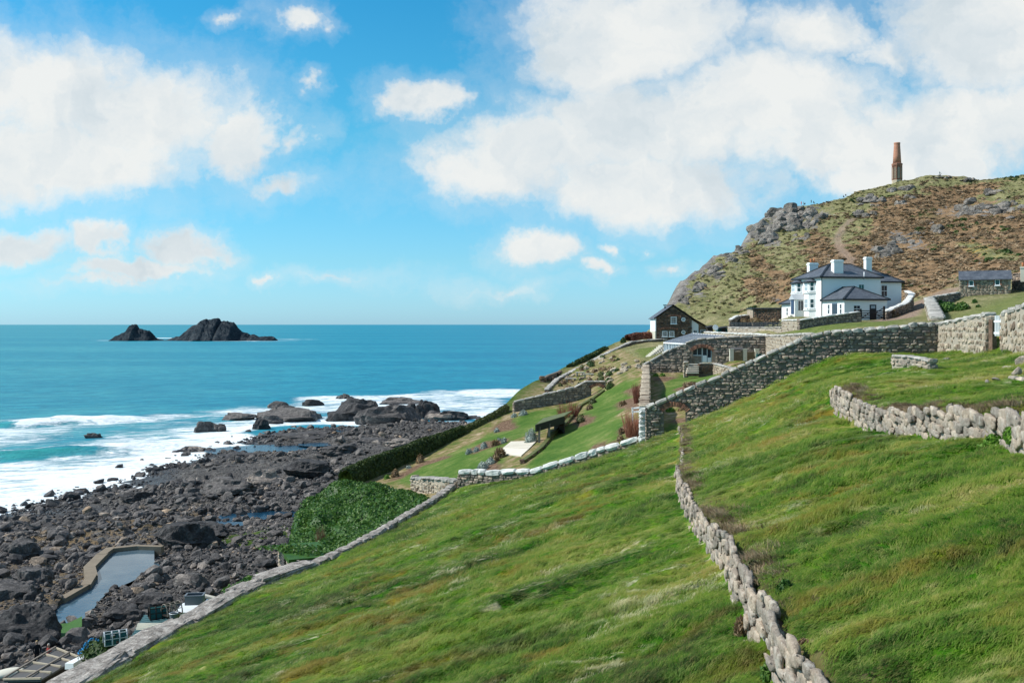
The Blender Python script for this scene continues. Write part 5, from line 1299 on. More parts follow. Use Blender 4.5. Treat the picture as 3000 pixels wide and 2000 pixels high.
# ---- railings, sheds left of the house
rl = thing('metal_railing', 'black metal railing on the pale yard wall', 'railing', P(2215, 958, 138))
ra, rb = Vector(P(2140, 961, 146)), Vector(P(2292, 961, 129)); ra.z = rb.z = 27.5
for i in range(13):
    a = ra.lerp(rb, i / 12); m = MB(); m.box((a.x, a.y, a.z + .38), (.08, .08, .85)); m.build('post', 'paint_black', rl)
for z in (.08, .3, .52, .74):
    m = MB(); m.bar(ra + Vector((0, 0, z)), rb + Vector((0, 0, z)), .03, .13); m.build('rail', 'paint_black', rl)
sd = thing('stone_shed', 'dark stone shed with a flat black roof left of the white house', 'shed', P(2245, 935, 150))
a, b = P(2208, 940, 150), P(2291, 940, 148); zt_ = P(0, 906, 150)[2]
m = MB(); m.poly([(a[0], a[1], 27), (b[0], b[1], 27), (b[0] + 1, b[1] + 4, 27), (a[0] + .3, a[1] + 4, 27)], (0, 0, zt_ - 27)); m.build('wall', 'mortar_dark', sd)
its = []
for z in np.arange(28.0, zt_ - .1, .26):
    x = a[0]
    while x < b[0] - .2:
        wd = rng.uniform(.3, .7); t = (x + wd / 2 - a[0]) / (b[0] - a[0]); its.append(((x + wd / 2, a[1] + (b[1] - a[1]) * t - .02, z + .13), (wd * .93, .2, .24), (math.atan2(b[1] - a[1], b[0] - a[0]), rng.normal(0, .05)))); x += wd
place_pieces(sd, its, 'rubble', 'rubble_brown', False, 300, 'stone', 'stone_infill')
m = MB(); m.poly([(a[0] - .3, a[1] - .3, zt_), (b[0] + .2, b[1] - .3, zt_), (b[0] + 1.2, b[1] + 4.2, zt_ + .1), (a[0] - .1, a[1] + 4.2, zt_ + .1)], (0, 0, .2)); m.build('roof', 'paint_black', sd)
m = MB(); m.poly([(a[0] - .1, a[1] + .05, 27.5), (a[0] - .1, a[1] + 3.9, 27.5), (a[0] - .1, a[1] + 3.9, zt_ - .05), (a[0] - .1, a[1] + .05, zt_ - .05)], (.08, 0, 0)); m.build('side_wall', 'rubble_pale', sd)
for (px0, px1, pt, pb_, Y_, lab) in ((2074, 2089, 956, 972, 160, 'tall black garden store beside the stone house lean-to'), (2104, 2136, 959, 974, 152, 'low green shed with a sloping dark roof left of the yard wall')):
    c0, c1 = P(px0, pb_, Y_), P(px1, pt, Y_); s_ = thing('garden_shed', lab, 'shed', ((c0[0] + c1[0]) / 2, Y_, c0[2]))
    m = MB(); m.box(((c0[0] + c1[0]) / 2, Y_ + .8, (c0[2] + c1[2]) / 2 - .3), (c1[0] - c0[0], 1.5, c1[2] - c0[2] + .4)); m.build('wall', 'net_green' if px0 > 2090 else 'timber_dark', s_)
    m = MB(); m.poly([(c0[0] - .15, Y_ - .1, c1[2] - .25), (c1[0] + .15, Y_ - .1, c1[2] + .0), (c1[0] + .15, Y_ + 1.8, c1[2] + .15), (c0[0] - .15, Y_ + 1.8, c1[2] - .1)], (0, 0, .1)); m.build('roof', 'felt_dark', s_)
    m = MB(); m.frame(((c0[0] + c1[0]) / 2, Y_ + .04, c0[2] + .3), (1, 0, 0), (0, 0, 1), (0, -1, 0), (-.3, -.3, 0), (.3, .4, .04)); m.build('door', 'timber_dark', s_)
sdh = thing('satellite_dish', 'pale round satellite dish near the low sheds', 'satellite dish', P(2097, 966, 150))
c = Vector(P(2096, 959, 150)); m = MB(); m.poly([c + Vector((.42 * math.cos(t), -.1 + .05 * math.sin(t), .42 * math.sin(t))) for t in np.linspace(0, 2 * math.pi, 13)[:-1]], (0, .08, 0)); m.build('dish', 'paint_white', sdh); m = MB(); m.bar(c, c + Vector((0, .1, -.9)), .07); m.build('mast', 'metal_grey', sdh)
# ---- the old mine stack on the summit
YC = 409.0; kc = YC / F
sc_ = P(2628, 538, YC); zs0 = sc_[2] - .8
stk = thing('mine_chimney', 'tall tapering red brick mine chimney on an octagonal base at the summit', 'chimney', (sc_[0], YC, zs0))
def ring(m, prof, k, rot=0.0, smooth=False):
    vs = []; n = len(prof)
    for r_, z in prof:
        for j in range(k): t = 2 * math.pi * (j + .5) / k + rot; vs.append((sc_[0] + r_ * math.cos(t), YC + r_ * math.sin(t), z))
    fs = [(i * k + j, i * k + (j + 1) % k, (i + 1) * k + (j + 1) % k, (i + 1) * k + j) for i in range(n - 1) for j in range(k)]
    m.add(vs, fs + [tuple(range(k))[::-1], tuple(range((n - 1) * k, n * k))], smooth)
zp = lambda py: EYE - (py - 950) * kc
m = MB(); ring(m, [(2.05, zs0), (2.0, zp(528))], 8); m.build('plinth', 'rubble_pale', stk)
m = MB(); ring(m, [(1.86, zp(528)), (1.84, zp(486))], 8); base_ = m.build('octagonal_base', 'brick_red', stk)
for j in range(8):
    t0, t1 = 2 * math.pi * (j + .5) / 8, 2 * math.pi * (j + 1.5) / 8
    for t in (t0,):
        m = MB(); m.bar((sc_[0] + 1.86 * math.cos(t), YC + 1.86 * math.sin(t), zp(528)), (sc_[0] + 1.84 * math.cos(t), YC + 1.84 * math.sin(t), zp(487)), .34); m.build('pilaster', 'brick_red', base_)
    c0 = Vector((math.cos((t0 + t1) / 2), math.sin((t0 + t1) / 2), 0)); hx = Vector((-c0.y, c0.x, 0)); ap = 1.86 * math.cos(math.pi / 8)
    pts = [Vector((sc_[0], YC, 0)) + c0 * (ap + .02) + hx * (x * .45) + Vector((0, 0, z)) for x, z in ((-1, zp(524)), (1, zp(524)), (1, zp(496)), (.7, zp(492)), (0, zp(490.5)), (-.7, zp(492)), (-1, zp(496)))]
    m = MB(); m.poly(pts, c0 * .03); m.build('arched_panel', 'rubble_pale', base_)
m = MB(); ring(m, [(1.95, zp(487)), (2.15, zp(484)), (2.15, zp(480)), (1.9, zp(479))], 8); m.build('cornice', 'brick_red', stk)
m = MB(); ring(m, [(1.66, zp(479.5)), (1.5, zp(458)), (1.2, zp(424)), (1.18, zp(423)), (1.28, zp(422)), (1.28, zp(418.5)), (1.0, zp(418.5)), (.98, zp(422))], 20, 0, True); m.build('shaft', 'brick_red', stk)
print('buildings', round(time.time() - T0, 1))
# ------------------------------------------------------------------ rocks
_ICO = {}
def ico(sub):
    if sub not in _ICO:
        bm = bmesh.new(); bmesh.ops.create_icosphere(bm, subdivisions=sub, radius=1)
        bm.verts.ensure_lookup_table()
        _ICO[sub] = (np.array([v.co[:] for v in bm.verts]), np.array([[v.index for v in f.verts] for f in bm.faces])); bm.free()
    return _ICO[sub]
def rock_shape(seed, sub=3, amp=.35, facets=9, strata=.0):
    """a broken boulder: a ball cut by random planes, then roughened"""
    r = np.random.default_rng(seed); V, T = ico(sub); V = V.copy()
    for _ in range(facets):
        nrm = r.normal(size=3); nrm /= np.linalg.norm(nrm); dcut = r.uniform(.45, .85)
        dd = V @ nrm; V = V - np.maximum(0, dd - dcut)[:, None] * nrm * .93
    q = V * 1.7 + seed * 3.7
    n = fbm(q[:, 0], q[:, 1], q[:, 2], o=4, seed=seed, gain=.55)
    rdg = fbm(q[:, 0] * 1.3, q[:, 1] * 1.3, q[:, 2] * 1.6, o=3, seed=seed + 50, ridged=True)
    V = V * (1 + amp * .55 * n + amp * .35 * rdg)[:, None]
    if strata: V[:, 2] += strata * np.sin(V[:, 2] * 9 + V[:, 0] * 2 + n * 2) * .12
    return V, T
def add_rock(name, label, cat, c, size, seed, mat='boulder', sub=4, amp=.4, group=None, rz=0.0, facets=9, strata=.5):
    V, T = rock_shape(seed, sub, amp, facets, strata)
    o = obj(name, np_mesh(name, V * np.array(size), T, mat, False)); o.location = c; o.rotation_euler = (0, 0, rz)
    return tag(o, label, cat, group, 'thing')
def joined(name, label, cat, parts, mat, group=None, kind='thing', smooth=False, rnd=True):
    """parts: (V, T, centre, size, rz) fused into one rock mass"""
    Vs, Ts, rn = [], [], []; b = 0; c0 = np.mean([p[2] for p in parts], 0)
    for V, T, c, s, rz in parts:
        W = V * np.array(s); cr, sr = math.cos(rz), math.sin(rz)
        W = np.stack([W[:, 0] * cr - W[:, 1] * sr, W[:, 0] * sr + W[:, 1] * cr, W[:, 2]], 1) + np.array(c) - c0
        Vs.append(W); Ts.append(T + b); b += len(W); rn += [rng.random()] * len(T)
    o = obj(name, np_mesh(name, np.concatenate(Vs), np.concatenate(Ts), mat, smooth, {'rnd': ('FACE', rn)} if rnd else None)); o.location = c0
    return tag(o, label, cat, group, kind)
def m_crag(n):
    p = n.pos()
    col, f = rock_colour(n, p, (.060, .055, .050), (.25, .228, .205), (.50, .46, .41), .45)
    col = n.mix(1.0, col, n.ramp(n.rnd(), [(0, (.62, .62, .62)), (1, (1.15, 1.12, 1.1))]), 'MULTIPLY')
    och = n.math('MULTIPLY', n.ss(n.noise(p, .35, 4, .7), .56, .66), .6); col = n.mix(och, col, (.24, .17, .08))
    return {'Base Color': col, 'Roughness': .95, 'Specular IOR Level': .1, 'Normal': n.bump(n.noise(n.map(p, (1, 1, 2.2)), 1.1, 7, .75), 1.0, .8)}
material('crag', m_crag)
def m_stack(n):
    p = n.pos()
    col, f = rock_colour(n, p, (.010, .017, .026), (.030, .040, .050), (.10, .105, .11), .06)
    return {'Base Color': col, 'Roughness': .95, 'Specular IOR Level': .1, 'Normal': n.bump(n.noise(p, .12, 7, .75), 1.0, 5)}
material('stack_rock', m_stack)
CRAGS = [
    (2300, 650, 80, 62, 'tallest dark crag at the seaward shoulder of the headland below the walkers', 13, .85), (2248, 692, 70, 60, 'grey broken crag on the cliff edge below the tallest crag', 12, .9), (2345, 628, 66, 34, 'weathered rock ledge under the standing walkers', 9, 1), (2375, 652, 70, 40, 'pale scree like outcrop right of the tallest crag', 10, 1.1),
    (2180, 738, 50, 22, 'low flat topped outcrop on the middle of the seaward edge', 7, 1), (2140, 760, 48, 26, 'split grey outcrop on the seaward edge left of the flat topped one', 7, 1), (2085, 802, 56, 34, 'jagged outcrop halfway down the seaward edge', 9, 1), (2045, 842, 40, 40, 'grey cliff outcrop low on the seaward edge', 8, 1), (2008, 886, 38, 40, 'lowest cliff outcrop right above the stone house', 8, 1),
    (2592, 738, 62, 42, 'large pale outcrop directly above the white house chimneys', 10, 1.25), (2642, 712, 70, 34, 'long pale outcrop stretching up right from the chimneys', 10, 1.2), (2690, 694, 50, 22, 'small pale rocks at the upper right end of the long outcrop', 6, 1.1), (2745, 680, 50, 24, 'dark overhanging rock among the brown bracken', 5, .75),
    (2838, 614, 56, 46, 'big dark boulder like crag in the bracken at the right', 5, .7), (2890, 622, 70, 34, 'grey slabby outcrop right of the dark crag', 8, 1), (2965, 612, 70, 30, 'grey outcrop at the right edge of the hillside', 8, 1), (2908, 570, 44, 20, 'pale rock patch under the skyline at the right', 5, 1.2),
    (2548, 594, 66, 28, 'rocky ledge on the upper green slope', 8, 1.1), (2613, 562, 30, 22, 'square pale rock just below the mine chimney', 4, 1.2), (2662, 556, 42, 20, 'white flecked rocks right of the mine chimney', 5, 1.3), (2668, 580, 40, 18, 'low grey rock below the white flecked rocks', 4, 1.1), (2640, 600, 36, 20, 'black shadowed boulder on the upper bracken slope', 3, .7),
    (2535, 630, 70, 20, 'broken grey ledge in the middle of the slope', 7, 1.05), (2355, 700, 60, 18, 'grey ledge on the green slope beneath the tallest crag', 6, .9), (2275, 880, 22, 14, 'small brown rock on the slope left of the white house', 3, .8), (2720, 655, 40, 14, 'thin grey ledge above the dark overhang', 4, 1.0), (2756, 522, 60, 8, 'summit rocks where the hiker sits', 6, 1.15), (2830, 530, 50, 7, 'flat rocks along the summit skyline', 5, 1.1), (2960, 640, 30, 12, 'grey flat rock low at the right edge', 3, 1.0)]
for i, (px, py, wp, hp, lab, n_, tone) in enumerate(CRAGS):
    parts = []
    for k in range(int(n_ * 2.1)):
        sp_ = .62 if wp < 45 else 1.0; a, b = rng.uniform(-.5, .5) * wp * sp_, rng.uniform(-.45, .45) * hp * sp_
        x, y, z = G(px + a, py + b, False, 120)
        s = y / F * math.sqrt(wp * hp) * rng.uniform(.14, .34) * (1.55 if n_ <= 5 else 1.08)
        V, T = rock_shape(100 + (i * 7 + k) % 23, 3, .42, 8, .6)
        parts.append((V, T, (x, y, z + s * .12), (s * rng.uniform(.9, 1.5), s * rng.uniform(.8, 1.3), s * rng.uniform(.65, 1.05)), rng.uniform(0, 6.3)))
    x, y, z = G(px, py, False, 120); s = y / F; V, T = rock_shape(900 + i, 3, .35, 8, .6); parts.append((V, T, (x, y, z - hp * s * .05), (wp * s * .55, wp * s * .45, hp * s * .16), 0))
    joined('rock_outcrop', lab, 'rock outcrop', parts, 'crag')
# ---- sea stacks
def sea_stack(name, label, prof, depth, seed, Y):
    px = np.array([p[0] for p in prof], float); pz = np.array([(998 - p[1]) * Y / F for p in prof])
    X = np.linspace((px[0] - 1500) * Y / F, (px[-1] - 1500) * Y / F, 190); h = np.interp(X, (px - 1500) * Y / F, pz)
    t = np.linspace(-1, 1, 80)
    XX, TT_ = np.meshgrid(X, t, indexing='ij'); HH = np.repeat(h[:, None], 80, 1)
    wid = depth * (.35 + .65 * HH / pz.max())
    YY = Y + TT_ * wid + fbm(XX / 14, TT_ * 2, o=3, seed=seed) * 5
    cross = np.clip(1 - np.abs(TT_ + .1 * fbm(XX / 20, TT_, o=2, seed=seed + 1)) ** 1.35, 0, 1)
    rg = fbm(XX / 12 + YY / 25, YY / 12, o=5, seed=seed + 3, ridged=True, gain=.6)
    ZZ = HH * cross * (1 + .30 * rg * (1 - cross * .8)) + rg * 1.6 * cross - 1.0
    idx = np.arange(XX.size).reshape(XX.shape)
    q = np.stack([idx[:-1, :-1], idx[1:, :-1], idx[1:, 1:], idx[:-1, 1:]], -1).reshape(-1, 4)
    c = np.array([X.mean(), Y, 0]); V = np.stack([XX, YY, ZZ], -1).reshape(-1, 3) - c
    o = obj(name, np_mesh(name, V, q, 'stack_rock', False)); o.location = c; return tag(o, label, 'sea stack', None, 'thing')
YB = EYE * F / 48
def zp_(l): return [(300 + x / 3.92, 900 + y / 3.92) for x, y in l]
sea_stack('sea_stack', 'smaller pointed dark sea stack out at sea on the left', zp_([(70, 392), (150, 325), (230, 295), (285, 268), (305, 215), (340, 192), (385, 196), (405, 240), (440, 238), (480, 262), (540, 268), (575, 300), (590, 340), (640, 362), (700, 372), (770, 380), (800, 392)]), 34, 5, YB)
sea_stack('sea_stack', 'larger craggy dark sea stack with a low rocky tail on the right', zp_([(690, 385), (760, 368), (860, 335), (900, 318), (925, 292), (965, 275), (1045, 212), (1090, 205), (1135, 170), (1210, 135), (1240, 150), (1300, 132), (1345, 134), (1365, 172), (1400, 150), (1470, 165), (1520, 180), (1550, 240), (1600, 280), (1650, 290), (1700, 320), (1750, 308), (1800, 340), (1860, 335), (1930, 325), (1980, 350), (1990, 390)]), 60, 8, YB + 15)
# ---- sea rocks and shore masses
SEA_ROCKS = [  # centre px, waterline py, width px, height px, label
    (612, 1262, 78, 26, 'pointed brown rock standing in the surf left of centre'), (702, 1224, 96, 15, 'long low rock awash in the white water'), (762, 1252, 42, 24, 'single dark boulder at the edge of the surf'), (266, 1277, 46, 13, 'small lone rock farthest left in the breakers'), (562, 1319, 70, 13, 'flat wet rock in the foam in front of the pointed rock'), (456, 1374, 46, 17, 'two humped rock at the waterline'),
    (812, 1192, 56, 16, 'low rock shelf behind the foam beside the sea rocks'), (860, 1226, 180, 34, 'broad brown sea rock at the left of the reef'), (915, 1184, 50, 14, 'small dark rock breaking the surf behind the reef'), (1012, 1228, 112, 44, 'sloping dark rock with a high seaward tip on the reef'), (1050, 1200, 90, 36, 'tallest black rock at the head of the reef'), (1150, 1238, 160, 44, 'massive rounded rock in the middle of the reef'), (1230, 1222, 90, 44, 'dark rock face at the landward end of the reef'), (1180, 1180, 120, 16, 'thin rock ridge at the back of the reef'), (1310, 1228, 110, 24, 'layered low rock pointing right from the reef'), (1375, 1222, 50, 8, 'last flat rock at the right tip of the reef'), (790, 1236, 60, 20, 'low brown rock at the left foot of the reef'), (1010, 1165, 40, 12, 'tiny rock tip above the foam behind the reef'),
    (1270, 1232, 20, 9, 'small boulder in the calm inlet')]
for i, (px, py, wp, hp, lab) in enumerate(SEA_ROCKS):
    x, y = seaP(px, py, 0.4); s = y / F; parts = []
    for k in range(7 if wp > 60 else 4):
        a = 0 if k == 0 else rng.uniform(-.32, .32); g_ = 1 if k == 0 else rng.uniform(.35, .7)
        V, T = rock_shape(300 + i * 9 + k, 4 if k == 0 else 3, .5, 10, .9)
        wq = wp * 1.25; parts.append((V, T, (x + a * wq * s, y + wp * s * (.2 + rng.uniform(-.12, .12)), hp * s * .12), (wq * s * .5 * g_, wp * s * .4 * g_, hp * 1.15 * s * (.92 if k == 0 else rng.uniform(.45, .9))), rng.uniform(-.4, .4)))
    joined('sea_rock', lab, 'rock', parts, 'dark_rock' if ('dark' in lab or 'black' in lab) else 'boulder')
MASS = [(545, 1592, 175, 85, 112, 'great black rock at the end of the tidal pool'), (600, 1560, 150, 45, 117, 'dark rock mass behind the great black rock'), (375, 1815, 140, 58, 84, 'rough brown rock mound between the pool and the huts'), (440, 1778, 120, 46, 87, 'rock ridge behind the brown mound'), (70, 1860, 190, 120, 76, 'dark rock bank in the bottom left corner'), (30, 1790, 140, 80, 88, 'rock hump left of the pool wall'), (245, 1862, 44, 44, 72, 'black round boulder beside the green weed'), (90, 1780, 110, 60, 92, 'weathered brown rock beside the lower pool wall'), (60, 1640, 120, 60, 108, 'grey rock knoll among boulders at the left edge'),
        (900, 1400, 130, 46, 168, 'dark ledge on the upper shore beneath the hedge'), (780, 1440, 150, 46, 158, 'long shelving rock on the shore left of the ivy'), (1000, 1330, 120, 30, 195, 'brown shelf rock on the shore beside the tide pool'), (660, 1480, 140, 34, 150, 'flat grey rock shelf in the middle shore'), (900, 1270, 150, 22, 235, 'weathered rock spine behind the tide pools'), (1080, 1290, 130, 24, 222, 'grey shelf of rock near the inlet'), (700, 1350, 110, 22, 196, 'dark rock strip at the edge of the wash'), (560, 1500, 90, 30, 145, 'blocky dark rock in the middle of the boulders'), (400, 1480, 80, 26, 150, 'ochre stained rock ledge on the left shore'), (1180, 1330, 100, 22, 200, 'low rock shelf under the garden hedge')]
for i, (px, py, wp, hp, Y, lab) in enumerate(MASS):
    x, y, z = P(px, py, Y); s = Y / F
    add_rock('shore_rock', lab, 'rock', (x, y, float(beach([x], [y])[0]) + hp * s * .1), (wp * s * .52, wp * s * .42, hp * s * .75), 340 + i, 'dark_rock' if ('dark' in lab or 'black' in lab) else 'boulder', 5, .5, strata=.8, facets=7)
# ---- boulders of the beach
NB = 12
BSH = [rock_shape(500 + i, 2, .24, 15) for i in range(NB)]
BME = [np_mesh('boulder', V, T, 'boulder', False) for V, T in BSH]
pts = []
NBD = 150000
th_ = np.radians(rng.uniform(-33, 2, NBD)); r_ = np.sqrt(rng.uniform(58 ** 2, 330 ** 2, NBD))
r_[:60000] = np.sqrt(rng.uniform(58 ** 2, 170 ** 2, 60000))
bx, by = r_ * np.sin(th_), r_ * np.cos(th_)
sds, _, _ = polyline(bx, by, SHORE); sdc, _, _ = polyline(bx, by, COAST)
bzz = beach(bx, by)
den = np.clip(.62 + fbm(bx / 12, by / 12, o=3, seed=90) * 1.1, .12, 1) * sst(sds, -20, 4)
ok = (sds > -16) & (sdc < -1.0) & ~inside(bx, by, POOL_XY) & (rng.random(NBD) < den)
for (a, b, rx, ry, lv) in PONDS: ok &= np.hypot((bx - a) / rx, (by - b) / ry) > .95
bx, by, bzz, sds = bx[ok], by[ok], bzz[ok], sds[ok]
sz = .105 + .115 * rng.pareto(2.1, len(bx)); sz = np.clip(sz, .1, 1.0) * np.where(sds < 0, 1.25, 1)
o_ = np.argsort(-sz / np.hypot(bx, by))
BGRP = 'dark boulders strewn over the shore'
for i in o_[:300]:
    b = obj('boulder', BME[int(rng.integers(NB))]); b.location = (bx[i], by[i], bzz[i] + sz[i] * .22)
    b.rotation_euler = (rng.normal(0, .3), rng.normal(0, .3), rng.uniform(0, 6.3)); b.scale = (sz[i] * rng.uniform(.8, 1.3), sz[i] * rng.uniform(.7, 1.1), sz[i] * rng.uniform(.55, .9))
    tag(b, 'dark angular boulder lying among many others on the rocky shore', 'boulder', BGRP, 'thing')


def scatter(name, pts, scl, rot, meshes, kind='stuff', label=None, sz_attr=None):
    """one stuff object whose points carry copies of the given meshes"""
    hidden = bpy.data.collections.new(name + '_kinds')
    for m in meshes:
        o = bpy.data.objects.new(name + '_kind', m); hidden.objects.link(o)
    me = bpy.data.meshes.new(name); me.vertices.add(len(pts)); me.vertices.foreach_set('co', np.asarray(pts, np.float32).ravel())
    a = me.attributes.new('scl', 'FLOAT_VECTOR', 'POINT'); a.data.foreach_set('vector', np.asarray(scl, np.float32).ravel())
    a = me.attributes.new('rot', 'FLOAT_VECTOR', 'POINT'); a.data.foreach_set('vector', np.asarray(rot, np.float32).ravel())
    a = me.attributes.new('var', 'INT', 'POINT'); a.data.foreach_set('value', rng.integers(0, len(meshes), len(pts)).astype(np.int32))
    o = obj(name, me)
    ng = bpy.data.node_groups.new(name, 'GeometryNodeTree')
    ng.interface.new_socket('Geometry', in_out='INPUT', socket_type='NodeSocketGeometry'); ng.interface.new_socket('Geometry', in_out='OUTPUT', socket_type='NodeSocketGeometry')
    nd = ng.nodes; gi, go = nd.new('NodeGroupInput'), nd.new('NodeGroupOutput')
    inst = nd.new('GeometryNodeInstanceOnPoints'); ci = nd.new('GeometryNodeCollectionInfo')
    ci.inputs[0].default_value = hidden; ci.inputs[1].default_value = True; ci.inputs[2].default_value = True
    def named(n, t): x = nd.new('GeometryNodeInputNamedAttribute'); x.data_type = t; x.inputs[0].default_value = n; return x.outputs[0]
    inst.inputs['Pick Instance'].default_value = True
    L = ng.links.new
    L(gi.outputs[0], inst.inputs['Points']); L(ci.outputs[0], inst.inputs['Instance']); L(named('var', 'INT'), inst.inputs['Instance Index'])
    er = nd.new('FunctionNodeEulerToRotation'); L(named('rot', 'FLOAT_VECTOR'), er.inputs[0]); L(er.outputs[0], inst.inputs['Rotation'])
    L(named('scl', 'FLOAT_VECTOR'), inst.inputs['Scale']); L(inst.outputs[0], go.inputs[0])
    md = o.modifiers.new('scatter', 'NODES'); md.node_group = ng
    return tag(o, label, None, None, kind)
i = o_[300:]; k = len(i)
scatter('small_boulders', np.c_[bx[i], by[i], bzz[i] + sz[i] * .2], np.c_[sz[i] * rng.uniform(.8, 1.35, k), sz[i] * rng.uniform(.7, 1.1, k), sz[i] * rng.uniform(.5, .9, k)], np.c_[rng.normal(0, .35, k), rng.normal(0, .35, k), rng.uniform(0, 6.3, k)], BME, label='smaller dark stones covering the rocky shore')
# ---- tidal pool and rock pools
def sheet(name, poly, z, mat, rag=0.0):
    m = MB(); m.poly([(x, y, z) for x, y in poly]); o = m.build(name, mat); return tag(o, kind='structure')
sheet('tidal_pool_water', POOL_XY, POOLZ, 'pool_water')
for (a, b, rx, ry, lv) in PONDS:
    poly = [(a + rx * 1.45 * math.cos(t), b + ry * 1.45 * math.sin(t)) for t in np.linspace(0, 2 * math.pi, 41)[:-1]]
    sheet('tide_pool_water', poly, lv, 'tide_water')
kb = [seaP(x, y, POOLZ + .35) for x, y in ((470, 1600), (400, 1598), (322, 1606), (300, 1622), (262, 1660), (268, 1686), (252, 1712), (182, 1752))]
kr = thing('pool_wall', 'curved pale concrete wall holding in the tidal pool', 'pool wall', (*kb[3], POOLZ))
for (a, b), wd in zip(zip(kb[:-1], kb[1:]), (.7, .8, .9, 1.1, 1.1, .9, .7)):
    m = MB(); d_ = Vector((b[0] - a[0], b[1] - a[1], 0)); L_ = d_.length; d_.normalize(); n_ = Vector((-d_.y, d_.x, 0))
    m.frame((a[0], a[1], POOLZ), d_, n_, (0, 0, 1), (-.25, -wd / 2, -1.6), (L_ + .25, wd / 2, .42 + rng.uniform(-.02, .02))); m.build('wall_section', 'concrete', kr)
weed = [seaP(x, y, POOLZ + .02) for x, y in ((150, 1838), (200, 1832), (240, 1822), (240, 1850), (225, 1880), (150, 1888), (140, 1860))]
flat_mat('weed', (.045, .115, .025), .8, .2, .4, 6, .6)
m = MB(); m.poly([(x, y, POOLZ + .25 + .3 * rng.random()) for x, y in weed], (0, 0, -1)); tag(m.build('seaweed', 'weed'), 'bright green weed covering the shallow end of the tidal pool', kind='stuff')
print('rocks', round(time.time() - T0, 1))
# ------------------------------------------------------------------ vegetation
def leaf_mat(name, stops, sc=1.2, trans=.2, rough=.5):
    def f(n):
        p = n.pos(); r = n.rnd()
        if name == 'ivy_leaf': p = n.map(p, (1.3, 1.3, .35))
        c = n.ramp(n.math('ADD', n.math('MULTIPLY', n.noise(p, sc, 4, .7), .6), n.math('MULTIPLY', r, .4)), stops)
        d = n.new('ShaderNodeBsdfPrincipled'); n.put(d.inputs['Base Color'], c); d.inputs['Roughness'].default_value = rough; d.inputs['Specular IOR Level'].default_value = .3
        t = n.new('ShaderNodeBsdfTranslucent'); n.put(t.inputs[0], c)
        mx = n.new('ShaderNodeMixShader'); mx.inputs[0].default_value = trans; n.link(d.outputs[0], mx.inputs[1]); n.link(t.outputs[0], mx.inputs[2])
        return {'shader': mx.outputs[0]}
    material(name, f)
leaf_mat('ivy_leaf', [(.25, (.022, .070, .012)), (.5, (.060, .15, .022)), (.8, (.16, .25, .05))], .9, .3)
leaf_mat('hedge_leaf', [(.25, (.016, .036, .010)), (.5, (.040, .072, .014)), (.8, (.11, .135, .030))])
leaf_mat('silver_leaf', [(.25, (.16, .20, .17)), (.5, (.30, .35, .31)), (.8, (.48, .52, .47))], 4)
leaf_mat('dry_leaf', [(.25, (.09, .055, .03)), (.5, (.21, .135, .07)), (.8, (.38, .28, .15))], 3)
leaf_mat('olive_leaf', [(.25, (.035, .05, .015)), (.5, (.085, .105, .03)), (.8, (.18, .19, .06))], 3)
leaf_mat('bright_leaf', [(.25, (.045, .12, .012)), (.5, (.10, .22, .02)), (.8, (.20, .32, .05))], 3)
leaf_mat('stem_red', [(.25, (.11, .035, .022)), (.5, (.20, .070, .042)), (.8, (.30, .13, .08))], 2, .0)
leaf_mat('bracken_leaf', [(.28, (.12, .090, .052)), (.45, (.26, .182, .108)), (.6, (.38, .27, .165)), (.8, (.50, .38, .24))], .25, .25, .8)
leaf_mat('heath_grass', [(.28, (.12, .12, .045)), (.45, (.24, .22, .095)), (.6, (.35, .30, .16)), (.8, (.46, .38, .24))], .25, .25, .8)
leaf_mat('gorse_leaf', [(.25, (.020, .045, .010)), (.5, (.045, .085, .018)), (.8, (.10, .13, .03))], .4, .1, .7)
def leaf_cards(P_, Nn, size, seed, n, aspect=1.6, up=.2):
    """n small bent leaves about each given point"""
    r = np.random.default_rng(seed); M = len(P_)
    t = r.normal(size=(M, 3)); t[:, 2] += up
    nn = Nn + r.normal(0, .55, (M, 3)); nn /= np.linalg.norm(nn, axis=1)[:, None]
    t -= (t * nn).sum(1)[:, None] * nn; t /= np.linalg.norm(t, axis=1)[:, None] + 1e-9
    b = np.cross(nn, t); s = size * r.uniform(.6, 1.4, M)[:, None]
    v0 = P_ - t * s * aspect * .5; v2 = P_ + t * s * aspect * .5; v1 = P_ + b * s * .5 + nn * s * .15; v3 = P_ - b * s * .5 + nn * s * .15
    V = np.stack([v0, v1, v2, v3], 1).reshape(-1, 3); Q = np.arange(M * 4).reshape(M, 4)
    return V, Q
def shrub(name, label, cat, c, w, h, mat, n=260, leaf=.09, seed=1, group=None, spike=0.0, dep=None):
    """a lumpy dome of small leaves round a dark heart"""
    r = np.random.default_rng(seed); dep = w if dep is None else dep
    u = r.normal(size=(n, 3)); u[:, 2] = np.abs(u[:, 2]) * 1.1; u /= np.linalg.norm(u, axis=1)[:, None]
    lump = 1 + .22 * fbm(u[:, 0] * 2 + seed, u[:, 1] * 2, u[:, 2] * 2, o=3, seed=seed)
    rad = (lump * r.uniform(.82, 1.06, n))[:, None]
    Pp = u * rad * np.array([w / 2, dep / 2, h])
    nn = u.copy()
    if spike:
        nn = r.normal(size=(n, 3)); nn[:, 2] *= .2; nn /= np.linalg.norm(nn, axis=1)[:, None]
    V, Q = leaf_cards(Pp, nn, leaf, seed, 1, 1.6 + spike * 3, .3 + spike * 4)
    root = thing(name, label, cat, c, group)
    obj('foliage', np_mesh('foliage', V, Q, mat, False, {'rnd': ('FACE', r.random(len(Q)))}), root)
    Vi, Ti = ico(2); Vc = Vi * np.array([w * .42, dep * .42, h * .84]); Vc[:, 2] = np.maximum(Vc[:, 2], -.1)
    obj('heart', np_mesh('heart', Vc, Ti, mat, True), root)
    return root
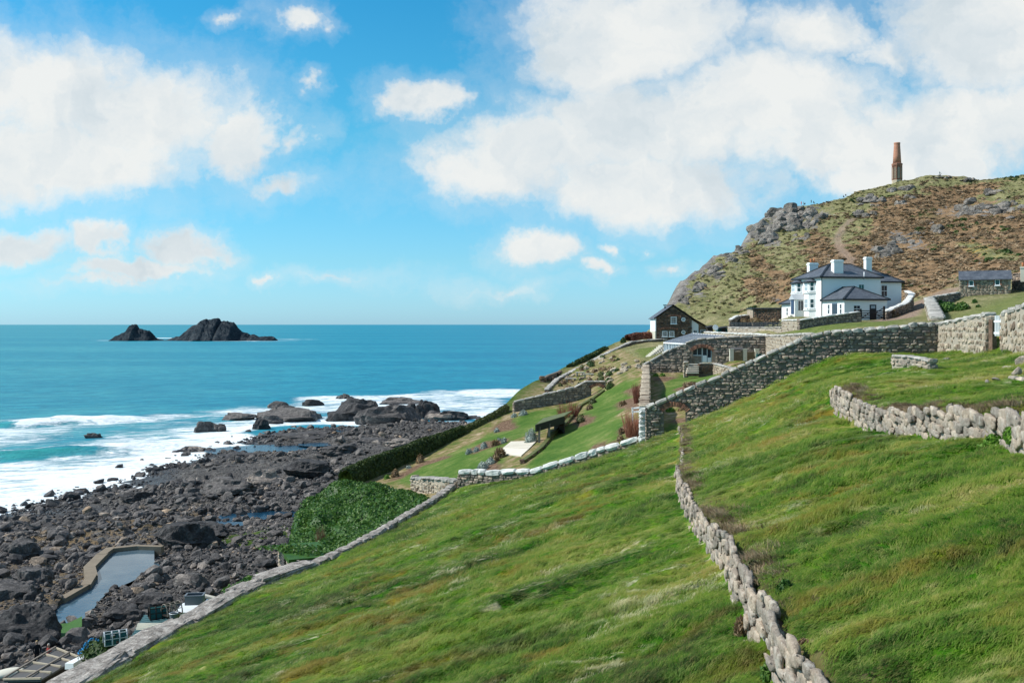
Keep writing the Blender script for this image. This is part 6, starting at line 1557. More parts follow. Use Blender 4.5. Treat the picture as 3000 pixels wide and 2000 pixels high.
def px_shrub(name, label, cat, px, py, wpx, hpx, mat, n=260, seed=1, group=None, spike=0.0, leafpx=3.2, Y=None, ymin=40):
    x, y, z = G(px, py, False, ymin) if Y is None else P(px, py, Y); s = y / F
    return shrub(name, label, cat, (x, y + wpx * s * .3, z - .05), wpx * s, hpx * s, mat, n, max(.035, leafpx * s), seed, group, spike)
def stems(name, label, cat, px, py, wpx, hpx, n, seed, mat='stem_red', group=None, fan=.5, Y=None):
    r = np.random.default_rng(seed); x, y, z = G(px, py, False, 40) if Y is None else P(px, py, Y); s = y / F; w_, h_ = wpx * s, hpx * s
    m = MB()
    for _ in range(n):
        a = r.uniform(0, 6.3); q = math.sqrt(r.random()) * .5
        b0 = Vector((x + math.cos(a) * q * w_ * .6, y + .3 + math.sin(a) * q * w_ * .6, z - .1)); hh = h_ * r.uniform(.6, 1.05)
        tip = b0 + Vector((math.cos(a) * q * w_ * fan + r.normal(0, .06), math.sin(a) * q * w_ * fan + r.normal(0, .06), hh))
        mid = b0.lerp(tip, .5) + Vector((r.normal(0, .04), r.normal(0, .04), .05 * h_))
        m.tube([b0, mid, tip], [.020, .015, .007], 3, False)
    root = thing(name, label, cat, (x, y, z), group); m.build('stem', mat, root, False)['kind'] = 'stuff'
    return root
# ---- ivy clad bank and its store hut
IV = [P(*a) for a in ((1025, 1415, 84), (1100, 1424, 81), (1180, 1440, 79), (1245, 1452, 78), (1290, 1462, 76), (900, 1462, 82), (860, 1500, 79.5), (865, 1560, 74), (950, 1585, 70.5), (1010, 1590, 68.5), (1070, 1560, 68), (1150, 1510, 70), (1220, 1475, 73.5), (960, 1500, 76.5), (1080, 1490, 74), (1160, 1465, 76), (930, 1540, 74), (1030, 1540, 71.5),
      (840, 1600, 70), (900, 1615, 67.5), (960, 1635, 64.5), (1030, 1600, 65), (835, 1622, 65.5), (900, 1640, 63), (950, 1650, 61), (790, 1660, 58), (815, 1690, 56), (745, 1705, 53), (730, 1725, 50.5), (1100, 1560, 63.5))]
IVP = [(-17.2, 79.5), (-16.9, 83), (-13.9, 85.4), (-9.4, 80.5), (-6.2, 77.5), (-5.0, 75.5), (-6.6, 68), (-8.3, 60), (-10.3, 53), (-12.6, 48.5), (-14.6, 50), (-14.4, 55), (-12.4, 57.0), (-11.2, 58.6), (-11.0, 64.5), (-13.2, 66.2), (-15.2, 68.5), (-16.0, 74)]
iv = np.array(IV)
def ivy_h(X, Y):
    d2 = (X[..., None] - iv[:, 0]) ** 2 + (Y[..., None] - iv[:, 1]) ** 2
    w_ = 1 / (d2 + .35) ** 1.6
    return (w_ * iv[:, 2]).sum(-1) / w_.sum(-1)
IX, IY = np.meshgrid(np.linspace(-22, -3, 130), np.linspace(45, 90, 200), indexing='ij')
def ivy_z(X, Y):
    sd, _, _ = polyline(X, Y, IVP + [IVP[0]]); ins = inside(X, Y, IVP); d_ = np.where(ins, 0, np.abs(sd))
    lump = fbm(X / 1.6, Y / 1.6, o=4, seed=61)
    hz_ = ivy_h(X, Y) + lump * .85 * sst(np.where(ins, np.abs(sd), 0), 0, 1.2)
    return hz_ - np.maximum(0, d_) * 5.0 + .0, d_
IZ, ID = ivy_z(IX, IY)
idx = np.arange(IX.size).reshape(IX.shape); q = np.stack([idx[:-1, :-1], idx[1:, :-1], idx[1:, 1:], idx[:-1, 1:]], -1).reshape(-1, 4)
kq = (ID < 1.9)[:-1, :-1].reshape(-1); used, inv = np.unique(q[kq], return_inverse=True)
ivr = thing('ivy_bank', 'steep bank smothered in dark green ivy between the pasture wall and the shore', 'ivy bank', (-13, 70, 10))
obj('bank_surface', np_mesh('bank_surface', np.stack([IX, IY, IZ], -1).reshape(-1, 3)[used] - np.array((-13, 70, 10.)), inv.reshape(-1, 4), 'ivy_leaf', True), ivr)
n_ = 30000; lx = rng.uniform(-22, -3, n_ * 2); ly = rng.uniform(45, 90, n_ * 2); lz, ld = ivy_z(lx, ly); okl = ld < 1.6
lx, ly, lz = lx[okl], ly[okl], lz[okl]; e = .15
gx = (ivy_z(lx + e, ly)[0] - lz) / e; gy = (ivy_z(lx, ly + e)[0] - lz) / e
nn = np.stack([-gx, -gy, np.ones_like(gx)], 1); nn /= np.linalg.norm(nn, axis=1)[:, None]
V, Q = leaf_cards(np.stack([lx, ly, lz], 1) + nn * rng.uniform(0, .16, (len(lx), 1)), nn, .15, 5, 1, 1.3, -.6)
o = obj('leaf_cover', np_mesh('leaf_cover', V - np.array((-13, 70, 10.)), Q, 'ivy_leaf', False, {'rnd': ('FACE', rng.random(len(Q)))}), ivr); o['kind'] = 'stuff'
stems('dead_vines', 'hank of rusty dead vines hanging on the ivy bank', 'dead plant', 938, 1612, 40, 75, 60, 3, 'dry_leaf', None, .3, 69.0)
hb_ = thing('ivy_store', 'low stone store with a slatted shutter under a roof grown over by ivy', 'store hut', P(835, 1690, 61))
a, b = Vector(P(818, 1612, 64.2)), Vector(P(851, 1634, 60.6)); zt_ = 13.75
m = MB(); dv = Vector((2.2, .9, 0)); pts4 = [Vector((p.x, p.y, 8.5)) for p in (a, b, b + dv, a + dv)]; m.poly(pts4, (0, 0, zt_ - 8.7)); m.build('wall', 'mortar_pale', hb_)
m = MB(); ctr4 = sum(pts4, Vector()) / 4; m.poly([(ctr4.x + (p.x - ctr4.x) * 1.12, ctr4.y + (p.y - ctr4.y) * 1.12, zt_ - .25) for p in pts4], (0, 0, .25)); m.build('turf_roof', 'ivy_leaf', hb_)
rl_ = np.random.default_rng(8).uniform(-.62, .62, (700, 2)); pp = np.array([(ctr4.x + (a - ctr4).x * u_ * 1.7 + (dv.x * v_), ctr4.y + (a - ctr4).y * u_ * 1.2 + dv.y * v_, zt_ + rng.uniform(0, .18)) for u_, v_ in rl_])
V, Q = leaf_cards(pp, np.tile((0, 0, 1.), (700, 1)), .16, 6, 1, 1.3, .1); o = obj('ivy_cover', np_mesh('ivy_cover', V - np.array(org(hb_)), Q, 'ivy_leaf', False, {'rnd': ('FACE', rng.random(700))}), hb_); o['kind'] = 'stuff'
its = []; dab = (b - a); Lab = Vector((dab.x, dab.y, 0)).length; an = math.atan2(dab.y, dab.x)
for z in np.arange(11.2, zt_ - .2, .3):
    q = 0
    while q < Lab - .1:
        wd = rng.uniform(.3, .7); t = min(1, (q + wd / 2) / Lab); q += wd
        if z > 12.5 and .2 < t < .78: continue
        its.append(((a.x + dab.x * t, a.y + dab.y * t, z + .15), (wd * .95, .24, .29), (an, rng.normal(0, .06))))
place_pieces(hb_, its, 'rubble', 'rubble_pale', False, 300, 'stone', 'stone_infill')
n2 = Vector((dab.y, -dab.x, 0)).normalized(); n2 = n2 if n2.dot(a) < 0 else -n2; hx_ = Vector((dab.x, dab.y, 0)).normalized(); mdl = a.lerp(b, .48)
m = MB(); m.frame((mdl.x, mdl.y, 13.05), hx_, (0, 0, 1), n2, (-.62, -.62, .05), (.62, .62, .1)); shf = m.build('shutter', 'timber_dark', hb_)
for k in range(7):
    m = MB(); m.frame((mdl.x, mdl.y, 12.52 + k * .18), hx_, (0, 0, 1), n2, (-.62, -.05, .1), (.62, .04, .15)); m.build('slat', 'panel_grey', shf)
c0 = Vector(P(856, 1650, 60.6)); m = MB(); m.box((c0.x + .15, c0.y + .3, 12.4), (.75, .1, 2.6), R(-20)); m.build('door', 'timber_dark', hb_)
c0 = Vector(P(873, 1655, 60.0)); m = MB(); m.box((c0.x, c0.y, 12.6), (.16, .16, 2.4)); m.build('post', 'timber_grey', hb_)
m = MB(); m.poly([P(866, 1646, 60.1), P(884, 1628, 62.6), P(944, 1618, 63.6), P(978, 1646, 59.4)], (0, 0, -.12)); m.build('felt_roof', 'felt_dark', hb_)
# ---- hedges
def hedge(name, label, line, wd, h, mat, n, seed, leaf=.14):
    L = Run([(x, y, z, z + hh) for x, y, z, hh in line]); root = thing(name, label, 'hedge', tuple(L.at(L.L / 2)[:3]))
    o0 = np.array(org(root)); r = np.random.default_rng(seed); qn = max(8, int(L.L / .7)); vs, fs = [], []; k = 10
    for i in range(qn + 1):
        x, y, zb, zt = L.at(L.L * i / qn); tx, ty = L.tan(L.L * i / qn)
        for j in range(k + 1):
            a = math.pi * j / k; ww = wd / 2 * (.9 + .25 * float(vn(i * .6, j * .5, seed=seed)))
            vs.append((x - ty * math.cos(a) * ww, y + tx * math.cos(a) * ww, zb - .3 + (zt - zb + .3) * (math.sin(a) ** .55) * .94))
    for i in range(qn):
        for j in range(k): fs.append((i * (k + 1) + j, i * (k + 1) + j + 1, (i + 1) * (k + 1) + j + 1, (i + 1) * (k + 1) + j))
    obj('heart', np_mesh('heart', np.array(vs) - o0, fs, mat, True), root)
    qs = r.uniform(0, L.L, n); A_ = r.uniform(0, math.pi, n); X = np.interp(qs, L.s, L.p[:, 0]); Y = np.interp(qs, L.s, L.p[:, 1]); zb = np.interp(qs, L.s, L.p[:, 2]); zt = np.interp(qs, L.s, L.p[:, 3])
    T_ = np.array([L.tan(v_) for v_ in qs[:400]])
    tx = np.interp(qs, np.sort(qs[:400]), T_[np.argsort(qs[:400]), 0]); ty = np.interp(qs, np.sort(qs[:400]), T_[np.argsort(qs[:400]), 1])
    lump = 1 + .3 * fbm(qs / 1.1, A_ * 1.5, o=3, seed=seed)
    cx = np.cos(A_) * wd / 2 * lump; zz = zb + (zt - zb) * np.sin(A_) ** .6 * (.8 + .25 * lump)
    Pp = np.stack([X - ty * cx, Y + tx * cx, zz], 1); nn = np.stack([-ty * np.cos(A_), tx * np.cos(A_), np.sin(A_)], 1)
    V, Q = leaf_cards(Pp, nn, leaf, seed, 1, 1.5, .2)
    obj('foliage', np_mesh('foliage', V - o0, Q, mat, False, {'rnd': ('FACE', r.random(n))}), root)['kind'] = 'stuff'
    return root
HD = [(*P(px, pb, Y), hh) for px, pb, Y, hh in ((1030, 1416, 91, 1.3), (1095, 1400, 95, 1.75), (1160, 1376, 99, 1.8), (1240, 1340, 104, 1.7), (1310, 1310, 108.5, 1.5), (1370, 1282, 111.5, 1.35))]
hedge('hedge', 'clipped dark green hedge along the seaward edge of the lower lawn', [(x - .6, y, z, h) for x, y, z, h in HD], 1.5, 0, 'hedge_leaf', 9000, 11)
HE = [(*P(px, pb, Y), hh) for px, pb, Y, hh in ((1372, 1282, 111.6, 1.0), (1420, 1256, 113.5, .95), (1465, 1232, 115.2, .9), (1502, 1213, 116.6, 1.1))]
stone_wall('coast_wall', 'low dry wall under ivy continuing the hedge towards the garden end wall', Run([(x - .6, y, z, z + h * .8) for x, y, z, h in HE]), .7, .6, .26, 'rubble', 'mortar_dark', None, nmax=120)
hedge('hedge', 'low shaggy ivy growth on top of the dry wall beyond the hedge', [(x - .7, y, z + h * .55, h * .5) for x, y, z, h in HE], 1.0, 0, 'olive_leaf', 1500, 12)
hedge('hedge', 'dark green strip of hedge along the cliff top above the sea', [(*P(px, py + 5, Y), hh) for px, py, Y, hh in ((1668, 1082, 148, .9), (1700, 1066, 152, 1.0), (1740, 1044, 158, .9), (1775, 1024, 163, .8))], 1.2, 0, 'hedge_leaf', 1500, 13, .2)
hedge('hedge', 'reddish bare twig hedge in front of the stone house', [(*P(px, py, Y), hh) for px, py, Y, hh in ((1838, 1001, 169, 1.1), (1870, 996, 171, 1.25), (1906, 993, 172, 1.1))], 1.6, 0, 'stem_red', 2200, 14, .16)
px_shrub('bush', 'small dark bush at the seaward end of the twig hedge', 'bush', 1826, 1002, 16, 14, 'gorse_leaf', 160, 15, Y=167)
# ---- garden shrubs
SH = [('lavender_bush', 'largest silver grey dome shrub beside the turf roofed shelter', 1557, 1297, 42, 40, 'silver_leaf', 420), ('lavender_bush', 'silver dome shrub at the left end of the lawn row', 1374, 1330, 21, 18, 'silver_leaf', 160), ('lavender_bush', 'second small silver shrub in the lawn row', 1396, 1323, 19, 15, 'silver_leaf', 140), ('lavender_bush', 'round pinkish silver shrub in the middle of the lawn row', 1418, 1314, 23, 21, 'silver_leaf', 180), ('tussock', 'dark brown tussock at the right of the lawn row', 1452, 1306, 27, 16, 'dry_leaf', 160), ('lavender_bush', 'silver shrub at the right end of the lawn row', 1476, 1298, 20, 17, 'silver_leaf', 160), ('lavender_bush', 'small silver shrub behind the right end of the lawn row', 1462, 1292, 14, 11, 'silver_leaf', 100), ('lavender_bush', 'small silver shrub on the bed below the garden end wall', 1455, 1266, 17, 13, 'silver_leaf', 120),
      ('lavender_bush', 'silver shrub next to the seaward corner of the garden end wall', 1506, 1222, 17, 12, 'silver_leaf', 120), ('lavender_bush', 'wide silver shrub at the foot of the garden end wall', 1533, 1217, 27, 16, 'silver_leaf', 180), ('lavender_bush', 'wide silver shrub behind the white coping', 1415, 1376, 38, 24, 'silver_leaf', 260), ('lavender_bush', 'silver shrub just behind the wide one near the coping', 1438, 1360, 28, 20, 'silver_leaf', 200), ('tussock', 'tall brown grass tussock beside the paved terrace', 1465, 1342, 34, 30, 'dry_leaf', 260), ('tussock', 'brown tussock in front of the paved terrace', 1448, 1354, 30, 18, 'dry_leaf', 180), ('lavender_bush', 'tiny silver plant near the hedge shadow', 1197, 1372, 18, 9, 'silver_leaf', 90), ('dry_bush', 'dry brown bush against the dark hedge', 1230, 1356, 26, 26, 'dry_leaf', 200), ('dry_bush', 'dry brown bush at the lower end of the hedge', 1157, 1398, 26, 26, 'dry_leaf', 200), ('green_plant', 'yellow green plant at the lower end of the bed under the hedge', 1132, 1403, 18, 14, 'bright_leaf', 110),
      ('bush', 'dark conical bush right of the small brick archway', 1788, 1138, 30, 20, 'gorse_leaf', 200), ('green_plant', 'leafy green plant in the half round bed on the lawn', 1702, 1238, 30, 24, 'olive_leaf', 180), ('green_plant', 'yellow green spiky plant seen through the arched doorway', 1966, 1207, 30, 16, 'bright_leaf', 160), ('dry_bush', 'brown mound plant in the doorway bed', 1998, 1203, 20, 14, 'dry_leaf', 120), ('dry_bush', 'ochre mound plant under the red stems', 1818, 1292, 22, 18, 'dry_leaf', 160), ('tussock', 'brown tussock above the ochre mound plant', 1822, 1272, 18, 16, 'dry_leaf', 140), ('tussock', 'pale tussock in the scalloped bed', 1826, 1188, 22, 12, 'dry_leaf', 120), ('bush', 'olive bush beside the low bank near the archway', 1738, 1182, 26, 16, 'olive_leaf', 150), ('bush', 'pale olive bush lower on the bank near the archway', 1728, 1200, 24, 16, 'dry_leaf', 150),
      ('dry_bush', 'brown flower mound in front of the arched window', 2048, 1062, 26, 10, 'dry_leaf', 110), ('green_plant', 'yellow green plant under the left end of the curved wall', 1922, 1102, 18, 9, 'bright_leaf', 90), ('green_plant', 'yellow green plant beside the curved wall, right of its neighbour', 1942, 1102, 18, 9, 'bright_leaf', 90), ('bush', 'brown planting bed bush on the walled lawn', 2030, 1130, 60, 12, 'dry_leaf', 260)]
for i, (nm, lab, px, py, wp, hp, mt, n) in enumerate(SH):
    px_shrub(nm, lab, 'shrub' if nm != 'tussock' else 'grass tussock', px, py, wp, hp, mt, n, 400 + i, None, .9 if nm == 'tussock' else 0.0, 3.0, None, 66)
stems('dogwood', 'red stemmed shrub in the half round bed', 'shrub', 1652, 1235, 50, 55, 110, 21); stems('dogwood', 'red stemmed shrub right of the turf roofed shelter', 'shrub', 1680, 1222, 45, 50, 90, 22)
stems('dogwood', 'upper red stemmed shrub against the whitewashed wall', 'shrub', 1868, 1180, 32, 62, 120, 23); stems('dogwood', 'tall red stemmed shrub at the near end of the whitewashed wall', 'shrub', 1858, 1278, 74, 74, 170, 24)
for i, (px, py, wp, hp, lab) in enumerate(((2788, 912, 70, 30, 'dark green bramble thicket below the stone hut'), (2755, 905, 44, 30, 'bramble bush against the hut wall corner'), (2826, 908, 40, 24, 'bramble bush thinning out to the right'), (2858, 888, 14, 12, 'lone dark green gorse bush in the rough grass'), (2868, 900, 12, 9, 'small gorse bush beside the lone one'))):
    px_shrub('bramble', lab, 'bush', px, py, wp, hp, 'ivy_leaf', 420 if wp > 30 else 90, 450 + i, ymin=70, leafpx=4)
for i, (px, py, wp, hp, lab) in enumerate(((2620, 928, 44, 22, 'ochre bushes at the foot of the curving house wall'), (2180, 946, 36, 14, 'ochre bush behind the black railing'), (2215, 944, 40, 16, 'larger ochre bush behind the black railing'), (2272, 946, 34, 14, 'ochre bush at the right end of the railing'), (2295, 720, 1, 1, ''))[:4]):
    px_shrub('ochre_bush', lab, 'bush', px, py, wp, hp, 'dry_leaf', 240, 460 + i, Y=(127, 149, 146, 134)[i])
# rockery: small stones and tufts on the slope between the far lawn and the upper retaining wall
RK = [G(px, py, False, 100) for px, py in zip(rng.uniform(1600, 1895, 150), rng.uniform(1040, 1150, 150)) if True]
sdT = polyline(np.array([p[0] for p in RK]), np.array([p[1] for p in RK]), [P(*a)[:2] for a in ((1601, 1150, 124), (1634, 1110, 140), (1746, 1053, 153), (1850, 1002, 164))])[0]
RK = [p for p, s_ in zip(RK, sdT) if s_ > 1.0 and 119 < p[1] < 160 and p[0] < .112 * p[1] + 3]
for i, p in enumerate(RK):
    s = rng.uniform(.16, .42)
    if i % 2:
        o = obj('rockery_stone', BME[int(rng.integers(NB))]); o.data = shared('rubble', int(rng.integers(14)), 'rubble_pale', False); o.location = (p[0], p[1], p[2] + s * .25); o.scale = (s * 3.0, s * 1.9, s * 1.6); o.rotation_euler = (rng.normal(0, .2), rng.normal(0, .2), rng.uniform(0, 6))
        tag(o, 'pale stone set in the dry rock garden slope beyond the lawn', 'stone', 'rockery stones', 'thing')
    else:
        shrub('rockery_tuft', 'small brown or green tuft growing in the rock garden slope beyond the lawn', 'plant', p, s * 3.0, s * 1.7, ('dry_leaf', 'dry_leaf', 'olive_leaf', 'gorse_leaf')[i // 2 % 4], 60, .13, 500 + i, 'rockery tufts')
# ---- small garden structures
pv = thing('paved_terrace', 'pale stone paved terrace jutting into the lower lawn', 'terrace', P(1520, 1315, 86))
crn = [Vector(G(a, b, False, 66)) for a, b in ((1473, 1315), (1497, 1296), (1572, 1294), (1548, 1318), (1527, 1337), (1482, 1333))]
zz = max(c.z for c in crn) * .5 + min(c.z for c in crn) * .5 + .12
m = MB(); m.poly([(c.x, c.y, c.z + .10) for c in crn], (0, 0, -.5)); m.build('slab', 'paving_pale', pv)
for t in (.18, .36, .54, .72, .9):
    a = crn[1].lerp(crn[0], t); b = crn[2].lerp(crn[3], t); m = MB(); m.bar((a.x, a.y, a.z + .105), (b.x, b.y, b.z + .105), .03, .012); m.build('joint', 'concrete', pv)
tr = thing('turf_shelter', 'open shelter with a turf roof and a black fascia beside the paved terrace', 'shelter', P(1600, 1280, 89))
fa, fb = Vector(P(1570, 1247, 88)), Vector(P(1652, 1222, 90)); ba, bb_ = Vector(P(1592, 1228, 95)), Vector(P(1676, 1206, 97))
m = MB(); m.poly([fa, fb, bb_, ba], (0, 0, .12)); m.build('turf_roof', 'olive_leaf', tr)
m = MB(); m.bar(fa + Vector((0, 0, -.22)), fb + Vector((0, 0, -.22)), .12, .6); m.bar(fa + Vector((0, 0, -.22)), ba + Vector((0, 0, -.22)), .12, .6); m.build('fascia', 'paint_black', tr)
for p in (fa, fa.lerp(fb, .35)): m = MB(); g_ = gz(p.x + .3, p.y + .3); m.bar((p.x + .3, p.y + .3, g_ - .2), (p.x + .3, p.y + .3, p.z - .1), .2); m.build('post', 'timber_grey', tr)
m = MB(); c1, c2 = fb.lerp(fa, .05), bb_; m.poly([(fb.x, fb.y + .2, fb.z - 1.6), (ba.x + 1, ba.y, ba.z - 1.6), (ba.x + 1, ba.y, ba.z), (fb.x, fb.y + .2, fb.z)], (.1, .1, 0)); m.build('back_panel', 'timber_dark', tr)
stone_wall('bank_wall', 'low brown retaining bank stepping up between the two lawns', Run([(*G(px, pb, False, 66)[:2], G(px, pb, False, 66)[2], G(px, pb, False, 66)[2] + .28) for px, pb in ((1530, 1358), (1556, 1340), (1585, 1318), (1612, 1285), (1640, 1262), (1660, 1240), (1700, 1192), (1735, 1172), (1768, 1148))]), .5, .45, .16, 'rubble_brown', 'olive_leaf', None, nmax=200, faces='near', proud=.05, skip=.6)
for i, (px, py, wd, lab) in enumerate(((1724, 1105, 30, 'pale stone bench on the rock garden terrace'), (1700, 1100, 26, 'pale ledge seat behind the stone bench'), (1672, 1118, 34, 'low pale step slab near the archway'))):
    x, y, z = G(px, py, False, 100); s = y / F; bt = thing('stone_bench', lab, 'bench', (x, y, z))
    m = MB(); m.box((x, y, z + .45), (wd * s, .6, .12)); m.build('seat', 'paving_pale', bt)
    for sg in (-1, 1): m = MB(); m.box((x + sg * wd * s * .36, y, z + .15), (.25, .5, .5)); m.build('leg', 'rubble_pale', bt)
ce = thing('curved_edging', 'three curved rows of pale edging stones beside the glasshouse lawn', 'edging', P(1920, 1030, 140))
for k in range(3):
    for t in np.linspace(0, 1, 9):
        px = 1902 + k * 9 + 36 * t ** 1.25; py = 1046 - 32 * t + k * 2 + 3 * math.sin(t * 3); x, y, z = P(px, py, 134 + 6 * t); m = MB(); m.box((x, y, z), (.55, .8, .35), R(40)); m.build('edging_stone', 'paving_pale', ce)
tl = thing('white_trellis', 'small white wooden trellis gate on the lawn side of the whitewashed wall', 'trellis', P(1866, 1235, 72))
for a, b in (((1853, 1238), (1853, 1193)), ((1877, 1238), (1877, 1190)), ((1853, 1196), (1877, 1193)), ((1853, 1206), (1877, 1205))):
    m = MB(); m.bar(P(*a, 72), P(*b, 72), .1); m.build('bar', 'paint_white', tl)
# ---- terrace stones, plants by the walls
for i, (px, py, wp, hp, lab) in enumerate(((2955, 1088, 36, 22, 'large tan boulder in the heap at the right edge'), (2978, 1098, 30, 26, 'upright tan boulder at the right edge of the heap'), (2995, 1070, 34, 30, 'tan boulder on top of the heap'), (2968, 1112, 34, 14, 'flat stone at the foot of the heap'), (2990, 1118, 30, 16, 'dark split stone at the foot of the heap'), (2918, 1114, 30, 9, 'flat pale stone in the straw left of the heap'), (2893, 1122, 14, 12, 'small dark stone left of the flat pale stone'), (2888, 1062, 32, 8, 'long pale stone lying in the grass above the heap'), (2775, 1058, 26, 12, 'square pale stone at the right of the ruined wall'))):
    x, y, z = G(px, py, False, 8); s = y / F; add_rock('field_stone', lab, 'stone', (x, y, z + hp * s * .3), (wp * s * .55, wp * s * .5, hp * s * .62), 700 + i, 'fieldstone', 3, .25, rz=i * 1.3, facets=7, strata=0)
px_shrub('green_plant', 'blue green leafy plant against the left end of the ruined wall', 'plant', 2628, 1068, 24, 20, 'ivy_leaf', 120, 800, ymin=20, leafpx=7)
for i, (px, py, wp, hp) in enumerate(((2925, 1298, 60, 34), (2985, 1282, 70, 40), (2890, 1318, 50, 24))): px_shrub('nettle_clump', ('bright green leafy clump under the boulder wall', 'tall bright green leafy clump at the right edge under the boulder wall', 'low bright green leaves in front of the leafy clumps')[i], 'plant', px, py, wp, hp, 'bright_leaf', 260, 810 + i, ymin=8, leafpx=9)
px_shrub('dead_clump', 'round clump of dead orange brown bracken against the drystone wall', 'dead plant', 2185, 1855, 52, 50, 'dry_leaf', 620, 820, spike=.5, ymin=8, leafpx=6)
for i, (px, py, wp, hp, lab, mt) in enumerate(((2212, 1690, 44, 56, 'dark olive cushion bush growing in a gap of the drystone wall', 'olive_leaf'), (2250, 1640, 40, 26, 'green cushion plant on top of the drystone wall', 'ivy_leaf'), (2310, 1745, 60, 50, 'blue green cushion plant beside the drystone wall', 'ivy_leaf'), (2265, 1980, 60, 50, 'dark green plant in the hollow at the foot of the drystone wall', 'ivy_leaf'), (2360, 1905, 46, 40, 'brown twiggy clump on top of the drystone wall', 'dry_leaf'), (2290, 1560, 60, 30, 'brown dead patch on the wall head farther up', 'dry_leaf'))):
    px_shrub('cushion_plant', lab, 'plant', px, py, wp, hp, mt, 420, 830 + i, ymin=7, leafpx=5)
# ---- huts and fishing gear below the seaward wall
def slab_roof(name, label, cat, corners, mat, th=.1, corr=0, cmat=None, wall='rubble', down=8.0):
    c = [Vector(p) for p in corners]; root = thing(name, label, cat, tuple(sum(c, Vector()) / 4))
    m = MB(); m.poly(c, (0, 0, -th)); rf = m.build('roof', mat, root)
    ctr = sum(c, Vector()) / 4
    w_ = [ctr + (p - ctr) * .9 for p in c]; m = MB(); m.poly([(p.x, p.y, p.z - th) for p in w_], (0, 0, -down)); m.build('wall', wall, root)
    for i in range(corr):
        t = (i + .5) / corr; a, b = c[0].lerp(c[1], t), c[3].lerp(c[2], t); m = MB(); m.bar(a + Vector((0, 0, .015)), b + Vector((0, 0, .015)), .07, .05); m.build('rib', cmat or mat, rf)
    return root
slab_roof('boat_store', 'white flat roofed boat store just over the seaward wall', 'hut', [P(512, 1792, 45.5), P(650, 1796, 47.5), P(650, 1762, 50), P(536, 1765, 49)], 'paint_white', .12, 0)
gs = thing('gable_wall', 'low grey gable wall behind the plastic fish box', 'wall', P(600, 1760, 50.5))
m = MB(); m.poly([P(552, 1770, 50.2), P(648, 1772, 50.6), P(650, 1757, 50.6), P(612, 1748, 50.4), P(580, 1740, 50.3), P(552, 1752, 50.2)], (0, .35, 0)); m.build('wall', 'panel_grey', gs)
m = MB(); m.bar(P(550, 1752, 50.0), P(580, 1739, 50.1), .4, .1); m.bar(P(580, 1739, 50.1), P(652, 1757, 50.5), .4, .1); m.build('capping', 'paving_pale', gs)
fb_ = thing('fish_box', 'large grey plastic fish box on the white hut roof', 'fish box', P(566, 1772, 47))
bx0 = Vector(P(541, 1774, 46.6)); L_, D_, H_ = .82, .55, .40; u_ = Vector((.99, .1, 0)); v_ = Vector((-.1, .99, 0)); zz = (0, 0, 1); bx0.z += .02
for lo, hi in (((0, 0, 0), (L_, .035, H_)), ((0, D_ - .035, 0), (L_, D_, H_)), ((0, .035, 0), (.035, D_ - .035, H_)), ((L_ - .035, .035, 0), (L_, D_ - .035, H_)), ((.035, .035, 0), (L_ - .035, D_ - .035, .03))): m = MB(); m.frame(bx0, u_, v_, zz, lo, hi); m.build('side', 'plastic_grey', fb_)
for lo, hi in (((-.03, -.03, H_), (L_ + .03, .05, H_ + .05)), ((-.03, D_ - .05, H_), (L_ + .03, D_ + .03, H_ + .05)), ((-.03, .05, H_), (.05, D_ - .05, H_ + .05)), ((L_ - .05, .05, H_), (L_ + .03, D_ - .05, H_ + .05))): m = MB(); m.frame(bx0, u_, v_, zz, lo, hi); m.build('rim', 'plastic_grey', fb_)
gp = thing('glass_hatch', 'blue glazed hatch lying beside the fish box', 'hatch', P(610, 1768, 48)); m = MB(); m.poly([P(598, 1768, 47.6), P(622, 1772, 47.6), P(632, 1762, 48.6), P(606, 1757, 48.6)], (0, 0, .06)); m.build('pane', 'glasshouse_roof', gp); m = MB(); [m.bar(P(*a), P(*b), .06) for a, b in (((598, 1767, 47.6), (622, 1771, 47.6)), ((622, 1771, 47.6), (632, 1761, 48.6)), ((606, 1756, 48.6), (598, 1767, 47.6)))]; m.build('frame', 'timber_dark', gp)
slab_roof('corrugated_hut', 'hut with a teal and cream corrugated sheet roof behind the seaward wall', 'hut', [P(424, 1800, 46), P(372, 1884, 41.5), P(440, 1880, 41), P(498, 1812, 45)], 'sheet_green', .08, 14, 'sheet_green')
m = MB(); m.poly([Vector(P(404, 1833, 44.3)) + Vector((0, 0, .06)), Vector(P(398, 1851, 43.2)) + Vector((0, 0, .06)), Vector(P(462, 1849, 43.2)) + Vector((0, 0, .06)), Vector(P(478, 1833, 44.2)) + Vector((0, 0, .06))], (0, 0, .05))
cs_ = thing('roof_sheet', 'cream corrugated sheet laid across the teal roof', 'roof sheet', P(430, 1840, 44)); m.build('sheet', 'sheet_cream', cs_)
for i in range(5):
    t = (i + .5) / 5; a = Vector(P(404, 1833, 44.3)).lerp(Vector(P(398, 1851, 43.2)), t); b = Vector(P(478, 1833, 44.2)).lerp(Vector(P(462, 1849, 43.2)), t); m = MB(); m.bar(a + Vector((0, 0, .13)), b + Vector((0, 0, .13)), .07, .05); m.build('rib', 'sheet_cream', cs_)
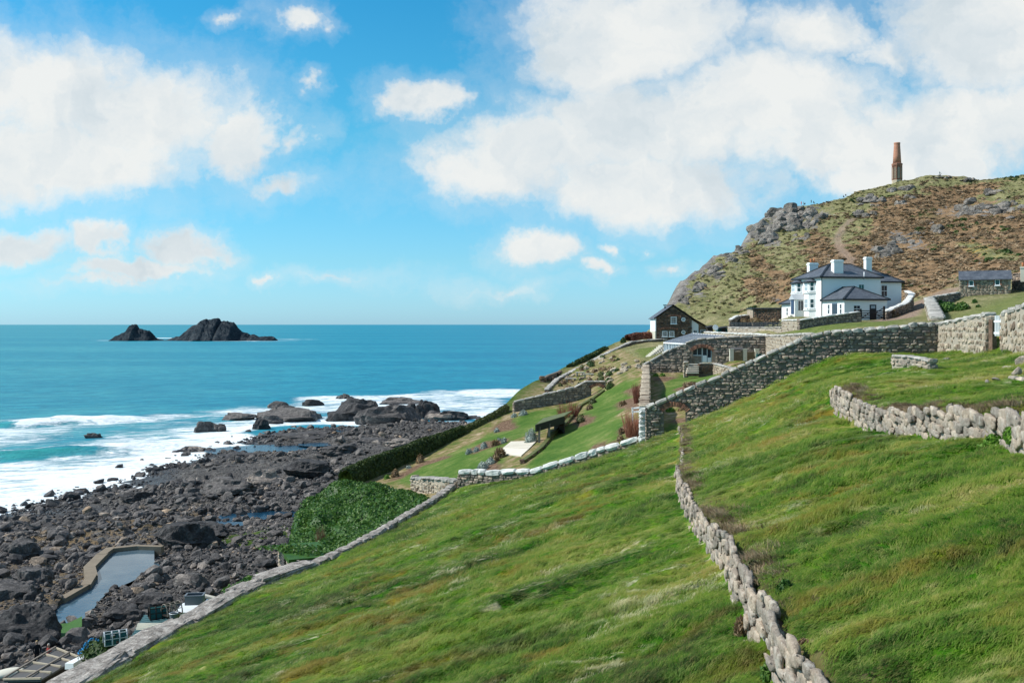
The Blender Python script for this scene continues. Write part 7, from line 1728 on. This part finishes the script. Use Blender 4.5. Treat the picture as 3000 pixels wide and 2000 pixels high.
def lobster_pot(label, c, L_, w_, h_, rz, mat, net):
    root = thing('lobster_pot', label, 'lobster pot', c, None); cr, sr = math.cos(rz), math.sin(rz); c = Vector(c)
    def T(x, y, z): return (c.x + x * cr - y * sr, c.y + x * sr + y * cr, c.z + z)
    for i in range(4):
        x = -L_ / 2 + L_ * i / 3; m = MB(); m.tube([T(x, w_ / 2 * math.cos(t), h_ * math.sin(t)) for t in np.linspace(0, math.pi, 9)], .028, 5); m.build('hoop', mat, root)
    for t in (0, .5, 1.05, 1.57, 2.09, 2.64, 3.14): m = MB(); m.bar(T(-L_ / 2, w_ / 2 * math.cos(t), h_ * math.sin(t)), T(L_ / 2, w_ / 2 * math.cos(t), h_ * math.sin(t)), .026); m.build('slat', mat, root)
    m = MB(); m.frame(T(0, 0, 0), (cr, sr, 0), (-sr, cr, 0), (0, 0, 1), (-L_ / 2, -w_ / 2, -.04), (L_ / 2, w_ / 2, .01)); m.build('base', 'timber_dark', root)
    if net:
        m = MB()
        for k in range(10):
            t0, t1 = math.pi * k / 10, math.pi * (k + 1) / 10
            for j in range(4):
                if (j + k) % 3 == 2 and net < 2: continue
                x0 = -L_ / 2 + L_ * j / 4; m.poly([T(x0, w_ / 2 * .97 * math.cos(t0), h_ * .97 * math.sin(t0)), T(x0 + L_ / 4, w_ / 2 * .97 * math.cos(t0), h_ * .97 * math.sin(t0)), T(x0 + L_ / 4, w_ / 2 * .97 * math.cos(t1), h_ * .97 * math.sin(t1)), T(x0, w_ / 2 * .97 * math.cos(t1), h_ * .97 * math.sin(t1))])
        m.build('net', 'net_green', root)
lobster_pot('dark netted lobster pot at the top of the teal roof', P(464, 1806, 45.2), .8, .55, .5, .5, 'timber_dark', 2)
lobster_pot('open hooped lobster pot right of the dark netted pot', P(503, 1796, 45.2), .75, .55, .5, .9, 'timber_grey', 0)
lobster_pot('grey hooped lobster pot on the heap of green net', P(338, 1882, 40.5), .85, .55, .5, .5, 'metal_grey', 1)
bk = thing('plastic_bucket', 'dark bucket beside the open hooped pot', 'bucket', P(509, 1816, 44.2)); c = Vector(P(509, 1816, 44.2)); m = MB(); m.tube([c, c + Vector((0, 0, .32))], [.15, .19], 12, False); m.tube([c, c + Vector((0, 0, .02))], .15, 12); m.build('bucket_body', 'plastic_grey', bk); m = MB(); m.tube([c + Vector((.19 * math.cos(t), .19 * math.sin(t), .32)) for t in np.linspace(0, 6.283, 13)], .02, 4, False); m.build('rim', 'metal_grey', bk)
nh = P(318, 1895, 41); shrub('net_heap', 'heap of dark green fishing net beyond the seaward wall', 'fishing net', (nh[0], nh[1], nh[2] - .3), 2.2, .7, 'gorse_leaf', 500, .12, 840)
rp = thing('rope_coil', 'tangle of blue and white rope beside the white plank', 'rope', P(262, 1905, 43)); m = MB()
for k in range(7): c = Vector(P(250 + k * 5, 1912 - k * 3, 43)); m.tube([c + Vector((.3 * math.cos(t + k), .2 * math.sin(t), .05 + .04 * k + .05 * math.sin(3 * t))) for t in np.linspace(0, 6, 12)], .03, 5)
m.build('rope', 'rope_blue', rp)
slab_roof('lattice_shed', 'shed roofed with dark panels between pale battens in the bottom left corner', 'shed', [P(10, 1992, 42), P(163, 1900, 46), P(228, 1926, 44.5), P(120, 1990, 41)], 'panel_grey', .08, 0, None, 'timber_dark')
lr = thing('roof_batten_frame', 'pale batten frame over the dark panel roof', 'roof battens', P(120, 1950, 44))
q0, q1, q2, q3 = [Vector(p) + Vector((0, 0, .06)) for p in (P(10, 1992, 42), P(163, 1900, 46), P(228, 1926, 44.5), P(120, 1990, 41))]
for t in (0, .26, .52, .78, 1): m = MB(); m.bar(q0.lerp(q1, t), q3.lerp(q2, t), .07, .07); m.build('batten', 'timber_pale', lr)
for t in (0, .62): m = MB(); m.bar(q0.lerp(q3, t) + Vector((0, 0, .05)), q1.lerp(q2, t) + Vector((0, 0, .05)), .07, .06); m.build('rail', 'timber_grey', lr)
wp_ = thing('white_board', 'long white board lying beside the dark panel roof', 'board', P(235, 1922, 43)); m = MB(); m.poly([P(190, 1942, 41.8), P(282, 1897, 44.4), P(286, 1903, 44.2), P(215, 1942, 41.6)], (0, 0, -.25)); m.build('board', 'paint_white', wp_)
hd = thing('dinghy', 'upturned cream dinghy half hidden in the bottom left corner', 'boat', P(24, 1972, 46)); x, y, z = P(24, 1975, 46); Vd, Td = ico(3); Vd = Vd * np.array((.8, .45, .22)); Vd[:, 2] = np.maximum(Vd[:, 2], -.05); obj('hull', np_mesh('hull', Vd, Td, 'sheet_cream', True), hd).rotation_euler = (0, 0, R(40)); m = MB(); m.bar((x - .6, y - .5, z + .2), (x + .6, y + .5, z + .2), .05); m.build('keel', 'timber_grey', hd)
# ---- heath on the headland
def clump_mesh(seed, n, mat, w=1.0, h=.75):
    r = np.random.default_rng(seed); u = r.normal(size=(n, 3)); u[:, 2] = np.abs(u[:, 2]); u /= np.linalg.norm(u, axis=1)[:, None]
    V, Q = leaf_cards(u * r.uniform(.6, 1.05, (n, 1)) * np.array((w / 2, w / 2, h)), u, .36, seed, 1, 1.4, .3)
    Vi, Ti = ico(1); Vi = Vi * np.array((w * .4, w * .4, h * .8)); T4 = np.c_[Ti, Ti[:, 2]]
    me = bpy.data.meshes.new('clump'); me.from_pydata(np.r_[V, Vi].tolist(), [], Q.tolist() + (Ti + len(V)).tolist()); me.materials.append(MATS[mat]); return me
def hill_points(n, key, lo, amin=150):
    th_ = np.radians(rng.uniform(4, 31, n)); r_ = np.sqrt(rng.uniform(amin ** 2, 430 ** 2, n)); X, Y = r_ * np.sin(th_), r_ * np.cos(th_)
    z, sd, f = H(X, Y, True, True)
    i = np.clip(((np.degrees(np.arctan2(X, Y + 1)) + 41) / 82 * (NA - 1)).round().astype(int), 0, NA - 1); j = np.clip((np.log(np.hypot(X, Y + 1) / 2.6) / math.log(560 / 2.6) * (NR - 1)).round().astype(int), 0, NR - 1)
    g = {k: A[k][i, j] for k in ('bracken', 'rock', 'path', 'lawn')}
    inh = (X > 39) & (X < 56) & (Y > 126) & (Y < 152)
    base = (sd > 0) & (g['rock'] < .35) & (g['path'] < .2) & (g['lawn'] < .3) & ((Y > 182) | ((X > 44) & (Y > 145)) | ((X > 66) & (Y > 132))) & ~inh
    nz = fbm(X / 9, Y / 9, o=4, seed=99); return X, Y, z, g, base, nz
X, Y, z, g, base, nz = hill_points(26000, 'b', .4)
nz = nz * 1.6; k_ = base & (g['bracken'] + nz * .9 > .45); s_ = rng.uniform(.5, 1.5, k_.sum())
scatter('bracken', np.c_[X[k_], Y[k_], z[k_] - .1], np.c_[s_ * 1.25, s_ * 1.0, s_ * .42], np.c_[rng.normal(0, .12, k_.sum()), rng.normal(0, .12, k_.sum()), rng.uniform(0, 6.3, k_.sum())], [clump_mesh(i, 26, 'bracken_leaf') for i in range(5)], label='brown dead bracken and heather covering the headland')
k_ = base & (g['bracken'] + nz * .9 <= .45) & (rng.random(len(X)) < .55); s_ = rng.uniform(.4, 1.1, k_.sum())
scatter('heath_grass', np.c_[X[k_], Y[k_], z[k_] - .1], np.c_[s_ * 1.3, s_, s_ * .5], np.c_[rng.normal(0, .12, k_.sum()), rng.normal(0, .12, k_.sum()), rng.uniform(0, 6.3, k_.sum())], [clump_mesh(20 + i, 26, 'heath_grass') for i in range(4)], label='yellowish rough grass tussocks on the headland')
k_ = base & (fbm(X / 11, Y / 11, o=3, seed=123) > .42); k_ &= rng.random(len(X)) < .4; s_ = rng.uniform(.6, 1.5, k_.sum())
scatter('gorse', np.c_[X[k_], Y[k_], z[k_] - .1], np.c_[s_ * 1.2, s_, s_ * .7], np.c_[rng.normal(0, .1, k_.sum()), rng.normal(0, .1, k_.sum()), rng.uniform(0, 6.3, k_.sum())], [clump_mesh(40 + i, 26, 'gorse_leaf') for i in range(3)], label='dark green gorse patches on the headland')
# ---- pasture grass
def tuft(seed, n, h, lean, dry):
    r = np.random.default_rng(seed); V, Fq, dr = [], [], []
    for _ in range(n):
        a = r.uniform(0, 6.3); q = math.sqrt(r.random()) * .5; b0 = np.array((math.cos(a) * q, math.sin(a) * q, -.03))
        hh = h * r.uniform(.55, 1.15); ln = lean * r.uniform(.5, 1.4); az = r.normal(0, .5); dv = np.array((math.cos(az), math.sin(az), 0)); wv = np.array((-dv[1], dv[0], 0)) * r.uniform(.009, .018)
        k = len(V); tp = [0, .45, .8, 1.0]
        for t in tp[:-1]:
            c = b0 + dv * ln * t ** 1.8 * hh + np.array((0, 0, hh * (t - .30 * min(1, lean) * t ** 2.5)))
            V += [c - wv * (1 - t * .6), c + wv * (1 - t * .6)]
        V.append(b0 + dv * ln * hh + np.array((0, 0, hh * (1 - .30 * min(1, lean)))))
        Fq += [(k, k + 1, k + 3, k + 2), (k + 2, k + 3, k + 5, k + 4), (k + 4, k + 5, k + 6)]; dr += [r.random() * dry] * 3
    me = bpy.data.meshes.new('grass_tuft'); me.from_pydata([tuple(v) for v in V], [], Fq); me.materials.append(MATS['grass_blade'])
    at = me.attributes.new('dry', 'FLOAT', 'FACE'); at.data.foreach_set('value', np.array(dr, np.float32)); me.polygons.foreach_set('use_smooth', [True] * len(Fq)); return me
NG = 110000
th_ = np.radians(rng.uniform(-33, 33, NG)); r_ = np.exp(rng.uniform(math.log(4.2), math.log(80), NG)); X, Y = r_ * np.sin(th_), r_ * np.cos(th_)
sdw, _, _ = polyline(X, Y, FIELD_WALL); fsd, _, _ = polyline(X, Y, LOWWALL_LINE); s1, _, _ = polyline(X, Y, WALL1); s2, _, o2_ = polyline(X, Y, WALL2)
ok = (sdw > .75) & (fsd > .55) & ~((s1 > -.20) & (s1 < .10) & (Y < 65)) & ~((s2 > -.22) & (s2 < .12) & (o2_ < .3))
X, Y, sdw, s1, s2, o2_ = X[ok], Y[ok], sdw[ok], s1[ok], s2[ok], o2_[ok]; z = land(X, Y); rr_ = np.hypot(X, Y)
patch_ = fbm(X / 1.3, Y / .9, o=3, seed=131); big_ = fbm(X / 5, Y / 3, o=3, seed=133)
near_w = np.maximum(sst(np.abs(s1), 1.6, .3) * (Y < 60), sst(np.abs(s2), 1.6, .3) * (o2_ < .5)); near_w = np.maximum(near_w, sst(sdw, 2.2, .7))
hh = (.10 + .045 * np.clip(rr_ / 10, .2, 3.2)) * (.35 + 1.7 * sst(patch_, -.35, .55) + .45 * big_) * (1 - .3 * near_w) * .54
hh = np.clip(hh, .035, .4)
ww = np.clip(.13 + rr_ * .0115, .16, .85)
az = .35 + fbm(X / 6, Y / 6, o=2, seed=141) * 1.1 + rng.normal(0, .22, len(X))
scatter('grass', np.c_[X, Y, z], np.c_[ww, ww, hh / .25 * .8], np.c_[rng.normal(0, .06, len(X)), rng.normal(0, .06, len(X)), az], [tuft(i, 34, .25, 1.3 + .25 * (i % 3), .5 + .5 * (i % 2)) for i in range(7)], label='long windblown pasture grass on the slope')
# dead grass and bracken hanging over the heads of the field walls
dp = []
for line, y0, y1, dn_ in ((WALL1, 7, 62, 1000), (WALL2, 9, 34.4, 800)):
    Lr = Run([(x, y, 0, 0) for x, y in line]); qs = rng.uniform(0, Lr.L, dn_ * 2)
    for q in qs:
        x, y, _, _ = Lr.at(q)
        if not y0 < y < y1 or vn(q * .5, q * 0 + .3, seed=17) < -.25: continue
        tx, ty = Lr.tan(q); o_d = abs(rng.normal(0, .2)) + .06; dp.append((x + ty * o_d, y - tx * o_d, math.atan2(tx, -ty)))
dp = np.array(dp); dz_ = land(dp[:, 0], dp[:, 1]); nd_ = len(dp)
material('dead_blade', lambda n: {'Base Color': n.ramp(n.noise(n.pos(), 2.0, 4, .7), [(.32, (.15, .095, .05)), (.5, (.31, .215, .125)), (.66, (.46, .37, .23))]), 'Roughness': .9})
def dead(seed): m_ = tuft(seed, 30, .25, 1.5, .5); m_.materials.clear(); m_.materials.append(MATS['dead_blade']); return m_
scatter('dead_grass', np.c_[dp[:, 0], dp[:, 1], dz_ + .02], np.c_[np.full(nd_, .28), np.full(nd_, .28), rng.uniform(.35, .8, nd_)], np.c_[rng.normal(0, .1, nd_), rng.normal(0, .1, nd_), dp[:, 2] + rng.normal(0, .7, nd_)], [dead(60 + i) for i in range(4)], label='brown dead grass fringing the tops of the field walls')
print('plants', round(time.time() - T0, 1), len(X))
# ------------------------------------------------------------------ people
flat_mat('skin', (.46, .28, .20), .6, .3, .08)
for nm_, c_ in (('cloth_black', (.014, .015, .018)), ('cloth_navy', (.02, .03, .06)), ('cloth_pink', (.70, .19, .22)), ('cloth_grey', (.16, .16, .18)), ('cloth_red', (.26, .045, .04)), ('cloth_tan', (.48, .33, .18)), ('cloth_white', (.70, .71, .73)), ('cloth_blue', (.10, .22, .36)), ('cloth_teal', (.015, .16, .15)), ('denim', (.05, .075, .12)), ('hair_brown', (.06, .035, .02)), ('hair_fair', (.40, .29, .14)), ('hair_dark', (.015, .012, .010)), ('hair_grey', (.42, .41, .39))):
    flat_mat(nm_, c_, .85, .1, .2, 14)
def body_mesh(pose):
    """one continuous figure grown from a skeleton; z = 0 is the ground, facing -y"""
    if pose == 'stand':
        J = {'pelvis': (0, 0, .93, .155, .115), 'belly': (0, -.01, 1.08, .15, .11), 'chest': (0, 0, 1.28, .17, .115), 'neck0': (0, .01, 1.44, .075, .07), 'neck': (0, 0, 1.51, .055, .055), 'head0': (0, -.012, 1.585, .078, .088), 'head1': (0, -.005, 1.68, .076, .09), 'top': (0, .005, 1.745, .045, .055)}
        arm = [(.17, .01, 1.40, .062), (.215, .02, 1.26, .05), (.235, .03, 1.12, .043), (.23, -.05, 1.0, .037), (.225, -.12, .89, .030), (.222, -.15, .82, .032), (.22, -.165, .765, .018)]
        leg = [(.095, 0, .86, .092), (.105, -.01, .68, .078), (.105, -.015, .48, .058), (.105, .015, .30, .056), (.105, .02, .10, .040), (.108, .01, .045, .045), (.115, -.12, .035, .038), (.118, -.18, .03, .022)]
    else:
        J = {'pelvis': (0, 0, .14, .165, .13), 'belly': (0, -.03, .30, .15, .12), 'chest': (0, -.07, .49, .17, .12), 'neck0': (0, -.085, .65, .075, .07), 'neck': (0, -.10, .715, .055, .055), 'head0': (0, -.125, .785, .078, .088), 'head1': (0, -.12, .88, .076, .09), 'top': (0, -.11, .945, .045, .055)}
        arm = [(.17, -.06, .61, .062), (.22, -.09, .47, .05), (.235, -.14, .36, .043), (.19, -.27, .36, .037), (.14, -.37, .37, .030), (.12, -.42, .37, .032), (.11, -.46, .36, .018)]
        leg = [(.10, -.10, .14, .095), (.12, -.28, .25, .08), (.12, -.46, .37, .06), (.12, -.54, .22, .056), (.12, -.60, .07, .042), (.12, -.63, .035, .045), (.125, -.74, .035, .038), (.127, -.79, .03, .022)]
    vs, es, rad = [], [], []
    def add(p, r, prev=None):
        vs.append(p); rad.append(r)
        if prev is not None: es.append((prev, len(vs) - 1))
        return len(vs) - 1
    prev = None; ids = {}
    for k, (x, y, z, a, b) in J.items(): prev = add((x, y, z), (a, b), prev); ids[k] = prev
    for sg in (-1, 1):
        p = ids['chest']
        for x, y, z, r in arm: p = add((sg * x, y, z), (r, r), p)
        hand = len(vs) - 2
        for j in range(4):
            x, y, z, _ = arm[-2]; add((sg * (x + (j - 1.5) * .016), y - (.05 if pose == 'sit' else .02), z - (.03 if pose == 'sit' else .075 - .006 * abs(j - 1.3))), (.0085, .0085), hand)
        x, y, z, _ = arm[-2]; add((sg * (x - .045), y - .03, z - .02), (.010, .010), hand)
        p = ids['pelvis']
        for x, y, z, r in leg: p = add((sg * x, y, z), (r, r), p)
    x, y, z = J['head0'][:3]; add((x, y - .10, z + .035), (.016, .016), ids['head0'])
    for sg in (-1, 1): add((sg * .085, y + .01, z + .04), (.014, .02), ids['head0'])
    me = bpy.data.meshes.new('person'); me.from_pydata(vs, es, []); me.update()
    o = bpy.data.objects.new('tmp', me); COL.objects.link(o)
    o.modifiers.new('skin', 'SKIN')
    sv = me.skin_vertices[0].data
    for i, r in enumerate(rad): sv[i].radius = r
    sv[0].use_root = True
    sb = o.modifiers.new('sub', 'SUBSURF'); sb.levels = 1; sb.render_levels = 1
    dg = bpy.context.evaluated_depsgraph_get(); ev = o.evaluated_get(dg); out = bpy.data.meshes.new_from_object(ev)
    bpy.data.objects.remove(o)
    out.name = 'person'
    zneck, zhip = (1.47, .93) if pose == 'stand' else (.675, .19)
    out.materials.clear()
    for k in ('skin', 'cloth_black', 'denim', 'hair_dark', 'timber_dark'): out.materials.append(MATS[k])
    for p in out.polygons:
        c = p.center; p.use_smooth = True
        hz_ = J['head0'][2]
        if c.z > zneck: p.material_index = 3 if (c.z > hz_ + .11 or (c.y > J['head0'][1] + .02 and c.z > hz_ - .05)) else 0
        elif pose == 'stand': p.material_index = 4 if c.z < .075 else (0 if abs(c.x) > .195 and c.z < .90 else (1 if c.z > .90 or abs(c.x) > .2 else 2))
        else: p.material_index = 4 if (c.y < -.56 and c.z < .075) else (0 if c.y < -.345 and c.z > .31 and abs(c.x) < .19 and c.y > -.52 and abs(c.x) < .10 else (1 if (c.y > -.09 and c.z > .2) or c.z > .42 or (abs(c.x) > .165 and c.z > .3) else 2))
    return out
BODY = {k: body_mesh(k) for k in ('stand', 'sit')}
EYES = MB(); [EYES.box((sg * .032, -.102, 0), (.018, .012, .010)) for sg in (-1, 1)]
def person(label, loc, pose, face, top, legs, hair, scale=1.0):
    o = obj('person', BODY[pose]); o.location = loc; o.rotation_euler = (0, 0, face); o.scale = (scale,) * 3
    for i, mname in ((1, top), (2, legs), (3, hair)): o.material_slots[i].link = 'OBJECT'; o.material_slots[i].material = MATS[mname]
    hy, hz_ = (-.012, 1.62) if pose == 'stand' else (-.125, .82)
    m = MB(); [m.box((sg * .03, hy - .082, hz_), (.018, .02, .011)) for sg in (-1, 1)]; e_ = m.build('eyes', 'hair_dark'); e_.parent = o
    m = MB(); m.box((0, hy - .085, hz_ - .075), (.04, .016, .010)); e_ = m.build('mouth', 'cloth_red'); e_.parent = o
    return tag(o, label, 'person', None, 'thing')
def hill_top(px):
    Y = np.geomspace(250, 460, 1500); X = (px - 1500) * Y / F; h = H(X, Y, True); py = 950 - (h - EYE) / Y * F; i = int(py.argmin()); return X[i], Y[i], h[i]
def on_hill(px, dz=0.0):
    x, y, z = hill_top(px); return (x, y - .3, z + dz)
person('seated walker in dark clothes on the tallest crag, farthest left on the skyline', on_hill(2309, .5), 'sit', 1.2, 'cloth_black', 'denim', 'hair_dark')
person('tall standing walker in black on the skyline above the crag', on_hill(2328, .35), 'stand', .4, 'cloth_black', 'cloth_black', 'hair_dark')
person('crouching walker in navy beside the tall black clad walker', on_hill(2322, .4), 'sit', -.8, 'cloth_navy', 'denim', 'hair_brown')
person('standing walker in a pink top on the skyline', on_hill(2347, .3), 'stand', -.3, 'cloth_pink', 'cloth_pink', 'hair_fair', .92)
person('standing walker in grey right of the pink one', on_hill(2354, .3), 'stand', .9, 'cloth_grey', 'denim', 'hair_brown', .8)
person('seated walker in black at the feet of the grey walker', on_hill(2358, .3), 'sit', -1.0, 'cloth_black', 'cloth_black', 'hair_dark')
person('standing walker in dark grey on the rock ledge', on_hill(2376, .35), 'stand', .2, 'cloth_grey', 'cloth_black', 'hair_dark', .8)
person('seated walker in navy right of the dark grey one', on_hill(2382, .4), 'sit', .8, 'cloth_navy', 'cloth_black', 'hair_brown')
person('left one of the two seated walkers on the bare slope under the sky', on_hill(2470, .25), 'sit', .3, 'cloth_navy', 'denim', 'hair_brown')
person('right one of the two seated walkers on the bare slope under the sky', on_hill(2477, .3), 'sit', -.4, 'cloth_black', 'denim', 'hair_dark')
person('hiker in a teal jacket seated on the summit rocks', on_hill(2751, .55), 'sit', 1.0, 'cloth_teal', 'cloth_black', 'hair_dark', 1.15)
def perch(px, py, Y): x, y, z = P(px, py, Y); return (x, y, z)
rk_ = perch(495, 1556, 112); person('person in tan clothes sitting on the great black rock', rk_, 'sit', .3, 'cloth_tan', 'cloth_tan', 'hair_fair')
rk_ = perch(520, 1549, 112.4); person('person in a white and blue top sitting on the great black rock', rk_, 'sit', -.5, 'cloth_white', 'cloth_blue', 'hair_grey')
person('person in a dark coat standing on the shore in the bottom left corner', perch(108, 1950, 67), 'stand', .8, 'cloth_black', 'cloth_black', 'hair_fair')
person('person in a dark red jumper standing beside the green weed', perch(143, 1960, 66), 'stand', -.6, 'cloth_red', 'denim', 'hair_grey')
print('all', round(time.time() - T0, 1))
